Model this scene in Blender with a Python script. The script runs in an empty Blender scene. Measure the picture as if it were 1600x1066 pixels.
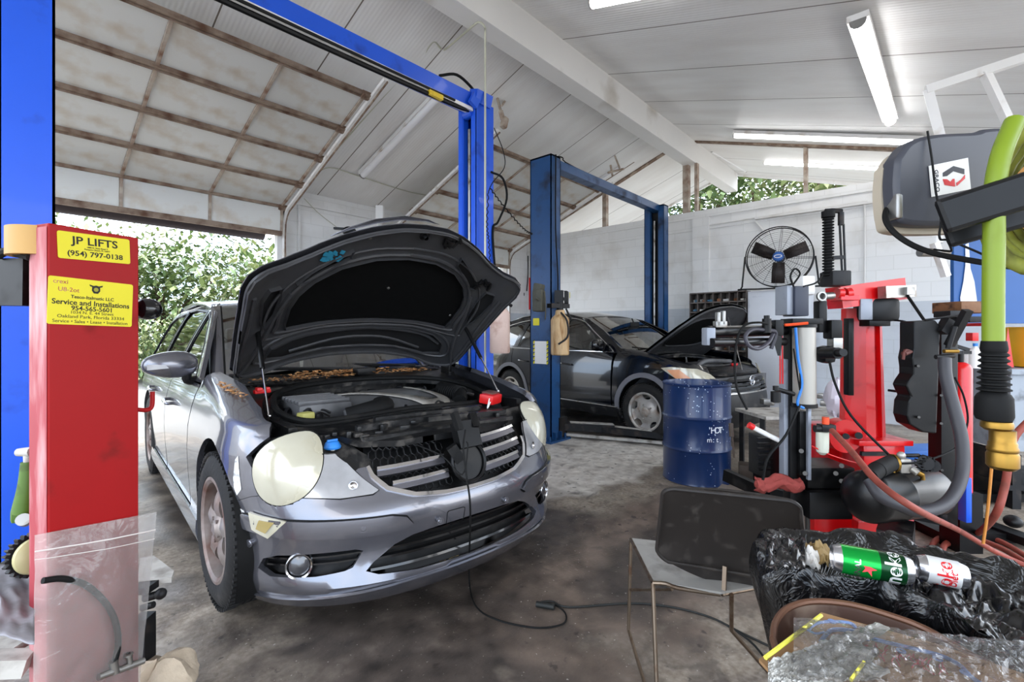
import bpy, bmesh, math, random
from math import sin, cos, pi, radians, sqrt, atan2, exp
from mathutils import Vector, Matrix, noise, geometry
random.seed(7)
SC = bpy.context.scene
COL = SC.collection
V = Vector
# ------------------------------------------------------------------ camera
FPX, HOR, EYE, YAW = 748.0, 518.0, 1.34, 42.06      # focal length and horizon in pixels of 1600x1066, eye height, heading from +X
cam_d = bpy.data.cameras.new('camera'); cam = bpy.data.objects.new('camera', cam_d); COL.objects.link(cam)
cam.location = (0, 0, EYE); cam.rotation_euler = (pi/2, 0, radians(YAW) - pi/2)
cam_d.sensor_width = 36; cam_d.sensor_fit = 'HORIZONTAL'; cam_d.lens = 36*FPX/1600
cam_d.shift_y = -(533-HOR)/1600.0; cam_d.clip_start = .05; cam_d.clip_end = 300
SC.camera = cam
SC.view_settings.view_transform = 'Standard'; SC.view_settings.look = 'None'
SC.view_settings.gamma = 1; SC.view_settings.use_curve_mapping = False
SC.view_settings.exposure = 0.6
# ------------------------------------------------------------------ sky
W = bpy.data.worlds.new('sky'); SC.world = W; W.use_nodes = True
nt = W.node_tree; bg = nt.nodes['Background']
tc = nt.nodes.new('ShaderNodeTexCoord'); nz = nt.nodes.new('ShaderNodeTexNoise'); nz.inputs['Scale'].default_value = 3
nz.inputs['Detail'].default_value = 6
rp = nt.nodes.new('ShaderNodeValToRGB'); rp.color_ramp.elements[0].position = .42; rp.color_ramp.elements[1].position = .62
rp.color_ramp.elements[0].color = (.62, .78, 1, 1); rp.color_ramp.elements[1].color = (1, 1, 1, 1)
nt.links.new(tc.outputs['Generated'], nz.inputs['Vector']); nt.links.new(nz.outputs['Fac'], rp.inputs['Fac'])
nt.links.new(rp.outputs['Color'], bg.inputs['Color']); bg.inputs['Strength'].default_value = 3.6
# sun (high, thin cloud)
sl = bpy.data.lights.new('sun', 'SUN'); sl.energy = 3.4; sl.angle = radians(8); sl.color = (1, .95, .88)
so = bpy.data.objects.new('sun', sl); COL.objects.link(so); so.rotation_euler = (radians(-28), radians(22), 0)

# ------------------------------------------------------------------ helpers
_c, _s = cos(radians(YAW)), sin(radians(YAW))
def PD(px, py, D):
    "point of the place at distance D in front of the eye"
    L = (px-800)/FPX*D
    return V((_c*D+_s*L, _s*D-_c*L, EYE-(py-HOR)/FPX*D))
def PZ(px, py, z):
    return PD(px, py, (EYE-z)*FPX/(py-HOR))
def PX(px, py, x):
    return PD(px, py, x/(_c+_s*(px-800)/FPX))
def PY(px, py, y):
    return PD(px, py, y/(_s-_c*(px-800)/FPX))
def lin(h):
    h = h.lstrip('#'); r = [int(h[i:i+2], 16)/255 for i in (0, 2, 4)]
    return tuple(c/12.92 if c <= .04045 else ((c+.055)/1.055)**2.4 for c in r)
MATS = {}
def mat(name, col='#808080', rough=.5, metal=0, var=.12, scale=6, bump=0, bscale=40, dirt=None, damt=.3, dscale=3, coat=0, spec=.5, emit=0, alpha=1, trans=0, ior=1.45, stretch=None, sub=0):
    "procedural principled material: tone variation, dirt blotches, bump"
    if name in MATS: return MATS[name]
    m = bpy.data.materials.new(name); m.use_nodes = True; MATS[name] = m
    t = m.node_tree; N = t.nodes; Lk = t.links; b = N['Principled BSDF']
    c = lin(col) if isinstance(col, str) else col
    b.inputs['Roughness'].default_value = rough; b.inputs['Metallic'].default_value = metal
    b.inputs['Coat Weight'].default_value = coat; b.inputs['Coat Roughness'].default_value = .05
    b.inputs['Specular IOR Level'].default_value = spec; b.inputs['IOR'].default_value = ior
    b.inputs['Transmission Weight'].default_value = trans; b.inputs['Alpha'].default_value = alpha
    co = N.new('ShaderNodeTexCoord'); vec = co.outputs['Object']
    if stretch:
        mp = N.new('ShaderNodeMapping'); mp.inputs['Scale'].default_value = stretch
        Lk.new(vec, mp.inputs['Vector']); vec = mp.outputs['Vector']
    def noise_(sc, det=6):
        n = N.new('ShaderNodeTexNoise'); n.inputs['Scale'].default_value = sc; n.inputs['Detail'].default_value = det
        Lk.new(vec, n.inputs['Vector']); return n.outputs['Fac']
    def mix(a, bb, f):
        x = N.new('ShaderNodeMix'); x.data_type = 'RGBA'
        for sk, v_ in ((x.inputs[6], a), (x.inputs[7], bb)):
            if isinstance(v_, tuple): sk.default_value = (*v_[:3], 1)
            else: Lk.new(v_, sk)
        if isinstance(f, float): x.inputs[0].default_value = f
        else: Lk.new(f, x.inputs[0])
        return x.outputs[2]
    base = c
    if var:
        base = mix(tuple(max(0, k*(1-var)) for k in c), tuple(min(1, k*(1+var)+.01*var) for k in c), noise_(scale))
    if dirt:
        r = N.new('ShaderNodeValToRGB'); r.color_ramp.elements[0].position = .62-.3*damt; r.color_ramp.elements[1].position = .78-.1*damt
        Lk.new(noise_(dscale, 9), r.inputs['Fac'])
        base = mix(base, lin(dirt), r.outputs['Color'])
        q = N.new('ShaderNodeMapRange'); q.inputs['To Min'].default_value = rough; q.inputs['To Max'].default_value = min(1, rough+.3)
        Lk.new(r.outputs['Color'], q.inputs['Value']); Lk.new(q.outputs[0], b.inputs['Roughness'])
    if isinstance(base, tuple): b.inputs['Base Color'].default_value = (*base, 1)
    else: Lk.new(base, b.inputs['Base Color'])
    if bump:
        bp = N.new('ShaderNodeBump'); bp.inputs['Strength'].default_value = bump; bp.inputs['Distance'].default_value = .01
        Lk.new(noise_(bscale, 4), bp.inputs['Height']); Lk.new(bp.outputs['Normal'], b.inputs['Normal'])
    if emit:
        b.inputs['Emission Color'].default_value = (*c, 1); b.inputs['Emission Strength'].default_value = emit
    if sub: b.inputs['Subsurface Weight'].default_value = sub
    return m

def frame(d):
    d = V(d).normalized(); up = V((0, 0, 1)) if abs(d.z) < .95 else V((1, 0, 0))
    x = d.cross(up).normalized(); return x, x.cross(d).normalized()
def smooth_path(pts, n=6):
    pts = [V(p) for p in pts]
    if len(pts) < 3: return pts
    P = [2*pts[0]-pts[1]]+pts+[2*pts[-1]-pts[-2]]; out = []
    for i in range(1, len(P)-2):
        a, b, c, d = P[i-1:i+3]
        for k in range(n):
            t = k/n
            out.append(.5*((2*b)+(c-a)*t+(2*a-5*b+4*c-d)*t*t+(3*b-a-3*c+d)*t**3))
    return out+[pts[-1]]
SIBS = {}      # further pieces of a part that came apart into several meshes
WHOLE = {'mesh_insert', 'lettering', 'dry_leaves', 'fender_leaves', 'radiator_support', 'pressed_rib', 'blue_residue', 'red_print', 'small_parts', 'foliage', 'trunk',
         'front_guard', 'rear_guard', 'rack_frame', 'vent_grille', 'toothed_rim', 'hazard_stripe', 'tyre', 'rim', 'ribbed_side', 'emblem', 'gasket', 'pump_head', 'air_box', 'intake_hose_', 'bay_tub'}
class MB:
    def __init__(s): s.v = []; s.f = []; s.m = []; s.mats = []; s.cur = 0; s.g = []; s.ng = 0
    def use(s, m):
        if m not in s.mats: s.mats.append(m)
        s.cur = s.mats.index(m); return s
    def add(s, vs, fs, M=None):
        o = len(s.v); s.v += [(M @ V(v)) if M else V(v) for v in vs]
        s.f += [tuple(i+o for i in f) for f in fs]; s.m += [s.cur]*len(fs); s.g += [s.ng]*len(fs); s.ng += 1; return s
    def box(s, c, d, rz=0, rx=0, ry=0, b=0):
        M = Matrix.Translation(V(c)) @ Matrix.Rotation(rz, 4, 'Z') @ Matrix.Rotation(rx, 4, 'X') @ Matrix.Rotation(ry, 4, 'Y')
        x, y, z = (k/2 for k in d)
        if b <= 0:
            vs = [(i*x, j*y, k*z) for i in (-1, 1) for j in (-1, 1) for k in (-1, 1)]
            fs = [(0, 1, 3, 2), (4, 6, 7, 5), (0, 4, 5, 1), (2, 3, 7, 6), (0, 2, 6, 4), (1, 5, 7, 3)]
            return s.add(vs, fs, M)
        b = min(b, x*.98, y*.98, z*.98)
        bm = bmesh.new(); bmesh.ops.create_cube(bm, size=1)
        for v in bm.verts: v.co = V((v.co.x*2*x, v.co.y*2*y, v.co.z*2*z))
        bmesh.ops.bevel(bm, geom=list(bm.edges), offset=b, segments=2, affect='EDGES', profile=.6)
        bm.verts.index_update(); vs = [v.co.copy() for v in bm.verts]; fs = [tuple(v.index for v in f.verts) for f in bm.faces]; bm.free()
        return s.add(vs, fs, M)
    def beam(s, p0, p1, w, h, b=0):
        "box bar between two points, w sideways, h in the upright direction"
        p0, p1 = V(p0), V(p1); d = (p1-p0); L = d.length; d.normalize(); x, z = frame(d)
        vs = []
        for p in (p0, p1):
            for i, j in ((-1, -1), (1, -1), (1, 1), (-1, 1)): vs.append(p+x*(w/2*i)+z*(h/2*j))
        return s.add(vs, [(0, 1, 2, 3), (7, 6, 5, 4), (0, 4, 5, 1), (1, 5, 6, 2), (2, 6, 7, 3), (3, 7, 4, 0)])
    def cyl(s, p0, p1, r0, r1=None, n=16, cap=True):
        r1 = r0 if r1 is None else r1
        p0, p1 = V(p0), V(p1); x, z = frame(p1-p0); vs = []; fs = []
        for p, r in ((p0, r0), (p1, r1)):
            for k in range(n): a = 2*pi*k/n; vs.append(p+x*(r*cos(a))+z*(r*sin(a)))
        for k in range(n): fs.append((k, (k+1) % n, n+(k+1) % n, n+k))
        if cap: fs += [tuple(range(n))[::-1], tuple(range(n, 2*n))]
        return s.add(vs, fs)
    def tube(s, pts, r, n=8, sm=6, cap=True):
        P = smooth_path(pts, sm) if sm else [V(p) for p in pts]
        vs = []; fs = []; up = None
        for i, p in enumerate(P):
            d = (P[min(i+1, len(P)-1)]-P[max(i-1, 0)]); 
            if d.length < 1e-9: d = V((0, 0, 1))
            d.normalize()
            if up is None: x, z = frame(d)
            else:
                x = (up-d*up.dot(d)); x = x.normalized() if x.length > 1e-6 else frame(d)[0]; z = x.cross(d)
            up = x; rr = r(i/(len(P)-1)) if callable(r) else r
            for k in range(n): a = 2*pi*k/n; vs.append(p+x*(rr*cos(a))+z*(rr*sin(a)))
        for i in range(len(P)-1):
            for k in range(n):
                a = i*n+k; b = i*n+(k+1) % n; fs.append((a, b, b+n, a+n))
        if cap: fs += [tuple(range(n))[::-1], tuple(range((len(P)-1)*n, len(P)*n))]
        return s.add(vs, fs)
    def lathe(s, prof, o=(0, 0, 0), ax=(0, 0, 1), n=32, a0=0, a1=2*pi):
        "prof: (radius, height) pairs"
        ax = V(ax).normalized(); x, z = frame(ax); o = V(o); full = abs(a1-a0-2*pi) < 1e-6; m = n if full else n+1
        vs = []; fs = []
        for r, h in prof:
            for k in range(m): a = a0+(a1-a0)*k/n; vs.append(o+ax*h+x*(r*cos(a))+z*(r*sin(a)))
        for i in range(len(prof)-1):
            for k in range(n):
                a = i*m+k; b = i*m+(k+1) % m; fs.append((a, b, b+m, a+m))
        return s.add(vs, fs)
    def ball(s, c, r, n=12, m=8, M=None):
        r = (r, r, r) if not hasattr(r, '__len__') else r; c = V(c); vs = []; fs = []
        for i in range(m+1):
            for k in range(n):
                t = pi*i/m; a = 2*pi*k/n; p = V((r[0]*sin(t)*cos(a), r[1]*sin(t)*sin(a), r[2]*cos(t)))
                vs.append(c+(M @ p if M else p))
        for i in range(m):
            for k in range(n):
                a = i*n+k; b = i*n+(k+1) % n; fs.append((a, a+n, b+n, b))
        return s.add(vs, fs)
    def prism(s, poly, h, M=None):
        "poly in local xy, extruded to z = h, placed by M"
        n = len(poly); vs = [(x, y, 0) for x, y in poly]+[(x, y, h) for x, y in poly]
        fs = [tuple(range(n))[::-1], tuple(range(n, 2*n))]+[(k, (k+1) % n, n+(k+1) % n, n+k) for k in range(n)]
        return s.add(vs, fs, M)
    def grid(s, F, nu, nv, closed=False):
        vs = [F(i/nu, j/nv) for j in range(nv+1) for i in range(nu+(0 if closed else 1))]; w = nu if closed else nu+1; fs = []
        for j in range(nv):
            for i in range(nu):
                a = j*w+i; b = j*w+(i+1) % w; fs.append((a, b, b+w, a+w))
        return s.add(vs, fs)
    def patch(s, F, outer, holes=(), step=.05, th=0, off=0):
        "region of a chart (u,v)->point, minus holes; th > 0 turns the rims inward; F(u,v) -> Vector"
        pts = []; eds = []
        def ring(poly):
            o = len(pts); q = []
            for i in range(len(poly)):
                a = V(poly[i]); b = V(poly[(i+1) % len(poly)]); k = max(1, int((b-a).length/step+.5))
                for t in range(k): q.append(a.lerp(b, t/k))
            pts.extend(q); eds.extend((o+i, o+(i+1) % len(q)) for i in range(len(q))); return q
        def inside(p, q):
            c = False; j = len(q)-1
            for i in range(len(q)):
                if (q[i].y > p.y) != (q[j].y > p.y) and p.x < (q[j].x-q[i].x)*(p.y-q[i].y)/(q[j].y-q[i].y)+q[i].x: c = not c
                j = i
            return c
        R = [ring(outer)]+[ring(h) for h in holes]
        x0 = min(p.x for p in R[0]); x1 = max(p.x for p in R[0]); y0 = min(p.y for p in R[0]); y1 = max(p.y for p in R[0])
        rims = [p.copy() for p in pts]
        nx = int((x1-x0)/step)+1; ny = int((y1-y0)/step)+1
        for i in range(1, nx):
            for j in range(1, ny):
                p = V((x0+(x1-x0)*(i+.01*(j % 3))/nx, y0+(y1-y0)*(j+.01*(i % 2))/ny))
                if not inside(p, R[0]) or any(inside(p, r) for r in R[1:]): continue
                if min(abs(p.x-q.x)+abs(p.y-q.y) for q in rims) < step*.55: continue
                pts.append(p)
        vo, eo, fo, *_ = geometry.delaunay_2d_cdt(pts, eds, [], 0, 1e-6)
        keep = []
        for f in fo:
            c = sum((vo[i] for i in f), V((0, 0)))/len(f)
            if inside(c, R[0]) and not any(inside(c, r) for r in R[1:]): keep.append(tuple(f))
        P3 = [V(F(p.x, p.y)) for p in vo]
        def nrm(p):
            e = .004; a = V(F(p.x+e, p.y))-V(F(p.x-e, p.y)); b = V(F(p.x, p.y+e))-V(F(p.x, p.y-e)); n = a.cross(b)
            return n.normalized() if n.length > 1e-12 else V((0, 0, 1))
        if off or th: NN = [nrm(p) for p in vo]
        if off: P3 = [a+n*(off(p.x, p.y) if callable(off) else off) for a, n, p in zip(P3, NN, vo)]
        if not th: return s.add(P3, keep)
        cnt = {}
        for f in keep:
            for i in range(len(f)):
                a, b = f[i], f[(i+1) % len(f)]; cnt[(a, b)] = 1
        n0 = len(P3); fs = list(keep)
        low = [a-n*th for a, n in zip(P3, NN)]
        for (a, b) in list(cnt):
            if (b, a) not in cnt: fs.append((b, a, a+n0, b+n0))
        return s.add(P3+low, fs)
    def build(s, name, m=None, parent=None, smooth=True, world=False, bevel=0, sub=0, solid=0, ang=40):
        if parent is not None and s.ng > 1 and len(s.g) == len(s.f) and name not in WHOLE:
            box = []
            for k in range(s.ng):
                ids = {i for f, g_ in zip(s.f, s.g) if g_ == k for i in f}
                box.append((V([min(s.v[i][c] for i in ids)-.003 for c in range(3)]), V([max(s.v[i][c] for i in ids)+.003 for c in range(3)])) if ids else None)
            root = list(range(s.ng))
            def top(i):
                while root[i] != i: i = root[i]
                return i
            for i in range(s.ng):
                for j in range(i):
                    if box[i] and box[j] and all(box[i][0][c] <= box[j][1][c] and box[j][0][c] <= box[i][1][c] for c in range(3)): root[top(i)] = top(j)
            sets = {}
            for k in range(s.ng):
                if box[k]: sets.setdefault(top(k), set()).add(k)
            if 1 < len(sets) <= 36:
                outs = []
                for ks in sets.values():
                    q = MB(); ids = {}
                    for f, mi, g_ in zip(s.f, s.m, s.g):
                        if g_ in ks:
                            for i in f:
                                if i not in ids: ids[i] = len(q.v); q.v.append(s.v[i])
                            q.f.append(tuple(ids[i] for i in f)); q.m.append(mi)
                    q.mats = s.mats; outs.append(q.build(name, m, parent, smooth, world, bevel, sub, solid, ang))
                SIBS[outs[0]] = outs[1:]; return outs[0]
        me = bpy.data.meshes.new(name)
        vs = s.v; off = V((0, 0, 0))
        if parent is not None and world:
            Mi = parent.matrix_basis.inverted(); vs = [Mi @ v for v in vs]
        if vs:
            lo = [min(v[k] for v in vs) for k in range(3)]; hi = [max(v[k] for v in vs) for k in range(3)]
            off = V(((lo[0]+hi[0])/2, (lo[1]+hi[1])/2, lo[2]))
        me.from_pydata([tuple(v-off) for v in vs], [], s.f); me.update()
        ms = [MATS[x] if isinstance(x, str) else x for x in (s.mats or [m])]
        for x in ms: me.materials.append(x)
        if s.mats:
            for p, i in zip(me.polygons, s.m): p.material_index = i
        bm = bmesh.new(); bm.from_mesh(me); bmesh.ops.recalc_face_normals(bm, faces=bm.faces)
        loose = [v for v in bm.verts if not v.link_faces]
        if loose: bmesh.ops.delete(bm, geom=loose, context='VERTS')
        if smooth:
            for f in bm.faces: f.smooth = True
            for e in bm.edges:
                e.smooth = not (len(e.link_faces) == 2 and e.link_faces[0].normal.angle(e.link_faces[1].normal, 0) > radians(ang))
        bm.to_mesh(me); bm.free()
        o = bpy.data.objects.new(name, me); COL.objects.link(o); o.location = off
        if parent is not None: o.parent = parent
        if bevel:
            d = o.modifiers.new('bevel', 'BEVEL'); d.width = bevel; d.segments = 2; d.limit_method = 'ANGLE'; d.angle_limit = radians(40)
        if solid:
            d = o.modifiers.new('solid', 'SOLIDIFY'); d.thickness = solid
        if sub:
            d = o.modifiers.new('sub', 'SUBSURF'); d.levels = sub; d.render_levels = sub
        return o
def tag(o, label, cat, group=None, kind=None):
    if label: o['label'] = label
    if cat: o['category'] = cat
    if group: o['group'] = group
    if kind: o['kind'] = kind
    return o
def thing(name, label, cat, loc=(0, 0, 0), rz=0, group=None):
    o = bpy.data.objects.new(name, None); COL.objects.link(o); o.location = loc; o.rotation_euler = (0, 0, rz); o.empty_display_size = .1
    o.matrix_basis = Matrix.Translation(V(loc)) @ Matrix.Rotation(rz, 4, 'Z')
    return tag(o, label, cat, group)
def struct(o):
    o['kind'] = 'structure'; return o
def copy_tree(o, parent=None, keep=True):
    c = o.copy(); COL.objects.link(c)
    if parent is not None: c.parent = parent
    for ch in [k for k in ALLCH(o)]: copy_tree(ch, c)
    return c
def ALLCH(o): return [k for k in bpy.data.objects if k.parent == o]
def text(body, size, M, mt, name, parent, depth=.0006, bold=False, align='CENTER', sx=1, world=True):
    "lettering as a thin mesh; M places the text plane (x right, y up)"
    cu = bpy.data.curves.new('t', 'FONT'); cu.body = body; cu.size = size; cu.align_x = align; cu.align_y = 'CENTER'; cu.extrude = depth
    cu.resolution_u = 3
    if bold: cu.offset = size*.018
    t = bpy.data.objects.new('t', cu); me = bpy.data.meshes.new_from_object(t)
    b = MB(); b.add([(v.co.x*sx, v.co.y, v.co.z) for v in me.vertices], [tuple(p.vertices) for p in me.polygons], M)
    bpy.data.objects.remove(t); bpy.data.curves.remove(cu); bpy.data.meshes.remove(me)
    return b.build(name, mt, parent, smooth=False, world=world)
def plane_mat(o, xdir, ydir):
    x = V(xdir).normalized(); y = V(ydir); y = (y-x*x.dot(y)).normalized(); z = x.cross(y)
    M = Matrix((x, y, z)).transposed().to_4x4(); M.translation = V(o); return M
def ell(cx, cy, rx, ry, n=28, a0=0, a1=2*pi, rot=0, p=2):
    out = []
    for k in range(n):
        a = a0+(a1-a0)*k/n; c, s_ = cos(a), sin(a)
        x = rx*math.copysign(abs(c)**(2/p), c); y = ry*math.copysign(abs(s_)**(2/p), s_)
        out.append((cx+x*cos(rot)-y*sin(rot), cy+x*sin(rot)+y*cos(rot)))
    return out
def rrect(x0, y0, x1, y1, r, n=4):
    out = []
    for cx, cy, a in ((x1-r, y1-r, 0), (x0+r, y1-r, pi/2), (x0+r, y0+r, pi), (x1-r, y0+r, 3*pi/2)):
        for k in range(n+1): t = a+pi/2*k/n; out.append((cx+r*cos(t), cy+r*sin(t)))
    return out
def interp(tab, x):
    if x <= tab[0][0]: return tab[0][1]
    for (a, fa), (b, fb) in zip(tab, tab[1:]):
        if x <= b: t = (x-a)/(b-a); return fa+(fb-fa)*t
    return tab[-1][1]
def sstep(a, b, x): t = max(0, min(1, (x-a)/(b-a))); return t*t*(3-2*t)

# ------------------------------------------------------------------ shared materials
mat('white_paint', '#d9d7d4', .6, var=.05, scale=2, dirt='#b3aca2', damt=.12, dscale=1.3, bump=.15, bscale=60)
mat('white_metal', '#e4e2df', .4, var=.05, dirt='#b5a797', damt=.2, dscale=5)
mat('rust_white', '#ada193', .65, var=.2, scale=9, dirt='#6e4c38', damt=.75, dscale=6)
mat('rust_brown', '#6d5646', .7, var=.3, scale=20, dirt='#a89a8a', damt=.5, dscale=9)
mat('black_plastic', '#070708', .42, var=.25, scale=12, dirt='#2a2826', damt=.12, dscale=8, spec=.3)
mat('black_gloss', '#08080a', .18, var=.2, coat=.5)
mat('black_rubber', '#080808', .7, var=.3, scale=20, dirt='#262422', damt=.2, dscale=7, spec=.25)
mat('dark_metal', '#19191b', .5, .4, var=.25, scale=14, dirt='#4a4039', damt=.3, dscale=9)
mat('steel', '#9a9894', .35, .9, var=.15, dirt='#6a5b4b', damt=.3, dscale=14)
mat('chrome', '#d8d8da', .14, 1, var=.05)
mat('brass', '#8a6a2e', .36, .9, var=.15, dirt='#8a6a30', damt=.3, dscale=30)
mat('red_paint', '#92060a', .5, var=.12, scale=5, dirt='#6e1512', damt=.12, dscale=9, coat=0, spec=.3)
mat('yellow', '#d2c50e', .45, var=.06)
mat('ink', '#16150f', .6, var=0)
mat('white_plain', '#e8e6e2', .5, var=.05)
mat('cardboard', '#8e6c48', .8, var=.15, scale=10, dirt='#7d5a3a', damt=.3, dscale=5)
# ================================================================== the building
XW, YDR, YR = 8.8, 7.46, 3.5      # block wall at x, garage door wall at y, ridge beam at y
def zL(y): return 4.95-.3675*(y-3.62)
def zR(y): return 4.87-.307*(3.39-y)
# materials of the shell
def panel_mat(name, col, joint, rib, dirt):
    m = bpy.data.materials.new(name); m.use_nodes = True; t = m.node_tree; N = t.nodes; Lk = t.links; b = N['Principled BSDF']
    b.inputs['Roughness'].default_value = .45
    g = N.new('ShaderNodeNewGeometry'); sp = N.new('ShaderNodeSeparateXYZ'); Lk.new(g.outputs['Position'], sp.inputs[0])
    def mth(op, a, bb=None):
        n = N.new('ShaderNodeMath'); n.operation = op
        for i, v_ in enumerate((a, bb)):
            if v_ is None: continue
            if isinstance(v_, (int, float)): n.inputs[i].default_value = v_
            else: Lk.new(v_, n.inputs[i])
        return n.outputs[0]
    u = mth('DIVIDE', mth('SUBTRACT', sp.outputs['X'], 4.66), 1.05)
    fr = mth('FRACT', mth('ADD', u, .5)); d = mth('ABSOLUTE', mth('SUBTRACT', fr, .5))
    line = mth('LESS_THAN', d, joint)
    ribs = mth('SINE', mth('MULTIPLY', sp.outputs['X'], rib))
    nz = N.new('ShaderNodeTexNoise'); nz.inputs['Scale'].default_value = 1.1; nz.inputs['Detail'].default_value = 8
    mpn = N.new('ShaderNodeMapping'); mpn.inputs['Scale'].default_value = (2.5, .6, 1); Lk.new(g.outputs['Position'], mpn.inputs[0]); Lk.new(mpn.outputs[0], nz.inputs['Vector'])
    cr = N.new('ShaderNodeValToRGB'); cr.color_ramp.elements[0].position = .35; cr.color_ramp.elements[0].color = (*lin(dirt), 1)
    cr.color_ramp.elements[1].position = .6; cr.color_ramp.elements[1].color = (*lin(col), 1); Lk.new(nz.outputs['Fac'], cr.inputs[0])
    mx = N.new('ShaderNodeMix'); mx.data_type = 'RGBA'; Lk.new(line, mx.inputs[0]); Lk.new(cr.outputs[0], mx.inputs[6]); mx.inputs[7].default_value = (*lin('#6b625a'), 1)
    Lk.new(mx.outputs[2], b.inputs['Base Color'])
    bp = N.new('ShaderNodeBump'); bp.inputs['Strength'].default_value = .22; bp.inputs['Distance'].default_value = .004
    Lk.new(ribs, bp.inputs['Height']); Lk.new(bp.outputs[0], b.inputs['Normal'])
    MATS[name] = m; return m
panel_mat('ceiling_panel', '#e6e5e3', .007, 150, '#dbd8d5')
def block_mat():
    m = bpy.data.materials.new('block_wall'); m.use_nodes = True; t = m.node_tree; N = t.nodes; Lk = t.links; b = N['Principled BSDF']
    b.inputs['Roughness'].default_value = .55
    g = N.new('ShaderNodeNewGeometry'); sp = N.new('ShaderNodeSeparateXYZ'); Lk.new(g.outputs['Position'], sp.inputs[0])
    ad = N.new('ShaderNodeMath'); ad.operation = 'ADD'; Lk.new(sp.outputs['X'], ad.inputs[0]); Lk.new(sp.outputs['Y'], ad.inputs[1])
    cb = N.new('ShaderNodeCombineXYZ'); Lk.new(ad.outputs[0], cb.inputs[0]); Lk.new(sp.outputs['Z'], cb.inputs[1])
    br = N.new('ShaderNodeTexBrick'); br.inputs['Scale'].default_value = 1; br.inputs['Brick Width'].default_value = .406; br.inputs['Row Height'].default_value = .203
    br.inputs['Mortar Size'].default_value = .006; br.inputs['Mortar Smooth'].default_value = .4; Lk.new(cb.outputs[0], br.inputs['Vector'])
    br.inputs['Color1'].default_value = (*lin('#e2e1df'), 1); br.inputs['Color2'].default_value = (*lin('#dddcda'), 1); br.inputs['Mortar'].default_value = (*lin('#d6d5d2'), 1)
    lt = N.new('ShaderNodeMath'); lt.operation = 'LESS_THAN'; lt.inputs[1].default_value = 1.765; Lk.new(sp.outputs['Z'], lt.inputs[0])
    gx = N.new('ShaderNodeMath'); gx.operation = 'GREATER_THAN'; gx.inputs[1].default_value = 6; Lk.new(sp.outputs['X'], gx.inputs[0])
    mu = N.new('ShaderNodeMath'); mu.operation = 'MULTIPLY'; Lk.new(lt.outputs[0], mu.inputs[0]); Lk.new(gx.outputs[0], mu.inputs[1])
    mx = N.new('ShaderNodeMix'); mx.data_type = 'RGBA'; mx.blend_type = 'MULTIPLY'; Lk.new(mu.outputs[0], mx.inputs[0]); Lk.new(br.outputs['Color'], mx.inputs[6]); mx.inputs[7].default_value = (.68, .72, .78, 1)
    nz = N.new('ShaderNodeTexNoise'); nz.inputs['Scale'].default_value = 2.2; nz.inputs['Detail'].default_value = 9; Lk.new(g.outputs['Position'], nz.inputs['Vector'])
    cr = N.new('ShaderNodeValToRGB'); cr.color_ramp.elements[0].position = .28; cr.color_ramp.elements[0].color = (.72, .68, .62, 1); cr.color_ramp.elements[1].position = .5; cr.color_ramp.elements[1].color = (1, 1, 1, 1)
    Lk.new(nz.outputs['Fac'], cr.inputs[0])
    m2 = N.new('ShaderNodeMix'); m2.data_type = 'RGBA'; m2.blend_type = 'MULTIPLY'; m2.inputs[0].default_value = .5; Lk.new(mx.outputs[2], m2.inputs[6]); Lk.new(cr.outputs[0], m2.inputs[7])
    Lk.new(m2.outputs[2], b.inputs['Base Color'])
    bp = N.new('ShaderNodeBump'); bp.inputs['Strength'].default_value = .22; bp.inputs['Distance'].default_value = .004; bp.invert = True
    Lk.new(br.outputs['Fac'], bp.inputs['Height']); Lk.new(bp.outputs[0], b.inputs['Normal'])
    MATS['block_wall'] = m
block_mat()
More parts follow.
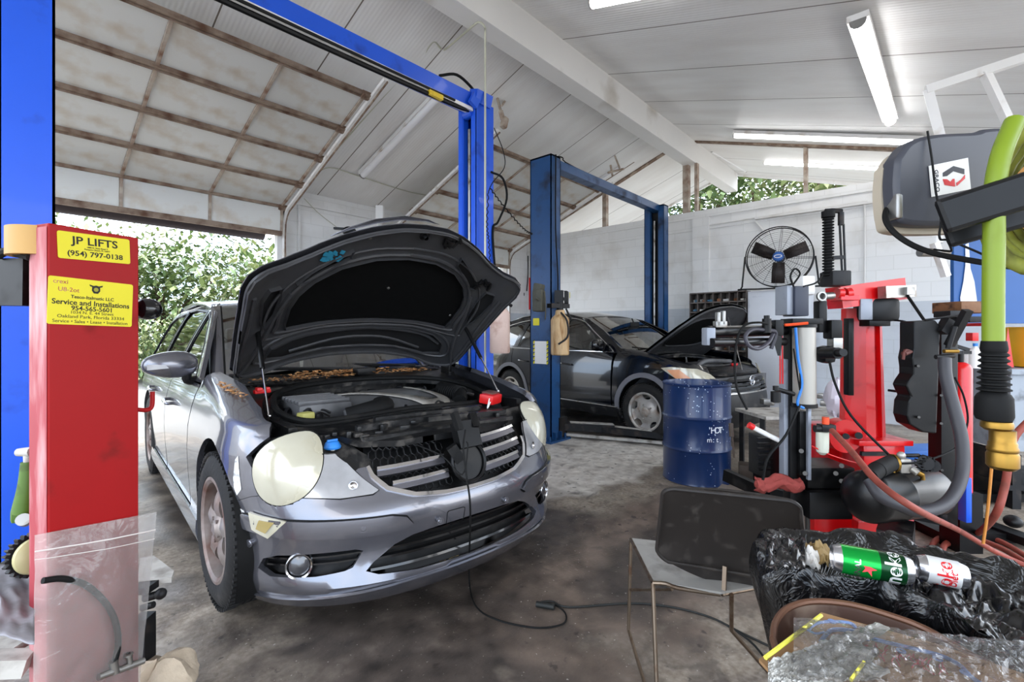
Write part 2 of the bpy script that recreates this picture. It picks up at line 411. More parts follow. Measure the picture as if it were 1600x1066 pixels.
def floor_mat():
    m = bpy.data.materials.new('oily_concrete'); m.use_nodes = True; t = m.node_tree; N = t.nodes; Lk = t.links; b = N['Principled BSDF']
    g = N.new('ShaderNodeNewGeometry'); pos = g.outputs['Position']
    def nz(sc, det=8, w=None, dist=0):
        n = N.new('ShaderNodeTexNoise'); n.inputs['Scale'].default_value = sc; n.inputs['Detail'].default_value = det; n.inputs['Distortion'].default_value = dist
        Lk.new(pos, n.inputs['Vector']); return n.outputs['Fac']
    def ramp(f, st):
        r = N.new('ShaderNodeValToRGB'); e = r.color_ramp.elements
        while len(e) < len(st): e.new(.5)
        for k, (p, c) in enumerate(st): e[k].position = p; e[k].color = (*((lin(c)) if isinstance(c, str) else (c, c, c)), 1)
        Lk.new(f, r.inputs[0]); return r.outputs[0]
    def mix(a, c, f, mode='MIX'):
        x = N.new('ShaderNodeMix'); x.data_type = 'RGBA'; x.blend_type = mode
        for sk, v_ in ((x.inputs[6], a), (x.inputs[7], c)):
            if isinstance(v_, tuple): sk.default_value = (*v_, 1)
            else: Lk.new(v_, sk)
        if isinstance(f, float): x.inputs[0].default_value = f
        else: Lk.new(f, x.inputs[0])
        return x.outputs[2]
    base = ramp(nz(5, 10), [(.3, '#5f544b'), (.5, '#857868'), (.72, '#a89b8b')])
    base = mix(base, ramp(nz(38, 6), [(.35, '#4f4741'), (.65, '#b8b0a6')]), .28)
    # worn, paler lane between the two bays, darker oily ground under the cars
    sp = N.new('ShaderNodeSeparateXYZ'); Lk.new(pos, sp.inputs[0])
    def blob(cx, cy, rx, ry, soft=.6):
        mp = N.new('ShaderNodeMapping'); mp.vector_type = 'POINT'; mp.inputs['Location'].default_value = (-cx/rx, -cy/ry, 0); mp.inputs['Scale'].default_value = (1/rx, 1/ry, 0)
        Lk.new(pos, mp.inputs[0]); ln = N.new('ShaderNodeVectorMath'); ln.operation = 'LENGTH'; Lk.new(mp.outputs[0], ln.inputs[0])
        a = N.new('ShaderNodeMath'); a.operation = 'MULTIPLY_ADD'; a.inputs[1].default_value = 1.1; Lk.new(nz(2.6, 12, dist=.8), a.inputs[0]); Lk.new(ln.outputs['Value'], a.inputs[2])
        r = N.new('ShaderNodeMapRange'); r.inputs['From Min'].default_value = 1.35; r.inputs['From Max'].default_value = 1.35+soft*.6; r.inputs['To Min'].default_value = 1; r.inputs['To Max'].default_value = 0
        Lk.new(a.outputs[0], r.inputs[0]); return r.outputs[0]
    pale = ramp(nz(9, 9), [(.3, '#b0a89e'), (.55, '#d2ccc2'), (.7, '#e2ddd4')])
    c = mix(base, pale, blob(4.2, 2.75, 1.6, .75, .35))
    c = mix(c, pale, blob(5.0, 4.6, .7, 2.6, .5)); 
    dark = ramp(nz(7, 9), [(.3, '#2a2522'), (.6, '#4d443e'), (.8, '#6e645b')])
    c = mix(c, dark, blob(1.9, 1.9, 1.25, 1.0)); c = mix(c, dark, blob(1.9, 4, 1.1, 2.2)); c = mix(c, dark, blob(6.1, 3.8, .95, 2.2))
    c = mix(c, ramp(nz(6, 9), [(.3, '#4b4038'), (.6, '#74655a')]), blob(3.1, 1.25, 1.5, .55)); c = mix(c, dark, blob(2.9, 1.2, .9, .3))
    c = mix(c, ramp(nz(3.1, 10, dist=1.2), [(.44, 0.), (.6, .75)]) and tuple(lin('#4a423d')), ramp(nz(4.5, 12, dist=1.0), [(.58, 0.), (.68, .6)]))
    c = mix(c, tuple(lin('#2a2523')), ramp(nz(16, 5), [(.64, 0.), (.7, .7)]))
    c = mix(c, tuple(lin('#c9c3ba')), ramp(nz(60, 3), [(.68, 0.), (.74, .6)]))
    Lk.new(c, b.inputs['Base Color'])
    Lk.new(ramp(nz(1.6, 8), [(.38, .34), (.62, .72)]), b.inputs['Roughness'])
    bp = N.new('ShaderNodeBump'); bp.inputs['Strength'].default_value = .35; bp.inputs['Distance'].default_value = .004; Lk.new(nz(70, 5), bp.inputs['Height']); Lk.new(bp.outputs[0], b.inputs['Normal'])
    MATS['oily_concrete'] = m
floor_mat()
mat('asphalt', '#94908a', .9, var=.15, scale=3, bump=.3)
mat('grass', '#5d7a35', .9, var=.4, scale=5, bump=.5)
def fiberglass():
    m = bpy.data.materials.new('fiberglass'); m.use_nodes = True; t = m.node_tree; N = t.nodes; Lk = t.links; out = N['Material Output']; N.remove(N['Principled BSDF'])
    g = N.new('ShaderNodeTexCoord'); nz = N.new('ShaderNodeTexNoise'); nz.inputs['Scale'].default_value = 2.2; nz.inputs['Detail'].default_value = 9; Lk.new(g.outputs['Object'], nz.inputs['Vector'])
    r = N.new('ShaderNodeValToRGB'); r.color_ramp.elements[0].position = .28; r.color_ramp.elements[0].color = (*lin('#d3c4ae'), 1); r.color_ramp.elements[1].position = .47; r.color_ramp.elements[1].color = (*lin('#ededea'), 1); Lk.new(nz.outputs['Fac'], r.inputs[0])
    d = N.new('ShaderNodeBsdfDiffuse'); tr = N.new('ShaderNodeBsdfTranslucent'); gl = N.new('ShaderNodeBsdfGlossy'); gl.inputs['Roughness'].default_value = .25
    Lk.new(r.outputs[0], d.inputs[0]); Lk.new(r.outputs[0], tr.inputs[0])
    a = N.new('ShaderNodeMixShader'); a.inputs[0].default_value = .5; Lk.new(d.outputs[0], a.inputs[1]); Lk.new(tr.outputs[0], a.inputs[2])
    b2 = N.new('ShaderNodeMixShader'); b2.inputs[0].default_value = .06; Lk.new(a.outputs[0], b2.inputs[1]); Lk.new(gl.outputs[0], b2.inputs[2]); Lk.new(b2.outputs[0], out.inputs[0])
    MATS['fiberglass'] = m
fiberglass()

b = MB(); b.box((3.6, 1.5, -.05), (15.2, 12.2, .1)); struct(b.build('floor', 'oily_concrete', smooth=False))
b = MB(); b.box((10, 5, -.13), (110, 110, .1)); struct(b.build('ground', 'asphalt', smooth=False))
# block wall with a cap, a raised course and a pilaster
b = MB(); b.box((XW+.1, 2.6, 1.775), (.2, 9.8, 3.55)); b.box((XW-.012, 2.6, 3.475), (.03, 9.8, .13)); b.box((XW-.01, 2.6, 3.20), (.026, 9.8, .02))
b.box((XW-.02, 3.28, 1.7), (.08, .3, 3.4))
struct(b.build('wall_right', 'block_wall', smooth=False))
# garage door wall: piers, header
b = MB()
b.box((3.95, YDR+.1, 1.77), (1.76, .2, 3.54)); b.box((8.47, YDR+.1, 1.77), (.84, .2, 3.54)); b.box((-2.4, YDR+.1, 1.77), (3.3, .2, 3.54))
b.box((1.15, YDR+.1, 3.2), (3.9, .2, .68)); b.box((6.45, YDR+.1, 3.2), (3.3, .2, .68))
b.box((3.3, YDR-.02, 1.65), (.03, .05, 3.3)); b.box((4.72, YDR-.03, 1.7), (.1, .08, 3.35)); b.box((4.0, YDR-.02, 3.34), (1.5, .05, .07))
struct(b.build('wall_left', 'block_wall', smooth=False))
# roof planes
OV = 11.25
b = MB()
for f, y0, y1, x0, x1 in ((zL, YR, 8.6, -2, OV), (zR, -2.3, YR, -2, OV)):
    z0, z1 = f(y0), f(y1)
    if f is zR: z1 = zR(3.39)
    if f is zL: z0 = zL(3.62)
    b.add([(x0, y0, z0), (x1, y0, z0), (x1, y1, z1), (x0, y1, z1), (x0, y0, z0+.12), (x1, y0, z0+.12), (x1, y1, z1+.12), (x0, y1, z1+.12)],
          [(0, 1, 2, 3), (7, 6, 5, 4), (0, 4, 5, 1), (1, 5, 6, 2), (2, 6, 7, 3), (3, 7, 4, 0)])
struct(b.build('ceiling', 'ceiling_panel', smooth=False))
# ridge beam, running out beyond the wall
b = MB(); b.box((4.6, 3.505, 4.66), (13.2, .235, .44), b=.006); struct(b.build('trim_1', 'white_paint', smooth=False))
# steel angle under the roof over the wall (both slopes) and eave trims
b = MB()
b.beam((XW, -2.2, zR(-2.2)-.03), (XW, 3.39, zR(3.39)-.03), .1, .05); b.beam((XW, 3.62, zL(3.62)-.03), (XW, 8.0, zL(8.0)-.03), .1, .05)
b.beam((XW-.35, 3.62, zL(3.62)-.02), (XW-.35, 7.4, zL(7.4)-.02), .03, .03)
struct(b.build('trim_2', 'rust_brown', smooth=False))
b = MB(); b.beam((OV, -2.2, zR(-2.2)+.02), (OV, 3.39, zR(3.39)+.02), .05, .2); b.beam((OV, 3.62, zL(3.62)+.02), (OV, 8.6, zL(8.6)+.02), .05, .2)
struct(b.build('trim_3', 'white_metal', smooth=False))
# posts on top of the wall
for k, (px, y0, y1, w) in enumerate(((1071, 262, 330, .11), (1087, 262, 329, .05), (944, 300, 353, .09), (1258, 232, 302, .05), (1418, 232, 270, .05))):
    p = PX(px, y1, XW); zt = zL(p.y) if p.y > 3.62 else (4.44 if p.y > 3.3 else zR(p.y))
    t = MB(); t.box((XW+.05, p.y, (3.55+zt)/2), (.1, w, zt-3.55)); struct(t.build('post', 'rust_white', smooth=False))
# ledge and conduit lines on the block wall
b = MB(); q = lambda px, py: PX(px, py, XW-.03)
b.tube([q(1107, 352), q(1330, 318), q(1346, 319), q(1351, 328), q(1351, 420), q(1352, 600)], .014, 6, 3); struct(b.build('trim_4', 'white_paint'))
b = MB(); b.beam(PX(1180, 342, XW-.05), PX(1392, 312, XW-.05), .05, .03); b.beam(PX(1180, 345, XW-.05), PX(1200, 366, XW-.02), .015, .03); struct(b.build('trim_5', 'white_paint'))

# ------------------------------------------------------------------ overhead garage doors
mat('door_steel', '#8d7b6b', .6, .2, var=.25, scale=9, dirt='#5d4233', damt=.65, dscale=7)
def sect_door(name, x0, x1, cols, zb):
    root = bpy.data.objects.new(name, None); COL.objects.link(root); root['kind'] = 'structure'; root.location = ((x0+x1)/2, YDR-.12, 0)
    root.matrix_basis = Matrix.Translation(V(((x0+x1)/2, YDR-.12, 0)))
    # side profile of the raised door: vertical bottom section, then up along the roof
    A = (7.30, zb); B = (7.28, 3.2); prof = [A, B]
    d = V((-1, .39)).normalized(); q = V(B)
    for L in (.62, .62, .62, .62): q = q+d*L; prof.append(tuple(q))
    for (ya, za), (yb, zb_) in zip(prof, prof[1:]):
        p = MB()
        for c in range(cols):
            xa = x0+(x1-x0)*c/cols+.02; xb = x0+(x1-x0)*(c+1)/cols-.02
            p.add([(xa, ya, za), (xb, ya, za), (xb, yb, zb_), (xa, yb, zb_)], [(0, 1, 2, 3)])
        p.build('door_panel', 'fiberglass', root, smooth=False, world=True, solid=.004)
        r = MB(); r.beam((x0, yb, zb_-.012), (x1, yb, zb_-.012), .05, .04); r.beam((x0, yb+.035, zb_-.035), (x1, yb+.035, zb_-.035), .012, .03)
        if za == zb: r.beam((x0, ya, za), (x1, ya, za), .05, .07)
        r.build('rail', 'door_steel', root, smooth=False, world=True)
        r = MB()
        for c in range(cols+1):
            x = x0+(x1-x0)*c/cols; r.beam((x, ya, za-.01), (x, yb, zb_-.01), .03, .03)
        r.build('stile', 'rust_white', root, smooth=False, world=True)
    for x in (x0-.07, x1+.07):
        t = MB(); P = [(x, 7.36, 0), (x, 7.36, 2.75)]+[(x, 7.36-.25*(1-cos(a)), 2.85+.33*sin(a)) for a in (.4, .8, 1.15)]
        e = V((0, -1, .40)).normalized(); l = V(P[-1]); P += [l+e*.6, l+e*2.75]
        for a_, b_ in zip(P, P[1:]): t.beam(a_, b_, .06, .04)
        t.build('track', 'white_metal', root, smooth=False, world=True)
        t = MB()
        for a_, b_ in zip(P, P[1:]): t.beam(V(a_)+V((0, -.03, -.035)), V(b_)+V((0, -.03, -.035)), .012, .02)
        t.build('track_lip', 'rust_brown', root, smooth=False, world=True)
        for k in range(1, len(prof)):
            s_ = 1 if x > x0 else -1; h = MB(); y_, z_ = prof[k]
            h.box((x-.06*s_, y_, z_-.03), (.12, .08, .06), rx=-.4); h.cyl((x-.1*s_, y_, z_-.05), (x+.03*s_, y_, z_-.05), .022, n=10); h.build('hinge', 'rust_brown', root, world=True)
    return root
sect_door('door_1', -.75, 2.98, 4, 2.79)
sect_door('door_2', 4.95, 7.98, 3, 2.79)
b = MB(); b.box((3.02, YDR-.02, 1.4), (.12, .1, 2.8)); b.box((4.88, YDR-.02, 1.4), (.1, .1, 2.8)); b.box((8.05, YDR-.02, 1.4), (.1, .1, 2.8)); b.box((-.8, YDR-.02, 1.4), (.1, .1, 2.8)); struct(b.build('trim_6', 'white_paint', smooth=False))
b = MB(); b.cyl((-.9, 7.95, 2.86), (2.97, 7.95, 2.86), .085, n=18); tag(b.build('awning_roll', mat('awning', '#3c3335', .6, var=.2)), 'long dark brown rolled awning hanging just outside the open garage door', 'awning')

# ------------------------------------------------------------------ tube lights
mat('tube_glow', '#ffffff', .4, emit=8, var=0); mat('tube_off', '#e9e8ea', .3, var=.02)
def tube_light(p0, p1, label, lit=True, w=.09, group='tube lights under the roof'):
    p0, p1 = V(p0), V(p1); c = (p0+p1)/2; r = thing('ceiling_light', label, 'light', c, 0, group)
    d = (p1-p0).normalized(); a = MB(); a.beam(p0+V((0, 0, .035)), p1+V((0, 0, .035)), w*1.25, .05); a.build('housing', 'white_metal', r, False, world=True)
    a = MB(); a.tube([p0+d*.02, p1-d*.02], w*.45, 12, 0); a.build('diffuser', 'tube_glow' if lit else 'tube_off', r, world=True)
    a = MB(); 
    for p in (p0, p1): a.cyl(p-d*.0, p+d*.015*(1 if p is p0 else -1), w*.5, n=12)
    a.build('end_cap', 'steel', r, world=True); return r
def onR(px, py, dz=0):
    a = (_s-_c*(px-800)/FPX); k = (HOR-py)/FPX; D = (4.87-.307*3.39-dz-EYE)/(k-.307*a); return PD(px, py, D)
tube_light(onR(1340, 32, .12), onR(1391, 190, .12), 'bright tube light nearest the black hose reel, pointing away from the viewer', w=.12)
tube_light(onR(1147, 211, .1), onR(1442, 222, .1), 'long bright tube light running across the ceiling just inside the block wall', w=.1)
tube_light(onR(1194, 254, .04), onR(1396, 264, .04), 'bright tube light under the roof overhang outside the block wall', w=.08)
tube_light(onR(925, 4, .1), onR(1050, -22, .1), 'bright tube light cut by the top edge of the photo right of the ridge beam', w=.12)
def onL(px, py, dz=0):
    a = (_s-_c*(px-800)/FPX); k = (HOR-py)/FPX; D = (4.95+.3675*3.62-dz-EYE)/(k+.3675*a); return PD(px, py, D)
tube_light(onL(566, 275, .1), onL(690, 146, .1), 'unlit white tube light on the sloping ceiling behind the bright blue crossbar', lit=False, w=.11)
tube_light(onR(1112, 236, .02), onR(1166, 268, .02), 'unlit small white tube fixture on the beam end outside the block wall', lit=False, w=.05)
tube_light(onL(905, 300, .06), onL(968, 262, .06), 'unlit white tube light above the dark blue crossbar', lit=False, w=.07)
# ================================================================== cars
class Shell:
    "unrolled skin of a car: chart (s, v); s runs from the middle of the nose round the corner and along the side, v is height, curling over the shoulder"
    def __init__(s, W2, dep, n, L, rdep, insF, insS, zsh, bf, R=.08, top=.15):
        s.W2, s.insF, s.insS, s.zsh, s.bf, s.R = W2, insF, insS, zsh, bf, R
        P = []
        for k in range(81):
            t = pi/2*k/80; P.append((W2*sin(t)**(2/n), dep-dep*cos(t)**(2/n)))
        m = 60
        for k in range(1, m+1):
            b = dep+(L-rdep-dep)*k/m; P.append((W2, b))
        for k in range(1, 41):
            t = pi/2*k/40; P.append((W2*cos(t)**(2/3.2), L-rdep+rdep*sin(t)**(2/3.2)))
        s.P = P; s.S = [0]
        for a, b in zip(P, P[1:]): s.S.append(s.S[-1]+math.hypot(b[0]-a[0], b[1]-a[1]))
        s.Smax = s.S[-1]
    def C(s, q):
        g = -1 if q < 0 else 1; q = min(abs(q), s.Smax-1e-4)
        lo, hi = 0, len(s.S)-1
        while hi-lo > 1:
            m = (lo+hi)//2
            if s.S[m] <= q: lo = m
            else: hi = m
        def tan_(i): a = s.P[max(i-1, 0)]; b = s.P[min(i+1, len(s.P)-1)]; l = math.hypot(b[0]-a[0], b[1]-a[1]) or 1; return ((b[0]-a[0])/l, (b[1]-a[1])/l)
        t = (q-s.S[lo])/max(1e-9, s.S[hi]-s.S[lo]); A, B = s.P[lo], s.P[hi]; ta, tb = tan_(lo), tan_(hi)
        if lo == 0: ta = (1, 0)
        x = A[0]+(B[0]-A[0])*t; b = A[1]+(B[1]-A[1])*t; tx = ta[0]+(tb[0]-ta[0])*t; ty = ta[1]+(tb[1]-ta[1])*t
        return g*x, b, g*ty, -tx      # point, outward normal
    def SX(s, x):
        g = -1 if x < 0 else 1; x = abs(x)
        for i in range(80):
            if s.P[i+1][0] >= x: return g*(s.S[i]+(s.S[i+1]-s.S[i])*(x-s.P[i][0])/max(1e-9, s.P[i+1][0]-s.P[i][0]))
        return g*s.S[80]
    def SB(s, b, g=1):
        for i in range(len(s.P)-1):
            if s.P[i+1][1] >= b: return g*(s.S[i]+(s.S[i+1]-s.S[i])*(b-s.P[i][1])/max(1e-9, s.P[i+1][1]-s.P[i][1]))
        return g*s.Smax
    def F(s, q, v):
        x, b, nx, ny = s.C(q); wf = 1-sstep(s.bf[0], s.bf[1], abs(q))
        zs = interp(s.zsh, b); iF = interp(s.insF, v); z = v
        if v <= zs: iS = interp(s.insS, v); zz = v
        else:
            t = v-zs; i0 = interp(s.insS, zs); th = min(t/s.R, 1.25); iS = i0+s.R*(1-cos(th))+max(0, t-s.R*1.25)*sin(1.25); zz = zs+s.R*sin(th)+max(0, t-s.R*1.25)*cos(1.25)
        ins = wf*iF+(1-wf)*iS; z = wf*v+(1-wf)*zz
        return V((x-nx*ins, b-ny*ins, z))

def paint(name, col, metal=.75, rough=.28, coat=1):
    return mat(name, col, rough, metal, var=.05, scale=1.5, dirt=None, coat=coat)
m = paint('silver_paint', '#6f6f76', .72, .27)
paint('dark_paint', '#04070f', .1, .2)
def glassy(name, tint, refl, trans):
    m = bpy.data.materials.new(name); m.use_nodes = True; t = m.node_tree; N = t.nodes; Lk = t.links; out = N['Material Output']; N.remove(N['Principled BSDF'])
    tr = N.new('ShaderNodeBsdfTransparent'); tr.inputs[0].default_value = (*tint, 1); gl = N.new('ShaderNodeBsdfGlossy'); gl.inputs['Roughness'].default_value = .03
    fr = N.new('ShaderNodeFresnel'); fr.inputs[0].default_value = 1.5; mr = N.new('ShaderNodeMapRange'); mr.inputs['To Min'].default_value = refl; mr.inputs['To Max'].default_value = 1; Lk.new(fr.outputs[0], mr.inputs[0])
    mx = N.new('ShaderNodeMixShader'); Lk.new(mr.outputs[0], mx.inputs[0]); Lk.new(tr.outputs[0], mx.inputs[1]); Lk.new(gl.outputs[0], mx.inputs[2]); Lk.new(mx.outputs[0], out.inputs[0])
    MATS[name] = m
glassy('car_glass', (.62, .68, .66), .16, 1)
glassy('screen_glass', (.6, .68, .66), .28, 1)
def lens_mat():
    m = mat('hazed_lens', '#b9b4a1', .16, .1, var=.15, scale=5, coat=1, dirt='#a79f84', damt=.5, dscale=5)
lens_mat()
mat('clear_lens', '#a2a2a4', .2, .35, var=.25, scale=14, coat=1)
mat('amber_lens', '#9d8a55', .2, 0, var=.2, coat=1)
mat('tread', '#121111', .8, var=.3, scale=20, bump=.3, dirt='#45403c', damt=.3, dscale=6)
mat('dusty_alloy', '#8f8782', .4, .5, var=.3, scale=6, dirt='#5f3c2f', damt=.85, dscale=5)
mat('steel_wheel', '#b4b0aa', .4, .5, var=.15, scale=7, dirt='#8a7462', damt=.45, dscale=8)
mat('leaf_brown', '#8a5a2c', .8, var=.6, scale=40)
mat('leaf_tan', '#b98a5a', .8, var=.5, scale=40)

def wheel(parent, c, g, R=.37, w=.25, rim=.245, spokes=5, mt='dusty_alloy', kind='alloy', rz=0):
    "c: centre of the outer face; g: which way it faces along x (-1/+1)"
    M = Matrix.Translation(V(c)) @ Matrix.Rotation(rz, 4, 'Z') @ Matrix.Diagonal((g, 1, 1, 1))
    # local: +x outwards, face at x=0, tyre behind it
    t = MB(); prof = [(rim, -.012), (rim+.012, .004), (rim+.05, .012), (R-.05, .006), (R-.014, -.012), (R-.003, -.03), (R, -.05)]
    n = 5
    for k in range(n):
        x0 = -.05-(w-.1)*k/n; x1 = -.05-(w-.1)*(k+1)/n; prof += [(R, x0-.004), (R, x1+.006), (R-.009, x1+.005), (R-.009, x1-.003)]
    prof += [(R-.003, -w+.03), (R-.02, -w+.008), (rim+.03, -w), (rim, -w+.01)]
    t.lathe(prof, (0, 0, 0), (1, 0, 0), 72)
    for k in range(72):      # shoulder blocks
        a = 2*pi*k/72; t.box((-.028, (R-.004)*cos(a), (R-.004)*sin(a)), (.05, .012, .016), rx=a-pi/2)
        t.box((-w+.028, (R-.004)*cos(a), (R-.004)*sin(a)), (.05, .012, .016), rx=a-pi/2)
    T = MB(); T.add(t.v, t.f, M); ty = T.build('tyre', 'tread', parent)
    r = MB(); r.lathe([(rim+.006, -.008), (rim+.008, .002), (rim-.006, .004), (rim-.022, -.006), (rim-.03, -.04), (rim-.035, -.15), (.08, -.16), (.0, -.16)], (0, 0, 0), (1, 0, 0), 48)
    if kind == 'alloy':
        for k in range(spokes):
            a0 = 2*pi*k/spokes+.3
            def sp(u, q, a0=a0):
                rr = .045+(rim-.065)*u; hw = (.034+.018*u*u+.012*(1-u)); y = (q-.5)*2*hw; x = -.035+.028*sin(pi*min(1, u*1.1))*1+.012*(1-abs(2*q-1))-.02*u
                return V((x, rr*cos(a0)-y*sin(a0), rr*sin(a0)+y*cos(a0)))
            q = MB(); q.grid(sp, 8, 6); nn = len(q.v); q.add([v-V((.035, 0, 0)) for v in q.v], [tuple(reversed(f)) for f in q.f])
            w_ = 9
            for i in range(8):
                for j0 in (0, 6): a_ = j0*w_+i; q.f.append((a_, a_+1, a_+1+nn, a_+nn)); q.m.append(0)
            r.add(q.v, q.f)
        r.lathe([(.0, .0), (.03, .0), (.036, -.006), (.06, -.012), (.075, -.03), (.08, -.07)], (0, 0, 0), (1, 0, 0), 24)
        for k in range(5): a = 2*pi*k/5+.93; r.cyl((-.03, .055*cos(a), .055*sin(a)), (-.004, .055*cos(a), .055*sin(a)), .009, n=6)
    else:                # pressed steel style wheel with oval windows
        def disc(u, q): return u
        outer = ell(0, 0, rim-.012, rim-.012, 48); holes = []
        for k in range(spokes):
            a = 2*pi*k/spokes+.35; holes.append([(x*cos(a)-y*sin(a), x*sin(a)+y*cos(a)) for x, y in [(.150, -.022), (.165, -.052), (.195, -.056), (.207, -.03), (.208, 0), (.207, .03), (.195, .056), (.165, .052), (.150, .022), (.145, 0)]])
        def dF(y, z):
            rr = math.hypot(y, z); return V((-.005-.03*sstep(.10, .2, rr)*(1 if rr < .21 else .4)+.02*sstep(.09, .06, rr) if 0 else (-.012-.03*sstep(.08, .14, rr)+.032*sstep(.17, .235, rr)), y, z))
        r.patch(dF, outer, holes, .03, th=.02)
        r.lathe([(.0, .012), (.05, .01), (.062, .0), (.068, -.02)], (0, 0, 0), (1, 0, 0), 24)
        for k in range(5): a = 2*pi*k/5; r.cyl((-.03, .09*cos(a), .09*sin(a)), (.004, .09*cos(a), .09*sin(a)), .011, n=6)
    T = MB(); T.add(r.v, r.f, M); T.build('rim', mt, ty)
    d = MB(); d.cyl((-.10, 0, 0), (-.13, 0, 0), rim*.72, n=32); T = MB(); T.add(d.v, d.f, M); T.build('brake_disc', 'dark_metal', ty)
    # parts were built in the car's frame, so the tyre's offset must be taken out of its children
    for ch in ALLCH(ty): ch.location = ch.location-ty.location
    return ty
def sub(o, par):
    "child of a part: both were built in the thing's frame"
    for q in [o]+SIBS.get(o, []): q.location = q.location-par.location; q.parent = par
    return o

# ------------------------------------------------------------------ silver car
CAR = thing('silver_car', 'silver grey crossover with raised hood, hazy headlights and brown leaves on the cowl', 'car', (1.60, 1.68, 0), radians(-6))
SH = Shell(.955, .80, 2.4, 4.92, .55,
    insF=[(.15, .10), (.2, .045), (.24, .01), (.27, .0), (.33, .025), (.40, .03), (.46, .012), (.52, .0), (.555, .004), (.60, .035), (.66, .07), (.72, .11), (.80, .17), (.88, .25), (.96, .36)],
    insS=[(.15, .09), (.20, .05), (.28, .02), (.35, .02), (.5, .008), (.65, .0), (.8, .006), (.92, .03), (1.0, .055), (1.04, .08), (1.3, .19), (1.5, .29), (1.56, .35), (1.60, .45)],
    zsh=[(0, .80), (.3, .82), (.6, .87), (1.0, .945), (1.4, 1.0), (1.55, 1.04), (1.6, 3)], bf=(.62, 1.12), R=.09)
F, SX, SB = SH.F, SH.SX, SH.SB
HL = (SX(.80)+.01, .752, .148, .144)      # headlight ellipse in the chart
def mirror(poly, g): return poly if g > 0 else [(-x, y) for x, y in poly][::-1]
def head_ell(g, k=1.0): return mirror(ell(HL[0], HL[1], HL[2]*k, HL[3]*k, 40, rot=-.35, p=2.15), g)
inner_lamp = [(SX(.74), .80), (SX(.66), .79), (SX(.60), .75), (SX(.53), .69), (SX(.465), .642), (SX(.49), .630), (SX(.62), .624), (SX(.78), .64)]
grille_o = [(0, .592), (SX(.15), .596), (SX(.3), .612), (SX(.42), .65), (SX(.48), .70), (SX(.515), .77), (SX(.53), .86), (0, .93)]
grille_full = grille_o+[(-x, y) for x, y in grille_o[::-1][1:-1]]
low_int = [(0, .278), (SX(.3), .282), (SX(.47), .296), (SX(.52), .315), (SX(.49), .345), (SX(.40), .405), (SX(.32), .435), (SX(.2), .448), (0, .452)]
low_full = low_int+[(-x, y) for x, y in low_int[::-1][1:-1]]
fog_o = [(SX(.57), .335), (SX(.60), .325), (SX(.70), .312), (SX(.84), .305), (SX(.875), .33), (SX(.86), .375), (SX(.82), .395), (SX(.70), .405), (SX(.56), .41), (SX(.53), .40)]
arch = lambda b0, r, n=28: [(r*cos(pi+.18-(pi+.36)*k/n)*1.0+b0, .36+r*sin(pi+.18-(pi+.36)*k/n)) for k in range(n+1)]
def S2(poly, g=1): return mirror([(SB(b), z) for b, z in poly], g)
A_F = [(.875+.43*cos(a), .375+.44*sin(a)) for a in [pi*1.2-pi*1.4*k/30 for k in range(31)]]
A_R = [(3.83+.415*cos(a), .37+.415*sin(a)) for a in [pi*1.2-pi*1.4*k/30 for k in range(31)]]
# bumper
half = [(0, .165), (SX(.5), .165), (SX(.8), .17), (SB(.48), .19), (SB(.485), .45), (SB(.515), .60), (SB(.42), .635), (SB(.34), .65), (SX(.86), .68), (SX(.66), .66), (SX(.55), .73), (SX(.505), .735), (SX(.49), .70), (0, .70)]
full = half+[(-x, y) for x, y in half[::-1][1:-1]]
b = MB(); b.patch(F, full, [grille_full, low_full, head_ell(1), head_ell(-1), mirror(inner_lamp, 1), mirror(inner_lamp, -1), mirror(fog_o, 1), mirror(fog_o, -1)], .035, th=.03)
bumper = b.build('front_bumper', 'silver_paint', CAR)
# lip, rub strips, sensors, tow cover, side markers
b = MB(); b.patch(lambda u, v: F(u, v)+V((0, 0, 0)), [(-SB(.48), .165), (SB(.48), .165), (SB(.48), .195), (SX(.6), .235), (SX(.3), .25), (-SX(.3), .25), (-SX(.6), .235), (-SB(.48), .195)], [], .05, th=.012, off=.012)
b.build('bumper_lip', 'silver_paint', CAR)
for g in (-1, 1):
    rub = [(SX(.33), .50), (SX(.36), .53), (SX(.42), .545), (SX(.8), .553), (SB(.46), .56), (SB(.46), .50), (SX(.8), .485), (SX(.5), .475), (SX(.36), .48)]
    b = MB(); b.patch(F, mirror(rub, g), [], .04, th=.022, off=.018); rs = b.build('rub_strip', 'silver_paint', CAR); b = MB(); b.patch(F, mirror([(x+(.008 if x > SX(.45) else -.006), y+(.004 if y > .52 else -.006)) for x, y in rub], g), [], .04, off=.004); sub(b.build('groove', 'black_rubber', CAR), rs)
    for x, z in ((.20, .475), (.53, .51), (.885, .44)):
        p = F(SX(x*g), z); n = (V(F(SX(x*g)+.01*g, z))-p).cross(V((0, 0, 1)))*g; n.normalize()
        if n.y > 0: n = -n
        b = MB(); b.lathe([(.0, .018), (.009, .018), (.012, .015), (.013, .0)], p, n, 16); b.lathe([(.016, .012), (.017, .016), (.013, .016)], p, n, 16); b.build('parking_sensor', 'silver_paint', CAR)
    mk = [(SB(.27), .575), (SB(.36), .578), (SB(.40), .50), (SB(.34), .50)]
    b = MB(); b.patch(F, mirror([(SB(.262), .552), (SB(.36), .566), (SB(.415), .575), (SB(.40), .505), (SB(.33), .478)], g), [], .02, th=.012, off=.018); o = b.build('side_marker', 'hazed_lens', CAR)
    b = MB(); b.patch(F, mirror([(SB(.30), .548), (SB(.36), .552), (SB(.375), .515), (SB(.335), .502)], g), [], .02, th=.004, off=.023); sub(b.build('reflector', 'amber_lens', CAR), o)
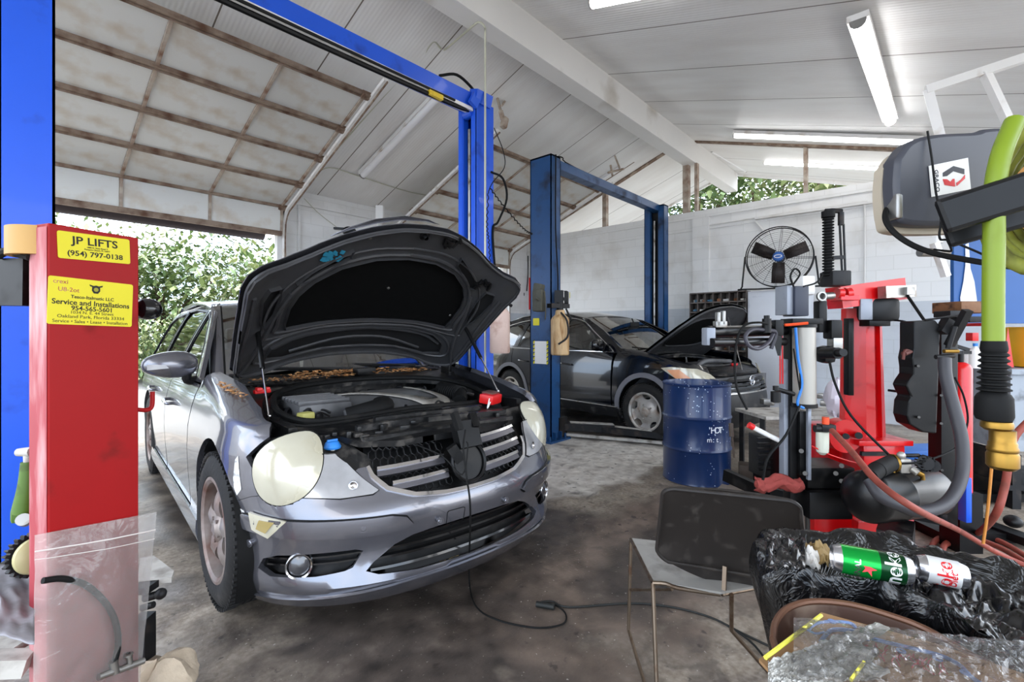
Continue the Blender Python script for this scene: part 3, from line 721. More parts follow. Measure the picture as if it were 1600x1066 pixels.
b = MB(); b.patch(F, rrect(SX(-.16), .44, SX(-.06), .51, .012), [rrect(SX(-.157), .443, SX(-.063), .507, .01)], .03, th=.002, off=.001); b.build('tow_cover', 'black_plastic', CAR)
# lamps
for g in (-1, 1):
    b = MB(); b.patch(F, head_ell(g, .985), [], .03, th=.02, off=lambda u, v: .004+.034*max(0, 1-((abs(u)-HL[0])/HL[2])**2-((v-HL[1])/HL[3])**2)); hl = b.build('headlight', 'hazed_lens', CAR)
    tag(hl, 'round hazed yellowish headlight', None)
    b = MB(); b.patch(F, head_ell(g, 1.03), [head_ell(g, .97)], .03, th=.01, off=.0); sub(b.build('seal', 'black_rubber', CAR), hl)
    b = MB(); b.patch(F, mirror(inner_lamp, g), [head_ell(g, 1.02)], .03, th=.012, off=.006); il = b.build('corner_light', 'clear_lens', CAR)
    p = F(SX(.575)*g, .675); b = MB(); b.lathe([(0, .0), (.014, .003), (.018, .008), (.02, .012)], p+V((0, -.012, 0)), V((g*.5, -1, .1)), 16); sub(b.build('reflector', 'chrome', CAR), il); b = MB(); b.tube([F(x, y)+V((0, -.004, 0)) for x, y in mirror(inner_lamp, g)[0 if g > 0 else 0:]], .003, 5, 0); sub(b.build('seal', 'black_rubber', CAR), il)
    # lower grilles beside the fog lamps
    b = MB(); b.patch(lambda u, v: F(u, v), mirror([(x, y) for x, y in fog_o], g), [], .04, off=-.05); fg = b.build('fog_recess', 'black_plastic', CAR)
    b = MB()
    for z0, z1 in ((.345, .352), (.372, .379)): b.patch(F, mirror([(SX(.54), z0+.012), (SX(.86), z0-.006), (SX(.86), z1-.006), (SX(.54), z1+.012)], g), [], .05, th=.02, off=-.02)
    sub(b.build('slat', 'black_gloss', CAR), fg)
    p = F(SX(.755)*g, .352); n = V((g*.42, -1, .02)).normalized(); b = MB()
    b.lathe([(.040, -.03), (.046, .0), (.052, .004), (.055, .0), (.055, -.03)], p, n, 32); fl = b.build('fog_light', 'chrome', CAR)
    b = MB(); b.lathe([(0, .004), (.025, .001), (.041, -.008), (.042, -.02)], p, n, 28); sub(b.build('lens', mat('fog_lens', '#4b4b4e', .25, .4, var=.3, scale=30, coat=1), CAR), fl)
b = MB(); b.patch(F, low_full, [], .05, off=-.07); li = b.build('lower_intake', 'black_plastic', CAR)
b = MB()
for z in (.315, .35, .385, .418):
    w_ = .50 if z < .36 else (.44 if z < .4 else .36)
    b.patch(F, [(SX(-w_), z-.005), (SX(w_), z-.005), (SX(w_), z+.005), (SX(-w_), z+.005)], [], .05, th=.03, off=-.02)
sub(b.build('slat', 'black_gloss', CAR), li)
# grille: backing, honeycomb mesh, chrome bars, star plate ring
b = MB(); b.patch(F, grille_full, [], .05, off=-.07); gr = b.build('grille', 'black_plastic', CAR)
for g in (-1, 1):
    b = MB()
    for j in range(6):
        for i in range(13):
            cx = .10+i*.037+(j % 2)*.018; cz = .625+j*.036
            if cx > interp([(.6, .28), (.66, .40), (.72, .46), (.85, .50)], cz): continue
            pts = [F(SX(g*(cx+.0195*cos(a))), cz+.021*sin(a))+V((0, .03, 0)) for a in [pi/6+pi/3*k for k in range(7)]]
            b.tube(pts, .0028, 4, 0)
    sub(b.build('mesh_insert', 'black_plastic', CAR), gr)
for z, wx in ((.655, .40), (.715, .465), (.775, .49)):
    if z == .775:
        seg = ((.06, wx),)
    else: seg = ((-wx, -.11), (.11, wx))
    b = MB()
    for xa, xb in seg: b.patch(F, [(SX(xa), z-.022), (SX(xb), z-.022+.012), (SX(xb), z+.014+.012), (SX(xa), z+.014)], [], .04, th=.03, off=.0)
    sub(b.build('grille_bar', mat('grille_bar', '#6d6c72', .3, .8, var=.1), CAR), gr)
    b = MB()
    for xa, xb in seg: b.patch(F, [(SX(xa), z+.0), (SX(xb), z+.012), (SX(xb), z+.024), (SX(xa), z+.012)], [], .04, th=.01, off=.008)
    sub(b.build('chrome_strip', 'chrome', CAR), gr)
go = [(x, y) for x, y in grille_full if True]
b = MB(); b.patch(F, [(0, .578), (SX(.16), .582), (SX(.31), .598), (SX(.43), .636), (SX(.495), .69), (SX(.515), .73), (SX(.50), .735), (SX(.48), .70), (SX(.42), .65), (SX(.3), .612), (SX(.15), .596), (0, .592)]+[(-x, y) for x, y in [(SX(.15), .596), (SX(.3), .612), (SX(.42), .65), (SX(.48), .70), (SX(.50), .735), (SX(.515), .73), (SX(.495), .69), (SX(.43), .636), (SX(.31), .598), (SX(.16), .582)]], [], .03, th=.03, off=.012)
sub(b.build('grille_frame', 'chrome', CAR), gr)
pc = F(0, .70)+V((0, -.035, 0)); n = V((0, -1, .32)).normalized()
b = MB(); b.lathe([(.095, .0), (.105, .012), (.098, .02), (.088, .012), (.086, -.03)], pc, n, 40); b.lathe([(.086, -.0), (0, -.01)], pc, n, 30)
b.beam(pc+V((0, -.01, .07)), pc+V((0, .04, .19)), .13, .05); b.beam(pc+V((-.05, -.0, .16)), pc+V((-.055, .04, .24)), .03, .03); b.beam(pc+V((.05, 0, .16)), pc+V((.06, .05, .22)), .04, .03)
b.beam(pc+V((-.06, -.02, .02)), pc+V((-.1, 0, .09)), .05, .05)
b.build('badge_mount', 'black_plastic', CAR)
# fenders, doors, quarters, sills for both sides
for g in (-1, 1):
    fen = [(SX(.90), .80), (SX(.865), .885), (SB(.42), .965), (SB(.6), 1.06), (SB(1.0), 1.145), (SB(1.42), 1.15), (SB(1.53), 1.02), (SB(1.54), .90), (SB(1.55), .3), (SB(1.0), .3), (SB(.85), .4), (SB(.53), .60), (SB(.515), .602), (SB(.42), .637), (SB(.34), .652), (SX(.86), .68)]
    b = MB(); b.patch(F, mirror(fen, g), [head_ell(g, 1.0), S2(A_F, g), mirror(inner_lamp, g)], .04, th=.03); b.build('front_fender', 'silver_paint', CAR)
    fd = [(1.56, .32), (2.58, .32), (2.60, .6), (2.60, 1.02), (1.56, 1.02)]
    b = MB(); b.patch(F, S2(fd, g), [], .06, th=.02); dr = b.build('front_door', 'silver_paint', CAR)
    rd = [(2.615, .32), (3.45, .32), (3.70, .78), (3.72, 1.02), (2.615, 1.02)]
    b = MB(); b.patch(F, S2(rd, g), [S2(A_R, g)], .06, th=.02); rdr = b.build('rear_door', 'silver_paint', CAR)
    for o, bb in ((dr, 2.42), (rdr, 3.48)):
        h = MB(); a = F(SB(bb-.2)*g, .84)+V((g*.018, 0, 0)); c_ = F(SB(bb)*g, .85)+V((g*.018, 0, 0)); h.tube([a+V((-.02*g, 0, 0)), a+V((.022*g, .02, 0)), c_+V((.022*g, -.02, 0)), c_+V((-.02*g, 0, 0))], .011, 8, 4); sub(h.build('door_handle', 'silver_paint', CAR), o)
    qp = [(3.46, .32), (3.5, .3), (4.3, .24), (4.75, .26), (4.80, .8), (4.78, 1.02), (3.735, 1.02), (3.715, .78)]
    b = MB(); b.patch(F, S2(qp, g), [S2(A_R, g)], .06, th=.03); b.build('rear_quarter', 'silver_paint', CAR)
    # sill, flaring towards the front wheel
    b = MB(); b.patch(lambda u, v: F(u, v)+V((g*.03*sstep(.36, .2, v), 0, 0)), S2([(1.22, .21), (3.46, .21), (3.46, .315), (1.56, .315), (1.25, .31)], g), [], .06, th=.03, off=.012); b.build('side_sill', 'silver_paint', CAR)
    # arch lining
    b = MB(); b.grid(lambda u, v: V((g*(.93-.30*v-.0), .875+.45*cos(pi*1.15-pi*1.3*u), .37+.43*sin(pi*1.15-pi*1.3*u))), 24, 2); b.build('wheel_well', 'black_rubber', CAR)
    b = MB(); b.grid(lambda u, v: V((g*(.93-.30*v-.0), 3.83+.43*cos(pi*1.15-pi*1.3*u), .37+.43*sin(pi*1.15-pi*1.3*u))), 24, 2); b.build('wheel_well', 'black_rubber', CAR)
    # glasshouse side: pillars and roof rail, three panes
    gh = [(1.56, 1.03), (1.66, 1.06), (2.0, 1.32), (2.36, 1.50), (2.7, 1.575), (3.4, 1.60), (4.2, 1.56), (4.62, 1.47), (4.80, 1.02), (2.6, 1.02)]
    w1 = [(1.80, 1.05), (2.05, 1.26), (2.40, 1.45), (2.55, 1.50), (2.60, 1.045)]; w2 = [(2.655, 1.045), (2.62, 1.505), (3.3, 1.54), (3.60, 1.53), (3.55, 1.05)]; w3 = [(3.61, 1.05), (3.66, 1.525), (4.2, 1.49), (4.45, 1.42), (4.55, 1.06)]
    b = MB(); b.patch(F, S2(gh, g), [S2(w1, g), S2(w2, g), S2(w3, g)], .07, th=.02); b.build('pillars', 'silver_paint', CAR)
    for w_ in (w1, w2, w3):
        b = MB(); b.patch(F, S2(w_, g), [], .12, off=-.008); sw = b.build('side_window', 'car_glass', CAR)
    b = MB()
    for w_ in (w1, w2, w3):
        q = S2(w_, g); cx = sum(x for x, y in q)/len(q); cy = sum(y for x, y in q)/len(q)
        b.patch(F, q, [[(cx+(x-cx)*.955, cy+(y-cy)*.93) for x, y in q]], .07, th=.008, off=.003)
    b.build('window_frame', 'black_plastic', CAR)
    ln = MB(); ln.tube([F(SB(bb)*g, z)+V((g*.004, 0, 0)) for bb, z in ((1.66, 1.05), (2.0, 1.30), (2.36, 1.475), (2.7, 1.55), (3.4, 1.575), (4.2, 1.53))], .006, 6, 6); ln.build('roof_trim', 'chrome', CAR)
    # door mirror
    p0 = F(SB(1.78)*g, 1.05); mr = MB(); c_ = p0+V((g*.14, -.02, .085))
    def mf(u, v, c_=c_, g=g):
        a = 2*pi*u; t = pi*v; x = .145*cos(t); k = max(0,sin(t))**.75; y = -.062*cos(a)*k if cos(a) > 0 else -.035*cos(a)*k; return c_+V((g*x, y, .082*sin(a)*k*(1-.18*g*0-.15*cos(t))))
    mr.grid(mf, 24, 14, True); mo = mr.build('door_mirror', 'silver_paint', CAR)
    mr = MB(); mr.tube([p0+V((-.02*g, 0, -.02)), p0+V((.05*g, -.01, -.015)), c_+V((-.09*g, .0, -.03))], .028, 8, 4); sub(mr.build('mirror_arm', 'black_plastic', CAR), mo)
    mr = MB(); mr.grid(lambda u, v: c_+V((g*(.12-.13*u), -.064+.012*abs(u-.3)-.002, -.008+(v-.5)*.034*(1-.5*u))), 6, 3); sub(mr.build('turn_signal', 'clear_lens', CAR), mo)
    # wheels
    wheel(CAR, (g*.94, .875, .372), g, rz=0 if g > 0 else radians(2)); wheel(CAR, (g*.94, 3.83, .372), g)
mat('scuff', '#d9d8d6', .6, var=.2, scale=20, dirt='#6b6b70', damt=.45, dscale=40)
b = MB()
for q_ in ([(-SB(.50), .63), (-SB(.47), .66), (-SB(.485), .72), (-SB(.50), .80), (-SB(.52), .78), (-SB(.53), .70), (-SB(.52), .66)], [(-SB(.46), .54), (-SB(.445), .545), (-SB(.46), .57), (-SB(.48), .575), (-SB(.485), .55)]): b.patch(F, q_, [], .02, th=.001, off=.002)
b.build('scuff_mark', 'scuff', CAR)
# windshield, roof, rear
def ws(u, v):   # u -1..1, v 0..1
    hw = .80-.14*v; x = hw*u; bb = 1.50+.86*v+.16*u*u*(1-.3*v); z = 1.03+.53*v+.03*sin(pi*v)-.03*u*u
    return V((x, bb, z))
b = MB(); b.grid(lambda u, v: ws(-.93+1.86*u, .05+.95*v), 20, 10); wsh = b.build('windshield', 'screen_glass', CAR)
b = MB()
for g in (-1, 1): b.grid(lambda u, v: ws(g*(.93+.09*u), v)+V((0, 0, .006)), 2, 12)
b.build('a_pillar', 'silver_paint', CAR, solid=.02)
b = MB()
for g in (-1, 1): b.grid(lambda u, v: ws(g*(.915+.02*u), .03+.97*v)+V((0, 0, .004)), 1, 12)
b.build('windshield_seal', 'black_rubber', CAR)
def rf(u, v):
    x = (u*2-1); bb = 2.34+2.2*v; hw = interp([(2.3, .655), (2.8, .66), (4, .64), (4.6, .58)], bb); return V((x*hw, bb+.13*x*x*(1-v), interp([(2.34, 1.565), (2.7, 1.62), (3.3, 1.655), (4.0, 1.635), (4.54, 1.57)], bb)-.05*x*x))
b = MB(); b.grid(rf, 16, 20); b.build('roof', 'silver_paint', CAR, solid=.02)
b = MB(); b.grid(lambda u, v: V(((u*2-1)*(.60+.28*v), 4.54+.36*sin(pi/2*v), 1.57-1.3*v+.02)), 14, 12); b.build('tailgate', 'silver_paint', CAR)
b = MB(); b.box((0, 2.6, .24), (1.7, 4.2, .08)); b.box((0, .75, .23), (1.2, .9, .06)); b.box((0, 3.0, .5), (1.55, 2.9, .5)); b.build('underbody', 'black_rubber', CAR)
b = MB(); b.box((0, 1.75, .95), (1.6, .5, .2), b=.06); b.box((0, 1.62, .75), (1.5, .15, .5)); b.build('dashboard', 'black_plastic', CAR)
for x in (-.38, .38):
    b = MB(); b.box((x, 2.75, .85), (.5, .14, .7), rx=-.2, b=.06); b.box((x, 2.83, 1.27), (.26, .1, .2), b=.04); b.build('seat', mat('seat_cloth', '#5a5a5c', .8), CAR)
b = MB(); b.lathe([(.17, -.012), (.182, 0), (.17, .012), (.158, 0), (.17, -.012)], (.38, 2.1, 1.05), (0, -1, .5), 28); b.box((.38, 2.1, 1.05), (.3, .03, .05)); b.build('steering_wheel', 'black_plastic', CAR)

# ------------------------------------------------------------------ engine bay
mat('bay_black', '#101011', .38, .1, var=.35, scale=15, dirt='#55504a', damt=.3, dscale=12, bump=.3, bscale=30)
mat('engine_grey', '#5a5a5c', .45, .1, var=.25, scale=8, dirt='#2a2a2a', damt=.35)
mat('bright_alloy', '#a8a39b', .4, .5, var=.15, dirt='#6b655c', damt=.35, dscale=14)
def deck(x, bb): return V((x, bb, interp([(.2, .83), (.4, .862), (.6, .885), (1.0, .96), (1.3, 1.0), (1.5, 1.02)], bb)-.05*x*x*(1.4-bb)))
bay = [(.0, .60), (.3, .58), (.52, .60), (.62, .68), (.66, .85), (.60, 1.08), (.45, 1.22), (.2, 1.29), (0, 1.31)]
bayf = [(x, y) for x, y in smooth2(bay)] if 'smooth2' in globals() else bay
bayf = bay+[(-x, y) for x, y in bay[::-1][1:-1]]
P = smooth_path([(x, y, 0) for x, y in bayf+[bayf[0]]], 4); bayf = [(p.x, p.y) for p in P[:-1]]
out = [(0, .17), (.3, .20), (.46, .28), (.50, .36), (.56, .45), (.68, .62), (.80, .68), (.82, 1.0), (.80, 1.5), (-.80, 1.5), (-.82, 1.0), (-.80, .68), (-.68, .62), (-.56, .45), (-.50, .36), (-.46, .28), (-.3, .20)]
b = MB(); b.patch(deck, out, [bayf], .06, th=.03); dk = b.build('bay_panel', 'bay_black', CAR)
b = MB(); b.tube([deck(x, y)+V((0, 0, .012)) for x, y in bayf+[bayf[0]]], .017, 8, 0); b.tube([deck(x*1.07, (y-.95)*1.07+.95)+V((0, 0, .004)) for x, y in bayf+[bayf[0]]], .009, 6, 0); sub(b.build('seal', 'black_rubber', CAR), dk)
b = MB()
for x0, x1, y_, z_ in ((-.42, .05, .40, .03), (-.3, .35, .46, .035), (-.05, .48, .36, .03), (-.45, .45, .27, .02)): b.beam(deck(x0, y_)+V((0, 0, z_*.5)), deck(x1, y_-.02)+V((0, 0, z_*.5)), .035, z_)
for k in range(26):
    x = random.uniform(-.6, .6); y_ = random.uniform(.27, .52); b.box(deck(x, y_)+V((0, 0, .01)), (random.uniform(.02, .07), random.uniform(.015, .04), random.uniform(.015, .04)), rz=random.uniform(-.4, .4), b=.004)
b.build('radiator_support', 'bay_black', CAR)
b = MB(); b.box((0, 1.0, .48), (1.3, 1.0, .05)); b.box((0, 1.42, .75), (1.4, .05, .5)); b.box((-.7, .95, .7), (.04, 1.0, .4)); b.box((.7, .95, .7), (.04, 1.0, .4)); b.box((0, .5, .6), (1.3, .04, .5)); b.build('bay_tub', 'bay_black', CAR)
# engine cover
def ec(u, v):
    x = (u*2-1)*.36; y_ = .66+.50*v; z_ = .885+.055*v+.035*max(0,sin(pi*v))**.5-.03*abs(u*2-1)**3-.04*max(0, (.2-v)*5)**2*.6; return V((x+.03, y_, z_))
b = MB(); b.grid(ec, 14, 12); e = b.build('engine_cover', 'engine_grey', CAR, solid=.05)
b = MB(); pts = [(-.30, 1.10), (-.05, .90), (.10, .76), (.18, .70), (.28, .70), (.31, .78), (.27, .93), (.2, 1.05)]
def ecp(x, y_): return ec((x-.03)/.72+.5, (y_-.66)/.5)
w_ = .028; L = []; R_ = []
P = smooth_path([(x, y, 0) for x, y in pts], 5)
for i, p in enumerate(P):
    d = (P[min(i+1, len(P)-1)]-P[max(i-1, 0)]).normalized(); nn = V((-d.y, d.x, 0))*(.012+.03*sin(pi*min(1, i/len(P)*1.1))); L.append(p+nn); R_.append(p-nn)
vs = [ecp(p.x, p.y)+V((0, 0, .008)) for p in L+R_]; n_ = len(P); b.add(vs, [(i, i+1, n_+i+1, n_+i) for i in range(n_-1)])
sub(b.build('cover_stripe', 'bright_alloy', CAR, solid=-.006), e)
sub(text('CDI', .05, CAR.matrix_basis @ plane_mat(ecp(.2, .725)+V((0, 0, .016)), (1, 0, 0), (0, 1, .05)), 'black_plastic', 'lettering', CAR), e)
b = MB(); b.tube([(-.34, .70, .87), (-.22, .66, .90), (-.12, .70, .91), (-.1, .8, .90)], .055, 12, 6); b.tube([(.42, .72, .88), (.48, .82, .92), (.46, 1.0, .94)], .05, 12, 6)
for k in range(9): b.lathe([(.052, -.004), (.06, 0), (.052, .004)], (.475-.0015*k*k*.1, .78+.022*k, .915), (0, 1, .1), 14)
b.build('intake_hose', 'black_rubber', CAR)
b = MB(); b.box((-.42, .96, .90), (.30, .36, .10), b=.03)
for k in range(6): b.box((-.42, .82+.055*k, .955), (.28, .016, .02), b=.004)
b.build('air_box', 'engine_grey', CAR)
b = MB(); b.tube([(-.55, .66, .80), (-.3, .70, .86), (.1, .62, .86), (.5, .66, .84)], .009, 6, 6); b.tube([(-.5, 1.1, .86), (-.3, 1.18, .90), (0, 1.22, .9), (.4, 1.16, .9), (.55, 1.0, .86)], .012, 6, 6); b.tube([(.35, 1.1, .88), (.5, 1.05, .93), (.58, .9, .88)], .014, 6, 6); b.tube([(.40, .95, .9), (.52, 1.12, .92), (.56, 1.2, .9)], .01, 6, 6); b.build('bay_hose', 'black_rubber', CAR)
b = MB(); b.cyl((.52, .98, .82), (.52, .98, .93), .045, n=20); b.cyl((.52, .98, .93), (.52, .98, .95), .03, n=16); b.cyl((.58, 1.1, .8), (.58, 1.1, .9), .04, n=16); b.build('fluid_reservoir', 'steel', CAR)
b = MB(); random.seed(21)
for k in range(34):
    a = random.uniform(0, 2*pi); x, y_ = .56*cos(a), .93+.27*sin(a); p = V((x, y_, .87+.10*(y_-.65))); q_ = p+V((random.uniform(-.12, .12), random.uniform(-.08, .08), random.uniform(-.01, .03)))
    if k % 2: b.tube([p, p.lerp(q_, .5)+V((0, 0, .025)), q_], random.uniform(.005, .011), 6, 4)
    else: b.box(p, (random.uniform(.03, .08), random.uniform(.03, .06), random.uniform(.03, .05)), rz=random.uniform(0, 3), b=.006)
b.build('bay_fittings', 'dark_metal', CAR)
b = MB(); b.box((-.56, .70, .90), (.07, .06, .05), rz=.3, b=.01); b.build('dipstick_cap', mat('olive', '#a8a35a', .5), CAR)
for g in (-1, 1):
    b = MB(); b.patch(F, mirror([(SX(.40), .60), (SX(.5), .80), (SX(.62), .86), (SX(.72), .90), (SX(.88), .92), (SX(.88), .62)], g), [], .05, off=-.06); b.build('lamp_housing', 'bay_black', CAR)
# washer bottle neck with blue cap, seen between headlight and grille
b = MB(); b.tube([(-.545, .40, .60), (-.55, .385, .72), (-.548, .38, .80)], lambda t: .026-.004*t, 12, 4); wb = b.build('washer_neck', mat('grimy_clear', '#cfc8b4', .4, dirt='#7a5a3a', damt=.5, dscale=9), CAR)
b = MB(); b.lathe([(0, .03), (.02, .03), (.03, .024), (.036, .012), (.040, .004), (.038, -.004), (.028, -.006)], (-.548, .38, .80), (0, 0, 1), 24); b.box((-.548, .38, .832), (.05, .012, .012), b=.004); sub(b.build('washer_cap', mat('cap_blue', '#2f7fd0', .4), CAR), wb)
# cowl behind the bay
b = MB(); b.grid(lambda u, v: V(((u*2-1)*.78, 1.33+.26*v+.10*(u*2-1)**2*v, .995+.06*v-.015*sin(pi*v)-.02*(u*2-1)**2)), 16, 6); cw = b.build('cowl', 'bay_black', CAR, solid=.02)
b = MB(); c_ = V((-.47, 1.40, 1.005))
for k in range(10):
    x = -.66+k*.04; b.box((x, 1.40, 1.012), (.012, .12, .012), rx=.1)
b.add(*(lambda t: (t.v, t.f))(MB().tube([(c_.x+.21*cos(a), c_.y+.07*sin(a), 1.012) for a in [2*pi*k/24 for k in range(25)]], .009, 6, 0))); b.build('vent_grille', 'black_plastic', CAR)
for (xa, xb, yb, z) in ((.10, -.62, 1.60, 1.06), (.62, .02, 1.58, 1.06)):
    b = MB(); b.tube([(xa, 1.50, 1.045), (xa*.7+xb*.3, 1.54, 1.075), (xb, yb+.03, 1.095)], .008, 6, 4); b.beam((xa-.05, 1.53, 1.07), (xb-.05, yb+.05, 1.10), .012, .022); b.build('wiper', 'black_plastic', CAR)
b = MB(); b.box((.10, 1.44, 1.055), (.15, .08, .05), rz=.1, b=.015); b.build('wiper_motor_cover', 'black_plastic', CAR)
# jumper posts / clamp reds
b = MB(); c_ = V((-.655, 1.13, 1.0)); b.box(c_, (.09, .03, .022), rz=.2, b=.006); b.box(c_+V((-.02, -.015, .014)), (.03, .05, .02), b=.005); b.box(c_+V((.03, .01, .012)), (.02, .045, .02), b=.005); b.build('terminal_cover', mat('red_plastic', '#d0191a', .35, var=.15), CAR)
b = MB(); c_ = deck(.52, .52)+V((0, 0, .05)); b.box(c_, (.13, .10, .06), rz=.4, rx=.1, b=.012); rb = b.build('fuse_cover', 'red_plastic', CAR)
b = MB(); b.box(c_+V((.02, .02, .034)), (.10, .08, .012), rz=.4, rx=.1, b=.004); sub(b.build('cover_top', mat('brown_grime', '#5c3a34', .7), CAR), rb)
b = MB(); b.tube([c_+V((-.05, -.05, .01)), c_+V((-.075, -.06, -.05)), c_+V((-.055, -.065, -.01))], .004, 5, 3); sub(b.build('strap', 'white_plain', CAR), rb)

# ------------------------------------------------------------------ open hood
HP = V((0, 1.38, 1.06)); HM = Matrix.Translation(HP+V((0, 0, .15))) @ Matrix.Rotation(-radians(46.5), 4, 'X') @ Matrix.Translation(-HP)
def hs(x, bb): return V((x, bb, .075*x*max(0, 1.38-bb)+interp([(.15, .84), (.25, .885), (.4, .935), (.7, .995), (1.0, 1.035), (1.5, 1.08)], bb)-.10*x*x-.21*abs(x)**3.5))
ho = [(0, .215), (.15, .225), (.30, .27), (.45, .34), (.60, .43), (.72, .475), (.81, .485), (.865, .52), (.88, .60), (.86, .76), (.84, .95), (.81, 1.2), (.79, 1.36), (.74, 1.44), (.62, 1.47), (.45, 1.42), (.2, 1.385), (0, 1.38)]
hof = ho+[(-x, y) for x, y in ho[::-1][1:-1]]
def T(bl): q = MB(); q.add(bl.v, bl.f, HM); return q
hf = lambda dz: (lambda x, y: hs(x, y)+V((0, 0, dz)))
b = MB(); b.patch(hf(.0), hof, [], .06, th=.004, off=.006); hood = T(b).build('hood', 'silver_paint', CAR)
b = MB(); b.patch(lambda x, y: hs(x, max(y, .2))+V((0, y-max(y, .2), .02+.25*max(0, .26-y))), [(-.50, .355), (-.40, .30), (-.28, .25), (-.15, .215), (0, .205), (.10, .215), (.02, .195), (-.14, .188), (-.30, .222), (-.42, .285)], [], .05, th=.004); sub(T(b).build('hood_lip', 'silver_paint', CAR), hood)
mat('hood_inner', '#3b3b3d', .42, .2, var=.3, scale=8, dirt='#3b3a38', damt=.3, dscale=6)
mat('hood_pad', '#060606', .95, var=.2, scale=30, spec=.1)
def scale_poly(p, cx, cy, kx, ky): return [(cx+(x-cx)*kx, cy+(y-cy)*ky) for x, y in p]
pad = [(0, .47), (.2, .49), (.38, .56), (.50, .66), (.56, .76), (.58, .86), (.57, 1.0), (.555, 1.06), (.3, 1.04), (0, 1.03)]; padf = pad+[(-x, y) for x, y in pad[::-1][1:-1]]
low = [(0, 1.10), (.3, 1.11), (.5, 1.15), (.60, 1.22), (.62, 1.32), (.5, 1.35), (.25, 1.30), (0, 1.29)]; lowf = low+[(-x, y) for x, y in low[::-1][1:-1]]
slot = []
for g in (-1, 1):
    slot.append([(g*x, y) for x, y in [(.36, .42), (.44, .48), (.55, .58), (.60, .66), (.56, .66), (.46, .57), (.36, .48)]])
    slot.append([(g*x, y) for x, y in [(.68, .66), (.74, .66), (.76, .74), (.72, .95), (.69, 1.0), (.66, .90), (.66, .76)]])
b = MB(); b.patch(hf(-.03), scale_poly(hof, 0, .9, .985, .985), [padf, lowf]+slot, .05, th=-.028 if 0 else .022); hin = T(b).build('inner_panel', 'hood_inner', CAR)
b = MB(); b.patch(hf(-.012), scale_poly(hof, 0, .9, .96, .96), [], .08); sub(T(b).build('inner_skin', mat('skin_dark', '#141415', .6, var=.3), CAR), hood)
b = MB(); b.patch(hf(-.022), scale_poly(padf, 0, .8, .99, .985), [], .06, th=.003); pd = T(b).build('insulation_pad', 'hood_pad', CAR)
sub(hin, hood); pd.location = pd.location-hood.location; pd.parent = hood
b = MB()
def tb(poly, r, dz, close=True): P = [hs(x, y)+V((0, 0, dz)) for x, y in (poly+[poly[0]] if close else poly)]; b.tube(P, r, 6, 3)
tb(scale_poly(hof, 0, .9, .975, .975), .010, -.036); tb(scale_poly(padf, 0, .8, 1.07, 1.08), .012, -.036); tb(scale_poly(padf, 0, .8, 1.2, 1.24), .008, -.034)
tb(scale_poly(lowf, 0, 1.22, 1.08, 1.15), .010, -.036); tb([(-.58, 1.24), (-.4, 1.16), (0, 1.12), (.4, 1.16), (.58, 1.24)], .012, -.03, False); tb([(-.46, 1.32), (-.2, 1.24), (0, 1.22), (.2, 1.24), (.46, 1.32)], .01, -.018, False)
for g in (-1, 1): tb([(g*.60, .74), (g*.64, .9), (g*.66, 1.1), (g*.70, 1.3), (g*.74, 1.4)], .013, -.036, False); tb([(g*.80, .70), (g*.78, .95), (g*.77, 1.2), (g*.75, 1.36)], .012, -.034, False)
sub(T(b).build('pressed_rib', 'hood_inner', CAR), hood)
b = MB()
for g, x, y in ((1, .20, .30), (1, .62, .60)):
    for k in range(9): p = hs(x+random.uniform(-.05, .05), y+random.uniform(-.03, .03))+V((0, 0, -.045)); b.box(p, (.05, .018, .018), rz=random.uniform(0, 3), b=.004)
b.lathe([(.012, -.07), (.016, -.06), (.016, -.045), (.03, -.04)], hs(0.0, .27), (0, 0, 1), 12); sub(T(b).build('latch', 'black_plastic', CAR), hood)
b = MB()
for x, y in ((0, .75), (-.3, .33), (.55, .95)): b.lathe([(0, -.032), (.008, -.030), (.010, -.026)], hs(x, y), (0, 0, 1), 8)
b.box(hs(-.33, 1.065)+V((0, 0, -.04)), (.045, .02, .006), rz=.1)
sub(T(b).build('clip', 'steel', CAR), hood)
b = MB()
for k in range(16): x = -.47+random.uniform(-.05, .06); y = .46+random.uniform(-.03, .03); b.box(hs(x, y)+V((0, 0, -.045)), (random.uniform(.01, .03),)*2+(.004,), rz=random.uniform(0, 3))
sub(T(b).build('blue_residue', mat('blue_residue', '#1f6f8a', .5, var=.5, scale=30), CAR), hood)
# gas struts
for g in (-1, 1):
    a = V((g*.735, .70, .925)); c_ = HM @ V((g*.70, 1.02, .99)); m_ = a.lerp(c_, .45)
    b = MB(); b.cyl(m_, c_, .013, n=12); b.ball(c_, .016, 8, 6); st = b.build('gas_strut', 'black_plastic', CAR)
    b = MB(); b.cyl(a, m_, .005, n=8); b.ball(a, .012, 8, 6); sub(b.build('strut_rod', 'chrome', CAR), st)
    b = MB(); b.box((g*.75, 1.36, 1.04), (.03, .12, .09), b=.008); b.box((g*.75, 1.30, 1.0), (.05, .05, .05), b=.01); b.build('hood_hinge', 'black_plastic', CAR)
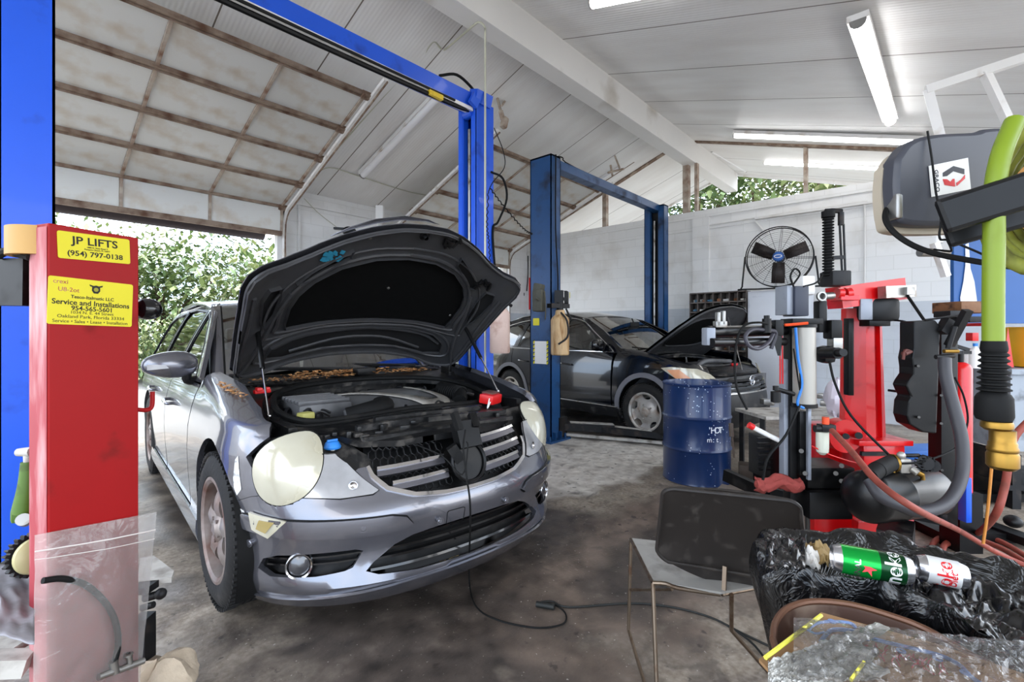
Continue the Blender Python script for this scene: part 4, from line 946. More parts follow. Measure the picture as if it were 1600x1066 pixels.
# dry leaves on cowl and fender
def leaf(bm, p, s, nrm=None):
    a = random.uniform(0, 2*pi); t = random.uniform(-.5, .5); d = V((cos(a), sin(a), t*.6)).normalized(); e = V((-sin(a), cos(a), random.uniform(-.5, .5))).normalized()
    bm.add([p-d*s, p-e*s*.4+d*s*.1, p+d*s, p+e*s*.4+d*s*.1, p+V((0, 0, s*.25))], [(0, 1, 4), (1, 2, 4), (2, 3, 4), (3, 0, 4)])
b = MB().use('leaf_brown'); b.cur = 0
LM = ['leaf_brown', 'leaf_tan']
for i in range(460):
    r_ = random.random(); x = random.gauss(-.05, .17) if r_ < .62 else (random.gauss(.46, .08) if r_ < .8 else (random.gauss(-.42, .10) if r_ < .93 else random.uniform(-.7, .7)))
    y = 1.42+random.uniform(-.05, .05)+(.06 if r_ < .8 else -.04)+.05*x*x; z = 1.03+random.uniform(0, .04)*(1 if r_ < .62 else .5)
    b.use(LM[i % 3 == 0]); leaf(b, V((x, y, z)), random.uniform(.010, .024))
lf = b.build('dry_leaves', None, CAR, smooth=False); lf['kind'] = 'stuff'
b = MB()
for i in range(70):
    g_ = random.gauss(0, .35); y = .80+max(0, min(1, .5+g_))*.36; b.use(LM[i % 2]); p = F(-SB(y), 1.07+random.uniform(-.015, .02)); leaf(b, V((p.x-.005, p.y, p.z+.012)), random.uniform(.008, .02))
lf2 = b.build('fender_leaves', None, CAR, smooth=False); lf2['kind'] = 'stuff'
# ================================================================== two post lifts
mat('lift_blue', '#1a56d2', .38, var=.08, scale=3, coat=.1, dirt='#0b3ba0', damt=.06, dscale=5)
mat('lift_navy', '#174473', .4, var=.15, scale=4, dirt='#16233a', damt=.35, dscale=5)
mat('dusty_top', '#b5b1aa', .8, var=.2, dirt='#6b645c', damt=.4, dscale=9)
def lift_post(root, x, y, z1, wx, wy, g, mt, slot=.14):
    "open C column; the slot faces +x for g = 1"
    b = MB(); t = .012; xb = x-g*wx/2; xf = x+g*wx/2; e = (wy-slot)/2
    b.box((xb+g*t/2, y, z1/2), (t, wy, z1)); b.box((x, y-wy/2+t/2, z1/2), (wx, t, z1)); b.box((x, y+wy/2-t/2, z1/2), (wx, t, z1))
    b.box((xf-g*t/2, y-wy/2+e/2, z1/2), (t, e, z1)); b.box((xf-g*t/2, y+wy/2-e/2, z1/2), (t, e, z1))
    b.box((xf-g*.04, y-wy/2+e+.006, z1/2), (.07, .012, z1)); b.box((xf-g*.04, y+wy/2-e-.006, z1/2), (.07, .012, z1))
    b.box((x, y, z1-.01), (wx, wy, .02))
    p = b.build('post', mt, root, False, world=True)
    b = MB(); b.box((xf-g*(wx*.66), y, z1/2), (.03, slot*.95, z1-.1)); sub2(b.build('inner_channel', 'black_plastic', root, False, world=True), p)
    b = MB(); b.cyl((xf-g*.06, y+.02, .3), (xf-g*.06, y+.02, z1-.25), .022, n=14); sub2(b.build('cylinder_rod', 'steel', root, world=True), p)
    b = MB(); b.box((x, y, .012), (wx+.22, wy+.16, .024)); 
    for i in (-1, 1):
        for j in (-1, 1): b.cyl((x+i*(wx/2+.06), y+j*(wy/2+.03), .024), (x+i*(wx/2+.06), y+j*(wy/2+.03), .075), .014, n=6); b.box((x+i*wx*.3, y+j*(wy/2+.02), .06), (.012, .06, .1))
    sub2(b.build('base_plate', mt, root, False, world=True), p)
    return p
def sub2(o, par): return sub(o, par)
# bright blue lift over the silver car
R1 = thing('vehicle_lift', 'bright blue two-post lift standing either side of the silver car', 'lift', (1.82, 3.63, 0), 0, 'two-post vehicle lifts')
lift_post(R1, .16, 3.66, 3.70, .21, .25, 1, 'lift_blue'); P1 = lift_post(R1, 3.49, 3.66, 3.70, .26, .26, -1, 'lift_blue')
b = MB(); b.box((1.82, 3.60, 3.70), (3.5, .05, .15)); b.box((1.82, 3.66, 3.77), (3.5, .14, .012)); b.box((1.82, 3.66, 3.63), (3.5, .14, .012)); b.build('crossbar', 'lift_blue', R1, False, world=True)
b = MB(); b.box((1.75, 3.60, 3.60), (3.2, .09, .035)); b.build('cable_tray', 'white_metal', R1, False, world=True)
b = MB(); b.tube([(.1, 3.56, 3.545), (1.6, 3.56, 3.54), (3.0, 3.57, 3.56), (3.35, 3.6, 3.6)], .022, 8, 4); b.tube([(.1, 3.53, 3.57), (3.1, 3.55, 3.60)], .012, 6, 0); b.build('shutoff_bar', 'black_plastic', R1, world=True)
b = MB(); b.box((2.86, 3.555, 3.56), (.16, .05, .045)); b.build('warning_sleeve', mat('sleeve_yellow', '#d8b72a', .5, var=.3, scale=60), R1, False, world=True)
b = MB(); b.tube([(2.95, 3.6, 3.80), (3.15, 3.58, 3.88), (3.35, 3.58, 3.83), (3.42, 3.6, 3.78)], .014, 8, 5); b.tube([(3.55, 3.5, 3.0), (3.68, 3.45, 2.95), (3.74, 3.45, 2.75), (3.66, 3.5, 2.5), (3.6, 3.52, 2.4), (3.62, 3.5, 1.9)], .012, 8, 5); b.build('hydraulic_hose', 'black_rubber', R1, world=True)
b = MB(); b.box((3.45, 3.55, 3.74), (.22, .12, .12), rx=.3); b.cyl((3.38, 3.58, 3.6), (3.38, 3.7, 3.6), .06, n=18); b.box((3.34, 3.52, 3.68), (.1, .04, .14), ry=.5); b.build('top_pulley', 'lift_blue', R1, False, world=True)
for x, g in ((.16, 1), (3.49, -1)):
    b = MB(); b.box((x+g*.12, 3.66, .16), (.14, .22, .2)); b.build('carriage', 'lift_blue', R1, False, world=True)
def reservoir(root, c, r, h, mname, lab=None):
    b = MB(); x, y, z = c; b.lathe([(0, 0), (r*.9, 0), (r, .012), (r, h*.78), (r*.86, h*.84), (r*.55, h*.9), (r*.5, h), (0, h)], c, (0, 0, 1), 24); 
    o = b.build('reservoir', mname, root, world=True); return o
mat('tank_pink', '#cdb3a8', .45, var=.15, scale=8, dirt='#a07a6a', damt=.4, dscale=7); mat('tank_tan', '#c3a274', .4, var=.2, scale=7, dirt='#8d6234', damt=.5, dscale=8, stretch=(3, 3, .6))
pc = PD(781, 552, 4.75); reservoir(R1, pc, .10, .50, 'tank_pink')
b = MB(); b.cyl(pc+V((0, 0, .5)), pc+V((0, 0, .60)), .035, n=14); b.box(pc+V((0, 0, .56)), (.1, .06, .06), b=.01); b.cyl(pc+V((.03, -.03, .52)), pc+V((.11, -.06, .47)), .016, n=8); b.box(pc+V((-.0, .08, .60)), (.12, .2, .05)); b.build('pump_head', 'dark_metal', R1, world=True)
# conduit that rises beside the post and crosses to the roof
b = MB(); cz = PD(758, 420, 4.88); b.tube([V((cz.x, cz.y, .8)), V((cz.x, cz.y, 2.0)), V((cz.x, cz.y, 3.6)), PD(758, 60, 4.80), PD(757, 42, 4.72), PD(748, 35, 4.72), PD(735, 44, 4.82), onL(696, 77, .05), onL(688, 75, .04), onL(679, 65, .03), onL(670, 73, .03), onL(655, 95, .02), onL(600, 150, .02), onL(490, 275, .02)], .011, 8, 4)
tag(b.build('conduit', mat('conduit_grey', '#b9b8a6', .45, .3, var=.1)), 'thin grey conduit rising beside the bright blue post and bending onto the sloping ceiling', 'pipe')

# dark blue lift around the black car
R2 = thing('vehicle_lift', 'dark navy blue two-post lift standing either side of the black car', 'lift', (6.2, 3.65, 0), 0, 'two-post vehicle lifts')
lift_post(R2, 4.72, 3.70, 3.50, .19, .33, 1, 'lift_navy', .15); P2 = lift_post(R2, 7.83, 3.70, 3.50, .17, .36, -1, 'lift_navy', .17)
b = MB(); b.box((6.27, 3.62, 3.45), (3.2, .02, .11)); b.box((6.27, 3.68, 3.50), (3.2, .14, .012)); b.box((6.27, 3.68, 3.40), (3.2, .14, .012)); b.build('crossbar', 'lift_navy', R2, False, world=True)
b = MB(); b.tube([(4.74, 3.58, 3.5), (4.95, 3.6, 3.55), (5.3, 3.66, 3.53), (7.6, 3.7, 3.53), (7.8, 3.68, 3.5)], .008, 6, 4); b.tube([(4.70, 3.52, 3.5), (4.69, 3.515, 2.6), (4.73, 3.51, 2.0), (4.72, 3.515, 1.6)], .009, 6, 5); b.build('hydraulic_hose', 'black_rubber', R2, world=True)
b = MB(); b.box((4.815, 3.62, 2.5), (.03, .10, 1.9)); b.build('cable_cover', mat('navy_pale', '#4a76a8', .45, var=.2), R2, False, world=True)
mm = PD(842, 470, 5.62); b = MB(); b.box(mm, (.16, .12, .26), rz=.3, b=.03); b.box(mm+V((0, 0, .15)), (.14, .1, .1), rz=.3, rx=.2, b=.02); b.cyl(mm+V((-.08, -.06, .0)), mm+V((-.16, -.08, .02)), .012, n=8); b.tube([mm+V((.02, -.07, .1)), mm+V((.0, -.1, -.1)), mm+V((.03, -.07, -.22))], .008, 6, 4); b.build('hanging_pouch', mat('pouch', '#4b4a40', .7, var=.3), R2, world=True)
cb = PD(881, 465, 5.75); b = MB(); b.box(cb, (.17, .10, .15), rz=.5, b=.008); b.box(cb+V((-.1, .0, 0)), (.03, .1, .16), rz=.5); bx = b.build('power_unit', 'black_plastic', R2, world=True)
fx = (cos(.5), sin(.5), 0)
def decal(root, c, w, h, xd, mname, name='sticker', par=None, t=.003, yd=(0, 0, 1)):
    M = plane_mat(c, xd, yd); b = MB(); b.prism(rrect(-w/2, -h/2, w/2, h/2, min(w, h)*.1), t, M); o = b.build(name, mname, root, False, world=True); return sub2(o, par) if par is not None else o
n_ = V((sin(.5), -cos(.5), 0)); decal(R2, cb+n_*.052+V((.03, .0, .03)), .05, .07, fx, 'yellow', par=bx); decal(R2, cb+V((-.085, -.06, .03)), .035, .07, fx, 'white_plain', par=bx); decal(R2, cb+V((-.085, -.06, -.06)), .04, .03, fx, 'white_plain', par=bx)
tc2 = PD(875, 555, 5.65); reservoir(R2, tc2, .108, .53, 'tank_tan'); b = MB(); b.cyl(tc2+V((0, 0, .5)), tc2+V((0, 0, .62)), .04, n=14); b.beam(tc2+V((-.14, .05, .58)), tc2+V((.12, -.02, .58)), .09, .05); b.tube([tc2+V((-.05, -.05, .5)), tc2+V((-.04, -.13, .4)), tc2+V((-.03, -.13, .22)), tc2+V((-.10, -.05, .13))], .012, 8, 5); b.cyl(tc2+V((.05, -.05, .55)), tc2+V((.1, -.09, .42)), .012, n=8); b.build('pump_head', 'dark_metal', R2, world=True)
# stickers and the striped notice on the near post
yf = 3.70-.165-.002
def onpost(px, py): return PD(px, py, 0) if 0 else PY(px, py, yf)
xb = 4.72-.095-.002
def onside(px, py): return PX(px, py, xb)
st = decal(R2, onside(838, 503), .10, .09, (0, -1, 0), 'yellow')
pl = decal(R2, onside(845, 551), .23, .28, (0, -1, 0), 'white_plain', 'notice')
for sgn in (-1, 1):
    for k in range(6):
        c = onside(845, 551)+V((-.0035, sgn*.105, -.125+.05*k)); b = MB().use('yellow'); M = plane_mat(c, (0, -1, 0), (0, 0, 1)); b.prism([(-.012, -.022), (.012, -.008), (.012, .022), (-.012, .008)], .002, M)
        b.use('ink'); b.prism([(-.012, .008), (.012, .022), (.012, .036), (-.012, .022)], .002, M); sub2(b.build('hazard_stripe', None, R2, False, world=True), pl)
# arms on the ground
b = MB(); b.box((4.86, 3.62, .14), (.16, .2, .26)); b.beam((4.95, 3.58, .14), (5.35, 3.1, .12), .17, .09); b.beam((5.2, 3.3, .11), (5.55, 2.25, .09), .12, .07); b.cyl((5.55, 2.28, .08), (5.55, 2.28, .15), .07, n=16); b.beam((4.95, 3.70, .14), (5.4, 4.5, .12), .13, .09)
b.build('lift_arm', 'dark_metal', R2, False, world=True)
b = MB(); b.beam((5.0, 3.52, .19), (5.35, 3.1, .168), .13, .004); b.beam((5.3, 3.15, .15), (5.52, 2.4, .128), .09, .004); b.beam((4.9, 3.55, .05), (5.5, 2.2, .02), .05, .03); b.build('arm_top', 'dusty_top', R2, False, world=True)
b = MB(); b.beam((7.75, 3.6, .14), (7.2, 2.7, .12), .12, .09); b.beam((7.75, 3.8, .14), (7.2, 4.7, .12), .12, .09); b.build('lift_arm', 'lift_navy', R2, False, world=True)
# black curly cable between the posts
b = MB(); P = [PD(766, 295, 4.85), PD(785, 320, 4.95), PD(806, 345, 5.1), PD(822, 361, 5.3), PD(832, 366, 5.5)]; Q = smooth_path(P, 16)
b.tube([p+V((0, .008*cos(i*1.6), .008*sin(i*1.6))) for i, p in enumerate(Q)], .006, 5, 2)
P = [PD(763, 300, 4.75), PD(761, 350, 4.75), PD(764, 380, 4.75), PD(766, 420, 4.8)]; Q = smooth_path(P, 20); b.tube([p+V((.007*cos(i*1.5), .007*sin(i*1.5), 0)) for i, p in enumerate(Q)], .005, 5, 2)
b.tube([PD(772, 200, 4.9), PD(786, 235, 4.9), PD(788, 262, 4.9), PD(770, 285, 4.85), PD(763, 300, 4.8)], .005, 5, 5)
tag(b.build('coiled_cable', 'black_rubber'), 'black coiled cable strung from the bright blue post across to the dark blue post', 'cable')

# ================================================================== black crossover
CV = thing('black_car', 'black crossover with raised hood and amber headlight corner, between the navy lift posts', 'car', (6.165, 1.67, 0), radians(-9.1))
S = Shell(.905, .72, 2.5, 4.50, .5,
    insF=[(.2, .09), (.3, .03), (.4, 0), (.55, .0), (.66, .03), (.75, .06), (.85, .13), (.95, .26), (1.02, .42)],
    insS=[(.2, .10), (.28, .04), (.38, .015), (.5, .0), (.75, .0), (.9, .012), (1.02, .04), (1.08, .06), (1.3, .14), (1.5, .25), (1.60, .34), (1.66, .5)],
    zsh=[(0, .86), (.3, .87), (.6, .93), (1.0, 1.0), (1.3, 1.04), (1.4, 3)], bf=(.5, 1.05), R=.08)
F, SX, SB = S.F, S.SX, S.SB
def S2(poly, g=1): return mirror([(SB(b), z) for b, z in poly], g)
HB = .92; A_F = [(HB+.40*cos(a), .36+.42*sin(a)) for a in [pi*1.2-pi*1.4*k/30 for k in range(31)]]; A_R = [(HB+2.62+.40*cos(a), .36+.42*sin(a)) for a in [pi*1.2-pi*1.4*k/30 for k in range(31)]]
lampp = [(SX(.52), .69), (SX(.58), .77), (SX(.66), .84), (SB(.28), .905), (SB(.55), .925), (SB(.68), .905), (SB(.52), .81), (SB(.3), .70), (SX(.72), .665)]
gr_ = [(0, .62), (SX(.4), .63), (SX(.60), .67), (SX(.66), .74), (SX(.64), .80), (0, .82)]; grf = gr_+[(-x, y) for x, y in gr_[::-1][1:-1]]
half = [(0, .22), (SX(.6), .22), (SX(.8), .25), (SB(.54), .30), (SB(.56), .52), (SB(.52), .64), (SB(.3), .66), (SX(.62), .66), (SX(.6), .70), (0, .70)]; full = half+[(-x, y) for x, y in half[::-1][1:-1]]
b = MB(); b.patch(F, full, [grf], .06, th=.03); b.build('front_bumper', mat('faded_black', '#151517', .5, var=.3, scale=8, dirt='#55524e', damt=.25, dscale=7), CV)
b = MB(); b.patch(F, [(-SX(.8), .24), (SX(.8), .24), (SX(.78), .42), (-SX(.78), .42)], [], .1, th=.03, off=.035); b.build('bumper_guard', 'faded_black', CV)
b = MB(); b.patch(F, grf, [], .08, off=-.03); g_ = b.build('grille', 'black_gloss', CV)
b = MB()
for z in (.66, .71, .76): b.patch(F, [(SX(-.58), z-.012), (SX(.58), z-.012), (SX(.58), z+.012), (SX(-.58), z+.012)], [], .08, th=.02, off=.01)
sub(b.build('slat', 'black_plastic', CV), g_)
b = MB(); b.patch(F, [(SX(-.62), .612), (SX(.62), .612), (SX(.62), .628), (SX(-.62), .628)], [], .08, th=.01, off=.015); sub(b.build('chrome_strip', 'steel', CV), g_)
pc = F(0, .755)+V((0, -.03, 0)); b = MB()
for x in (-.035, .035): b.beam(pc+V((x*.8, 0, -.045)), pc+V((x*1.1, .01, .045)), .016, .02)
b.beam(pc+V((-.03, 0, 0)), pc+V((.03, 0, 0)), .016, .02); b.tube([pc+V((.062*cos(a), .0, .058*sin(a))) for a in [2*pi*k/16 for k in range(17)]], .006, 6, 0); sub(b.build('emblem', 'chrome', CV), g_)
for g in (-1, 1):
    b = MB(); b.patch(F, mirror(lampp, g), [], .04, th=.02, off=.012); hl = b.build('headlight', 'hazed_lens', CV)
    b = MB(); b.patch(F, S2([(.34, .80), (.46, .90), (.60, .888), (.50, .80), (.42, .76)], g), [], .04, th=.006, off=.016); tag(sub(b.build('turn_signal', mat('amber', '#d8966a', .3, coat=.5), CV), hl), 'amber corner of the headlight', None)
    fen = [(SX(.66), .82), (SX(.66), .92), (SB(.4), 1.02), (SB(.8), 1.10), (SB(1.2), 1.16), (SB(1.36), 1.10), (SB(1.40), .95), (SB(1.42), .32), (SB(1.1), .32), (SB(.56), .50), (SB(.52), .645), (SB(.3), .665), (SX(.80), .66)]
    b = MB(); b.patch(F, mirror(fen, g), [mirror(lampp, g), S2(A_F, g)], .06, th=.03); b.build('front_fender', 'dark_paint', CV)
    b = MB(); b.patch(F, S2([(1.435, .36), (2.46, .36), (2.48, 1.065), (1.435, 1.065)], g), [], .08, th=.02); dr = b.build('front_door', 'dark_paint', CV)
    b = MB(); b.patch(F, S2([(2.495, .36), (3.18, .36), (3.5, .85), (3.52, 1.07), (2.495, 1.07)], g), [S2(A_R, g)], .08, th=.02); rd = b.build('rear_door', 'dark_paint', CV)
    for o, bb in ((dr, 2.34), (rd, 3.3)):
        h = MB(); a = F(SB(bb-.2)*g, .87); c_ = F(SB(bb)*g, .88); h.tube([a, a+V((.035*g, .02, 0)), c_+V((.035*g, -.02, 0)), c_], .011, 8, 4); sub(h.build('door_handle', 'dark_paint', CV), o)
    b = MB(); b.patch(F, S2([(3.2, .36), (3.3, .34), (4.2, .34), (4.44, .4), (4.46, 1.07), (3.53, 1.07), (3.51, .85)], g), [S2(A_R, g)], .08, th=.03); b.build('rear_quarter', 'dark_paint', CV)
    # cladding: sill and arch lips
    b = MB(); b.patch(F, S2([(1.30, .235), (3.18, .235), (3.18, .35), (1.30, .35)], g), [], .08, th=.03, off=.02); b.build('side_sill', 'faded_black', CV)
    b = MB(); b.tube([F(SB(bb)*g, .362)+V((.02*g, 0, 0)) for bb in (1.33, 1.8, 2.4, 3.16)], .012, 6, 3); b.build('sill_trim', 'steel', CV)
    for c0 in (HB, HB+2.62):
        b = MB(); ring = [(c0+.455*cos(a), .36+.475*sin(a)) for a in [pi*1.1-pi*1.2*k/24 for k in range(25)]]+[(c0+.395*cos(a), .36+.415*sin(a)) for a in [pi*-.1+pi*1.2*k/24 for k in range(25)]]
        b.patch(F, S2(ring, g), [], .05, th=.02, off=.012); b.build('arch_trim', mat('arch_grey', '#6b6b70', .45, var=.2), CV)
        b = MB(); b.grid(lambda u, v: V((g*(.89-.30*v), c0+.43*cos(pi*1.15-pi*1.3*u), .36+.44*sin(pi*1.15-pi*1.3*u))), 20, 2); b.build('wheel_well', 'black_rubber', CV)
        wheel(CV, (g*.89, c0, .355), g, R=.355, w=.22, rim=.232, spokes=5, mt='steel_wheel', kind='steel')
    gh = [(1.20, 1.06), (1.36, 1.14), (1.7, 1.36), (2.05, 1.52), (2.5, 1.60), (3.1, 1.61), (3.7, 1.55), (4.15, 1.42), (4.40, 1.09), (2.5, 1.055)]
    w1 = [(1.62, 1.09), (1.85, 1.30), (2.12, 1.46), (2.40, 1.51), (2.44, 1.09)]; w2 = [(2.52, 1.09), (2.50, 1.515), (3.0, 1.52), (3.30, 1.48), (3.42, 1.10)]; w3 = [(3.52, 1.11), (3.42, 1.46), (3.75, 1.42), (4.02, 1.30), (4.08, 1.14), (4.0, 1.12)]
    b = MB(); b.patch(F, S2(gh, g), [S2(w1, g), S2(w2, g), S2(w3, g)], .08, th=.02); b.build('pillars', 'dark_paint', CV)
    for w_ in (w1, w2, w3): b = MB(); b.patch(F, S2(w_, g), [], .14, off=-.008); b.build('side_window', 'car_glass', CV)
    b = MB(); b.tube([F(SB(bb)*g, z)+V((g*.006, 0, 0)) for bb, z in ((1.42, 1.07), (1.55, 1.16), (1.85, 1.34), (2.12, 1.49), (2.5, 1.545), (3.0, 1.55), (3.5, 1.50), (3.9, 1.40), (4.10, 1.25), (4.12, 1.12), (4.0, 1.08), (3.4, 1.07), (2.5, 1.065), (1.42, 1.07))], .009, 6, 6); b.build('window_trim', 'chrome', CV)
    b = MB(); p0 = F(SB(1.62)*g, 1.10); c_ = p0+V((g*.13, -.02, .06)); b.grid(lambda u, v: c_+V((g*.12*cos(pi*v), -.055*cos(2*pi*u)*max(0, sin(pi*v))**.6, .085*sin(2*pi*u)*max(0, sin(pi*v))**.6)), 20, 12, True); mo = b.build('door_mirror', 'black_gloss', CV)
    b = MB(); b.tube([p0, p0+V((.06*g, -.01, .0)), c_+V((-.05*g, 0, -.03))], .028, 8, 3); sub(b.build('mirror_arm', 'black_plastic', CV), mo)
def ws(u, v): return V(((.76-.12*v)*u, 1.18+.86*v+.15*u*u*(1-.3*v), 1.07+.49*v+.03*sin(pi*v)-.03*u*u))
b = MB(); b.grid(lambda u, v: ws(-.93+1.86*u, .04+.96*v), 16, 8); b.build('windshield', 'screen_glass', CV)
b = MB()
for g in (-1, 1): b.grid(lambda u, v: ws(g*(.91+.12*u), v)+V((0, 0, .006)), 2, 10)
b.build('a_pillar', 'dark_paint', CV, solid=.02)
def rf(u, v):
    x = u*2-1; bb = 2.02+2.05*v; return V((x*interp([(2.02, .64), (2.5, .63), (4.1, .55)], bb), bb+.12*x*x*(1-v), interp([(2.02, 1.56), (2.5, 1.65), (3.1, 1.675), (3.6, 1.64), (4.1, 1.52)], bb)-.05*x*x))
b = MB(); b.grid(rf, 14, 16); b.build('roof', 'dark_paint', CV, solid=.02)
b = MB(); b.grid(lambda u, v: V(((u*2-1)*(.55+.3*v), 4.07+.4*sin(pi/2*v), 1.52-1.25*v)), 10, 10); b.build('tailgate', 'dark_paint', CV)
b = MB(); b.box((0, 2.6, .33), (1.6, 3.4, .12)); b.box((0, .8, .3), (1.2, 1.1, .1)); b.box((0, 2.6, .6), (1.45, 2.4, .5)); b.build('underbody', 'black_rubber', CV)
b = MB(); b.box((0, 1.62, .95), (1.5, .5, .22), b=.05); b.build('dashboard', 'black_plastic', CV)
b = MB(); b.box((0, 1.45, 1.44), (.2, .02, .07), b=.008); b.cyl((0, 1.47, 1.47), (0, 1.5, 1.53), .01); o = b.build('rear_view_mirror', 'black_plastic', CV); o.location.y += .28
for x in (-.36, .36):
    b = MB(); b.box((x, 2.65, .85), (.48, .14, .6), rx=-.2, b=.06); b.box((x, 2.72, 1.24), (.24, .1, .2), b=.04); b.build('seat', 'seat_cloth', CV)
def deck(x, bb): return V((x, bb, interp([(.1, .84), (.4, .92), (.8, .98), (1.3, 1.04)], bb)-.05*x*x))
bayf = ell(0, .72, .56, .36, 28, p=3.2); out = [(0, .12), (.4, .15), (.64, .26), (.72, .5), (.74, 1.3), (-.74, 1.3), (-.72, .5), (-.64, .26), (-.4, .15)]
b = MB(); b.patch(deck, out, [bayf], .08, th=.03); b.tube([deck(x, y)+V((0, 0, .01)) for x, y in bayf+[bayf[0]]], .014, 6, 0); b.build('bay_panel', 'bay_black', CV)
b = MB(); b.box((0, .72, .88), (.55, .4, .10), b=.03); b.box((-.4, .75, .86), (.2, .3, .14), b=.03); b.box((.42, .8, .87), (.2, .25, .16), b=.02); b.tube([(-.5, .45, .92), (-.2, .5, .97), (.3, .45, .95)], .03, 10, 6); b.box((0, .7, .7), (1.3, 1.1, .2)); b.build('engine', 'engine_grey', CV)
b = MB(); b.box((.2, .35, .92), (.12, .05, .03), b=.01); b.build('battery_cover', 'red_plastic', CV)
HP = V((0, 1.20, 1.06)); HM = Matrix.Translation(HP) @ Matrix.Rotation(-radians(44), 4, 'X') @ Matrix.Translation(-HP)
def hs(x, bb): return V((x, bb, interp([(.05, .84), (.25, .90), (.5, .95), (.9, 1.02), (1.3, 1.08)], bb)-.10*x*x-.10*abs(x)**3.5))
ho = [(0, .10), (.3, .13), (.5, .19), (.66, .32), (.74, .50), (.77, .8), (.76, 1.2), (.70, 1.27), (.3, 1.2), (0, 1.19)]; hof = ho+[(-x, y) for x, y in ho[::-1][1:-1]]
b = MB(); b.patch(hf(0), hof, [], .08, th=.004, off=.006); hood = T(b).build('hood', 'dark_paint', CV)
b = MB(); b.patch(hf(-.022), scale_poly(hof, 0, .7, .98, .98), [scale_poly(ell(0, .7, .5, .32, 24, p=3), 0, 0, 1, 1)], .08, th=.02); sub(T(b).build('inner_panel', 'hood_inner', CV), hood)
b = MB(); b.patch(hf(-.012), scale_poly(hof, 0, .7, .95, .95), [], .1); sub(T(b).build('insulation_pad', 'hood_pad', CV), hood)
b = MB(); a = deck(.1, .2); b.cyl(a, HM @ hs(.3, .35), .006, n=8); b.build('prop_rod', 'steel', CV)
for x0, x1 in ((.5, -.1), (-.05, -.6)):
    b = MB(); b.tube([(x0, 1.22, 1.08), (x1, 1.32, 1.13)], .01, 6, 0); b.build('wiper', 'black_plastic', CV)
b = MB(); b.grid(lambda u, v: V(((u*2-1)*.72, 1.16+.12*v, 1.06+.02*v)), 10, 2); b.build('cowl', 'bay_black', CV, solid=.02)
# ================================================================== things around the bays
def ray(px, py): return (PD(px, py, 1)-V((0, 0, EYE)))
def RP(px, py, o, n):
    d = ray(px, py); t = (V(o)-V((0, 0, EYE))).dot(n)/d.dot(n); return V((0, 0, EYE))+d*t
# ---- near red column with two yellow stickers
RC = thing('machine_column', 'tall red steel column with two yellow stickers, nearest to the viewer at the left', 'column', (PD(100, 900, 1.38).x, PD(100, 900, 1.38).y, 0))
A = PD(75, 348, 1.35); A.z = 0; B = PD(217, 372, 1.35*1.165); B.z = 0
ux = (B-A).normalized(); un = V((ux.y, -ux.x, 0)); wR = (B-A).length          # un points to the viewer
if un.dot(A) > 0: un = -un
ZT = PD(75, 348, 1.35).z
b = MB(); c0 = (A+B)/2-un*.045; Mr = plane_mat(c0, ux, -un); b.add([(x, y, z) for x in (-wR/2, wR/2) for y in (-.045, .045) for z in (-0, ZT)], [(0, 1, 3, 2), (4, 6, 7, 5), (0, 4, 5, 1), (2, 3, 7, 6), (0, 2, 6, 4), (1, 5, 7, 3)], Matrix.Translation(c0) @ Matrix.Rotation(atan2(ux.y, ux.x), 4, 'Z'))
b.build('column_body', 'red_paint', RC, False, world=True, bevel=.004)
b = MB(); e0 = A-un*.047; b.add([e0+ux*-.0015+un*.044+V((0, 0, 0.02)), e0-ux*.0015-un*.04+V((0, 0, .02)), e0-ux*.0015-un*.04+V((0, 0, ZT-.01)), e0-ux*.0015+un*.044+V((0, 0, ZT-.01))], [(0, 1, 2, 3)])
b.build('worn_edge', mat('worn_red', '#9c3840', .55, var=.25, scale=5, dirt='#c9acaa', damt=.55, dscale=5, stretch=(3, 3, .5)), RC, False, world=True)
b = MB(); t0 = A-un*.12+ux*.05; b.cyl((t0.x, t0.y, ZT-.085), (t0.x, t0.y, ZT-.003), .085, n=40); b.build('column_cap', mat('cap_tan', '#b08848', .5, var=.15), RC, world=True)
def fp(px, py): return RP(px, py, A, un)
def sticker(p0, p1, p2, name, m_='yellow', rr=.006):
    o, xr, yt = fp(*p0), fp(*p1), fp(*p2); x = (xr-o); y = V((0, 0, 1)); w = x.length; h = (yt-o).z; M = plane_mat(o+un*.0012, x, y); b = MB(); b.prism(rrect(0, 0, w, h, rr), .001, M); return b.build(name, m_, RC, False, world=True), M, w, h
s1, M1, w1, h1 = sticker((90, 403), (203, 413), (90, 360), 'sticker')
def put(M, x, y, s_, body, bold=True, par=None, sx=1, m_='ink', depth=.0003): return sub2(text(body, s_, M @ Matrix.Translation((x, y, .0012)), m_, 'lettering', RC, depth, bold, sx=sx), par)
put(M1, w1*.5, h1*.70, h1*.40, 'JP LIFTS', par=s1, sx=1.15); put(M1, w1*.52, h1*.49, h1*.08, '1800 N. State Road 7', par=s1); put(M1, w1*.52, h1*.41, h1*.08, 'Pompano Beach, FL 33077', par=s1); put(M1, w1*.5, h1*.22, h1*.27, '(954) 797-0138', par=s1, sx=1.1)
s2, M2, w2, h2 = sticker((72, 506), (205, 511), (73, 430), 'sticker')
put(M2, w2*.5, h2*.60, h2*.10, 'Tesco-Italmatic LLC', par=s2); put(M2, w2*.5, h2*.475, h2*.155, 'Service and Installations', par=s2, sx=.98); put(M2, w2*.5, h2*.355, h2*.14, '954-565-5601', par=s2)
put(M2, w2*.5, h2*.265, h2*.09, '1034 N. E. 44 Street', False, par=s2, sx=1.1); put(M2, w2*.5, h2*.175, h2*.10, 'Oakland Park, Florida 33334', False, par=s2, sx=1.1); put(M2, w2*.5, h2*.07, h2*.10, 'Service \u2022 Sales \u2022 Lease \u2022 Installation', False, par=s2)
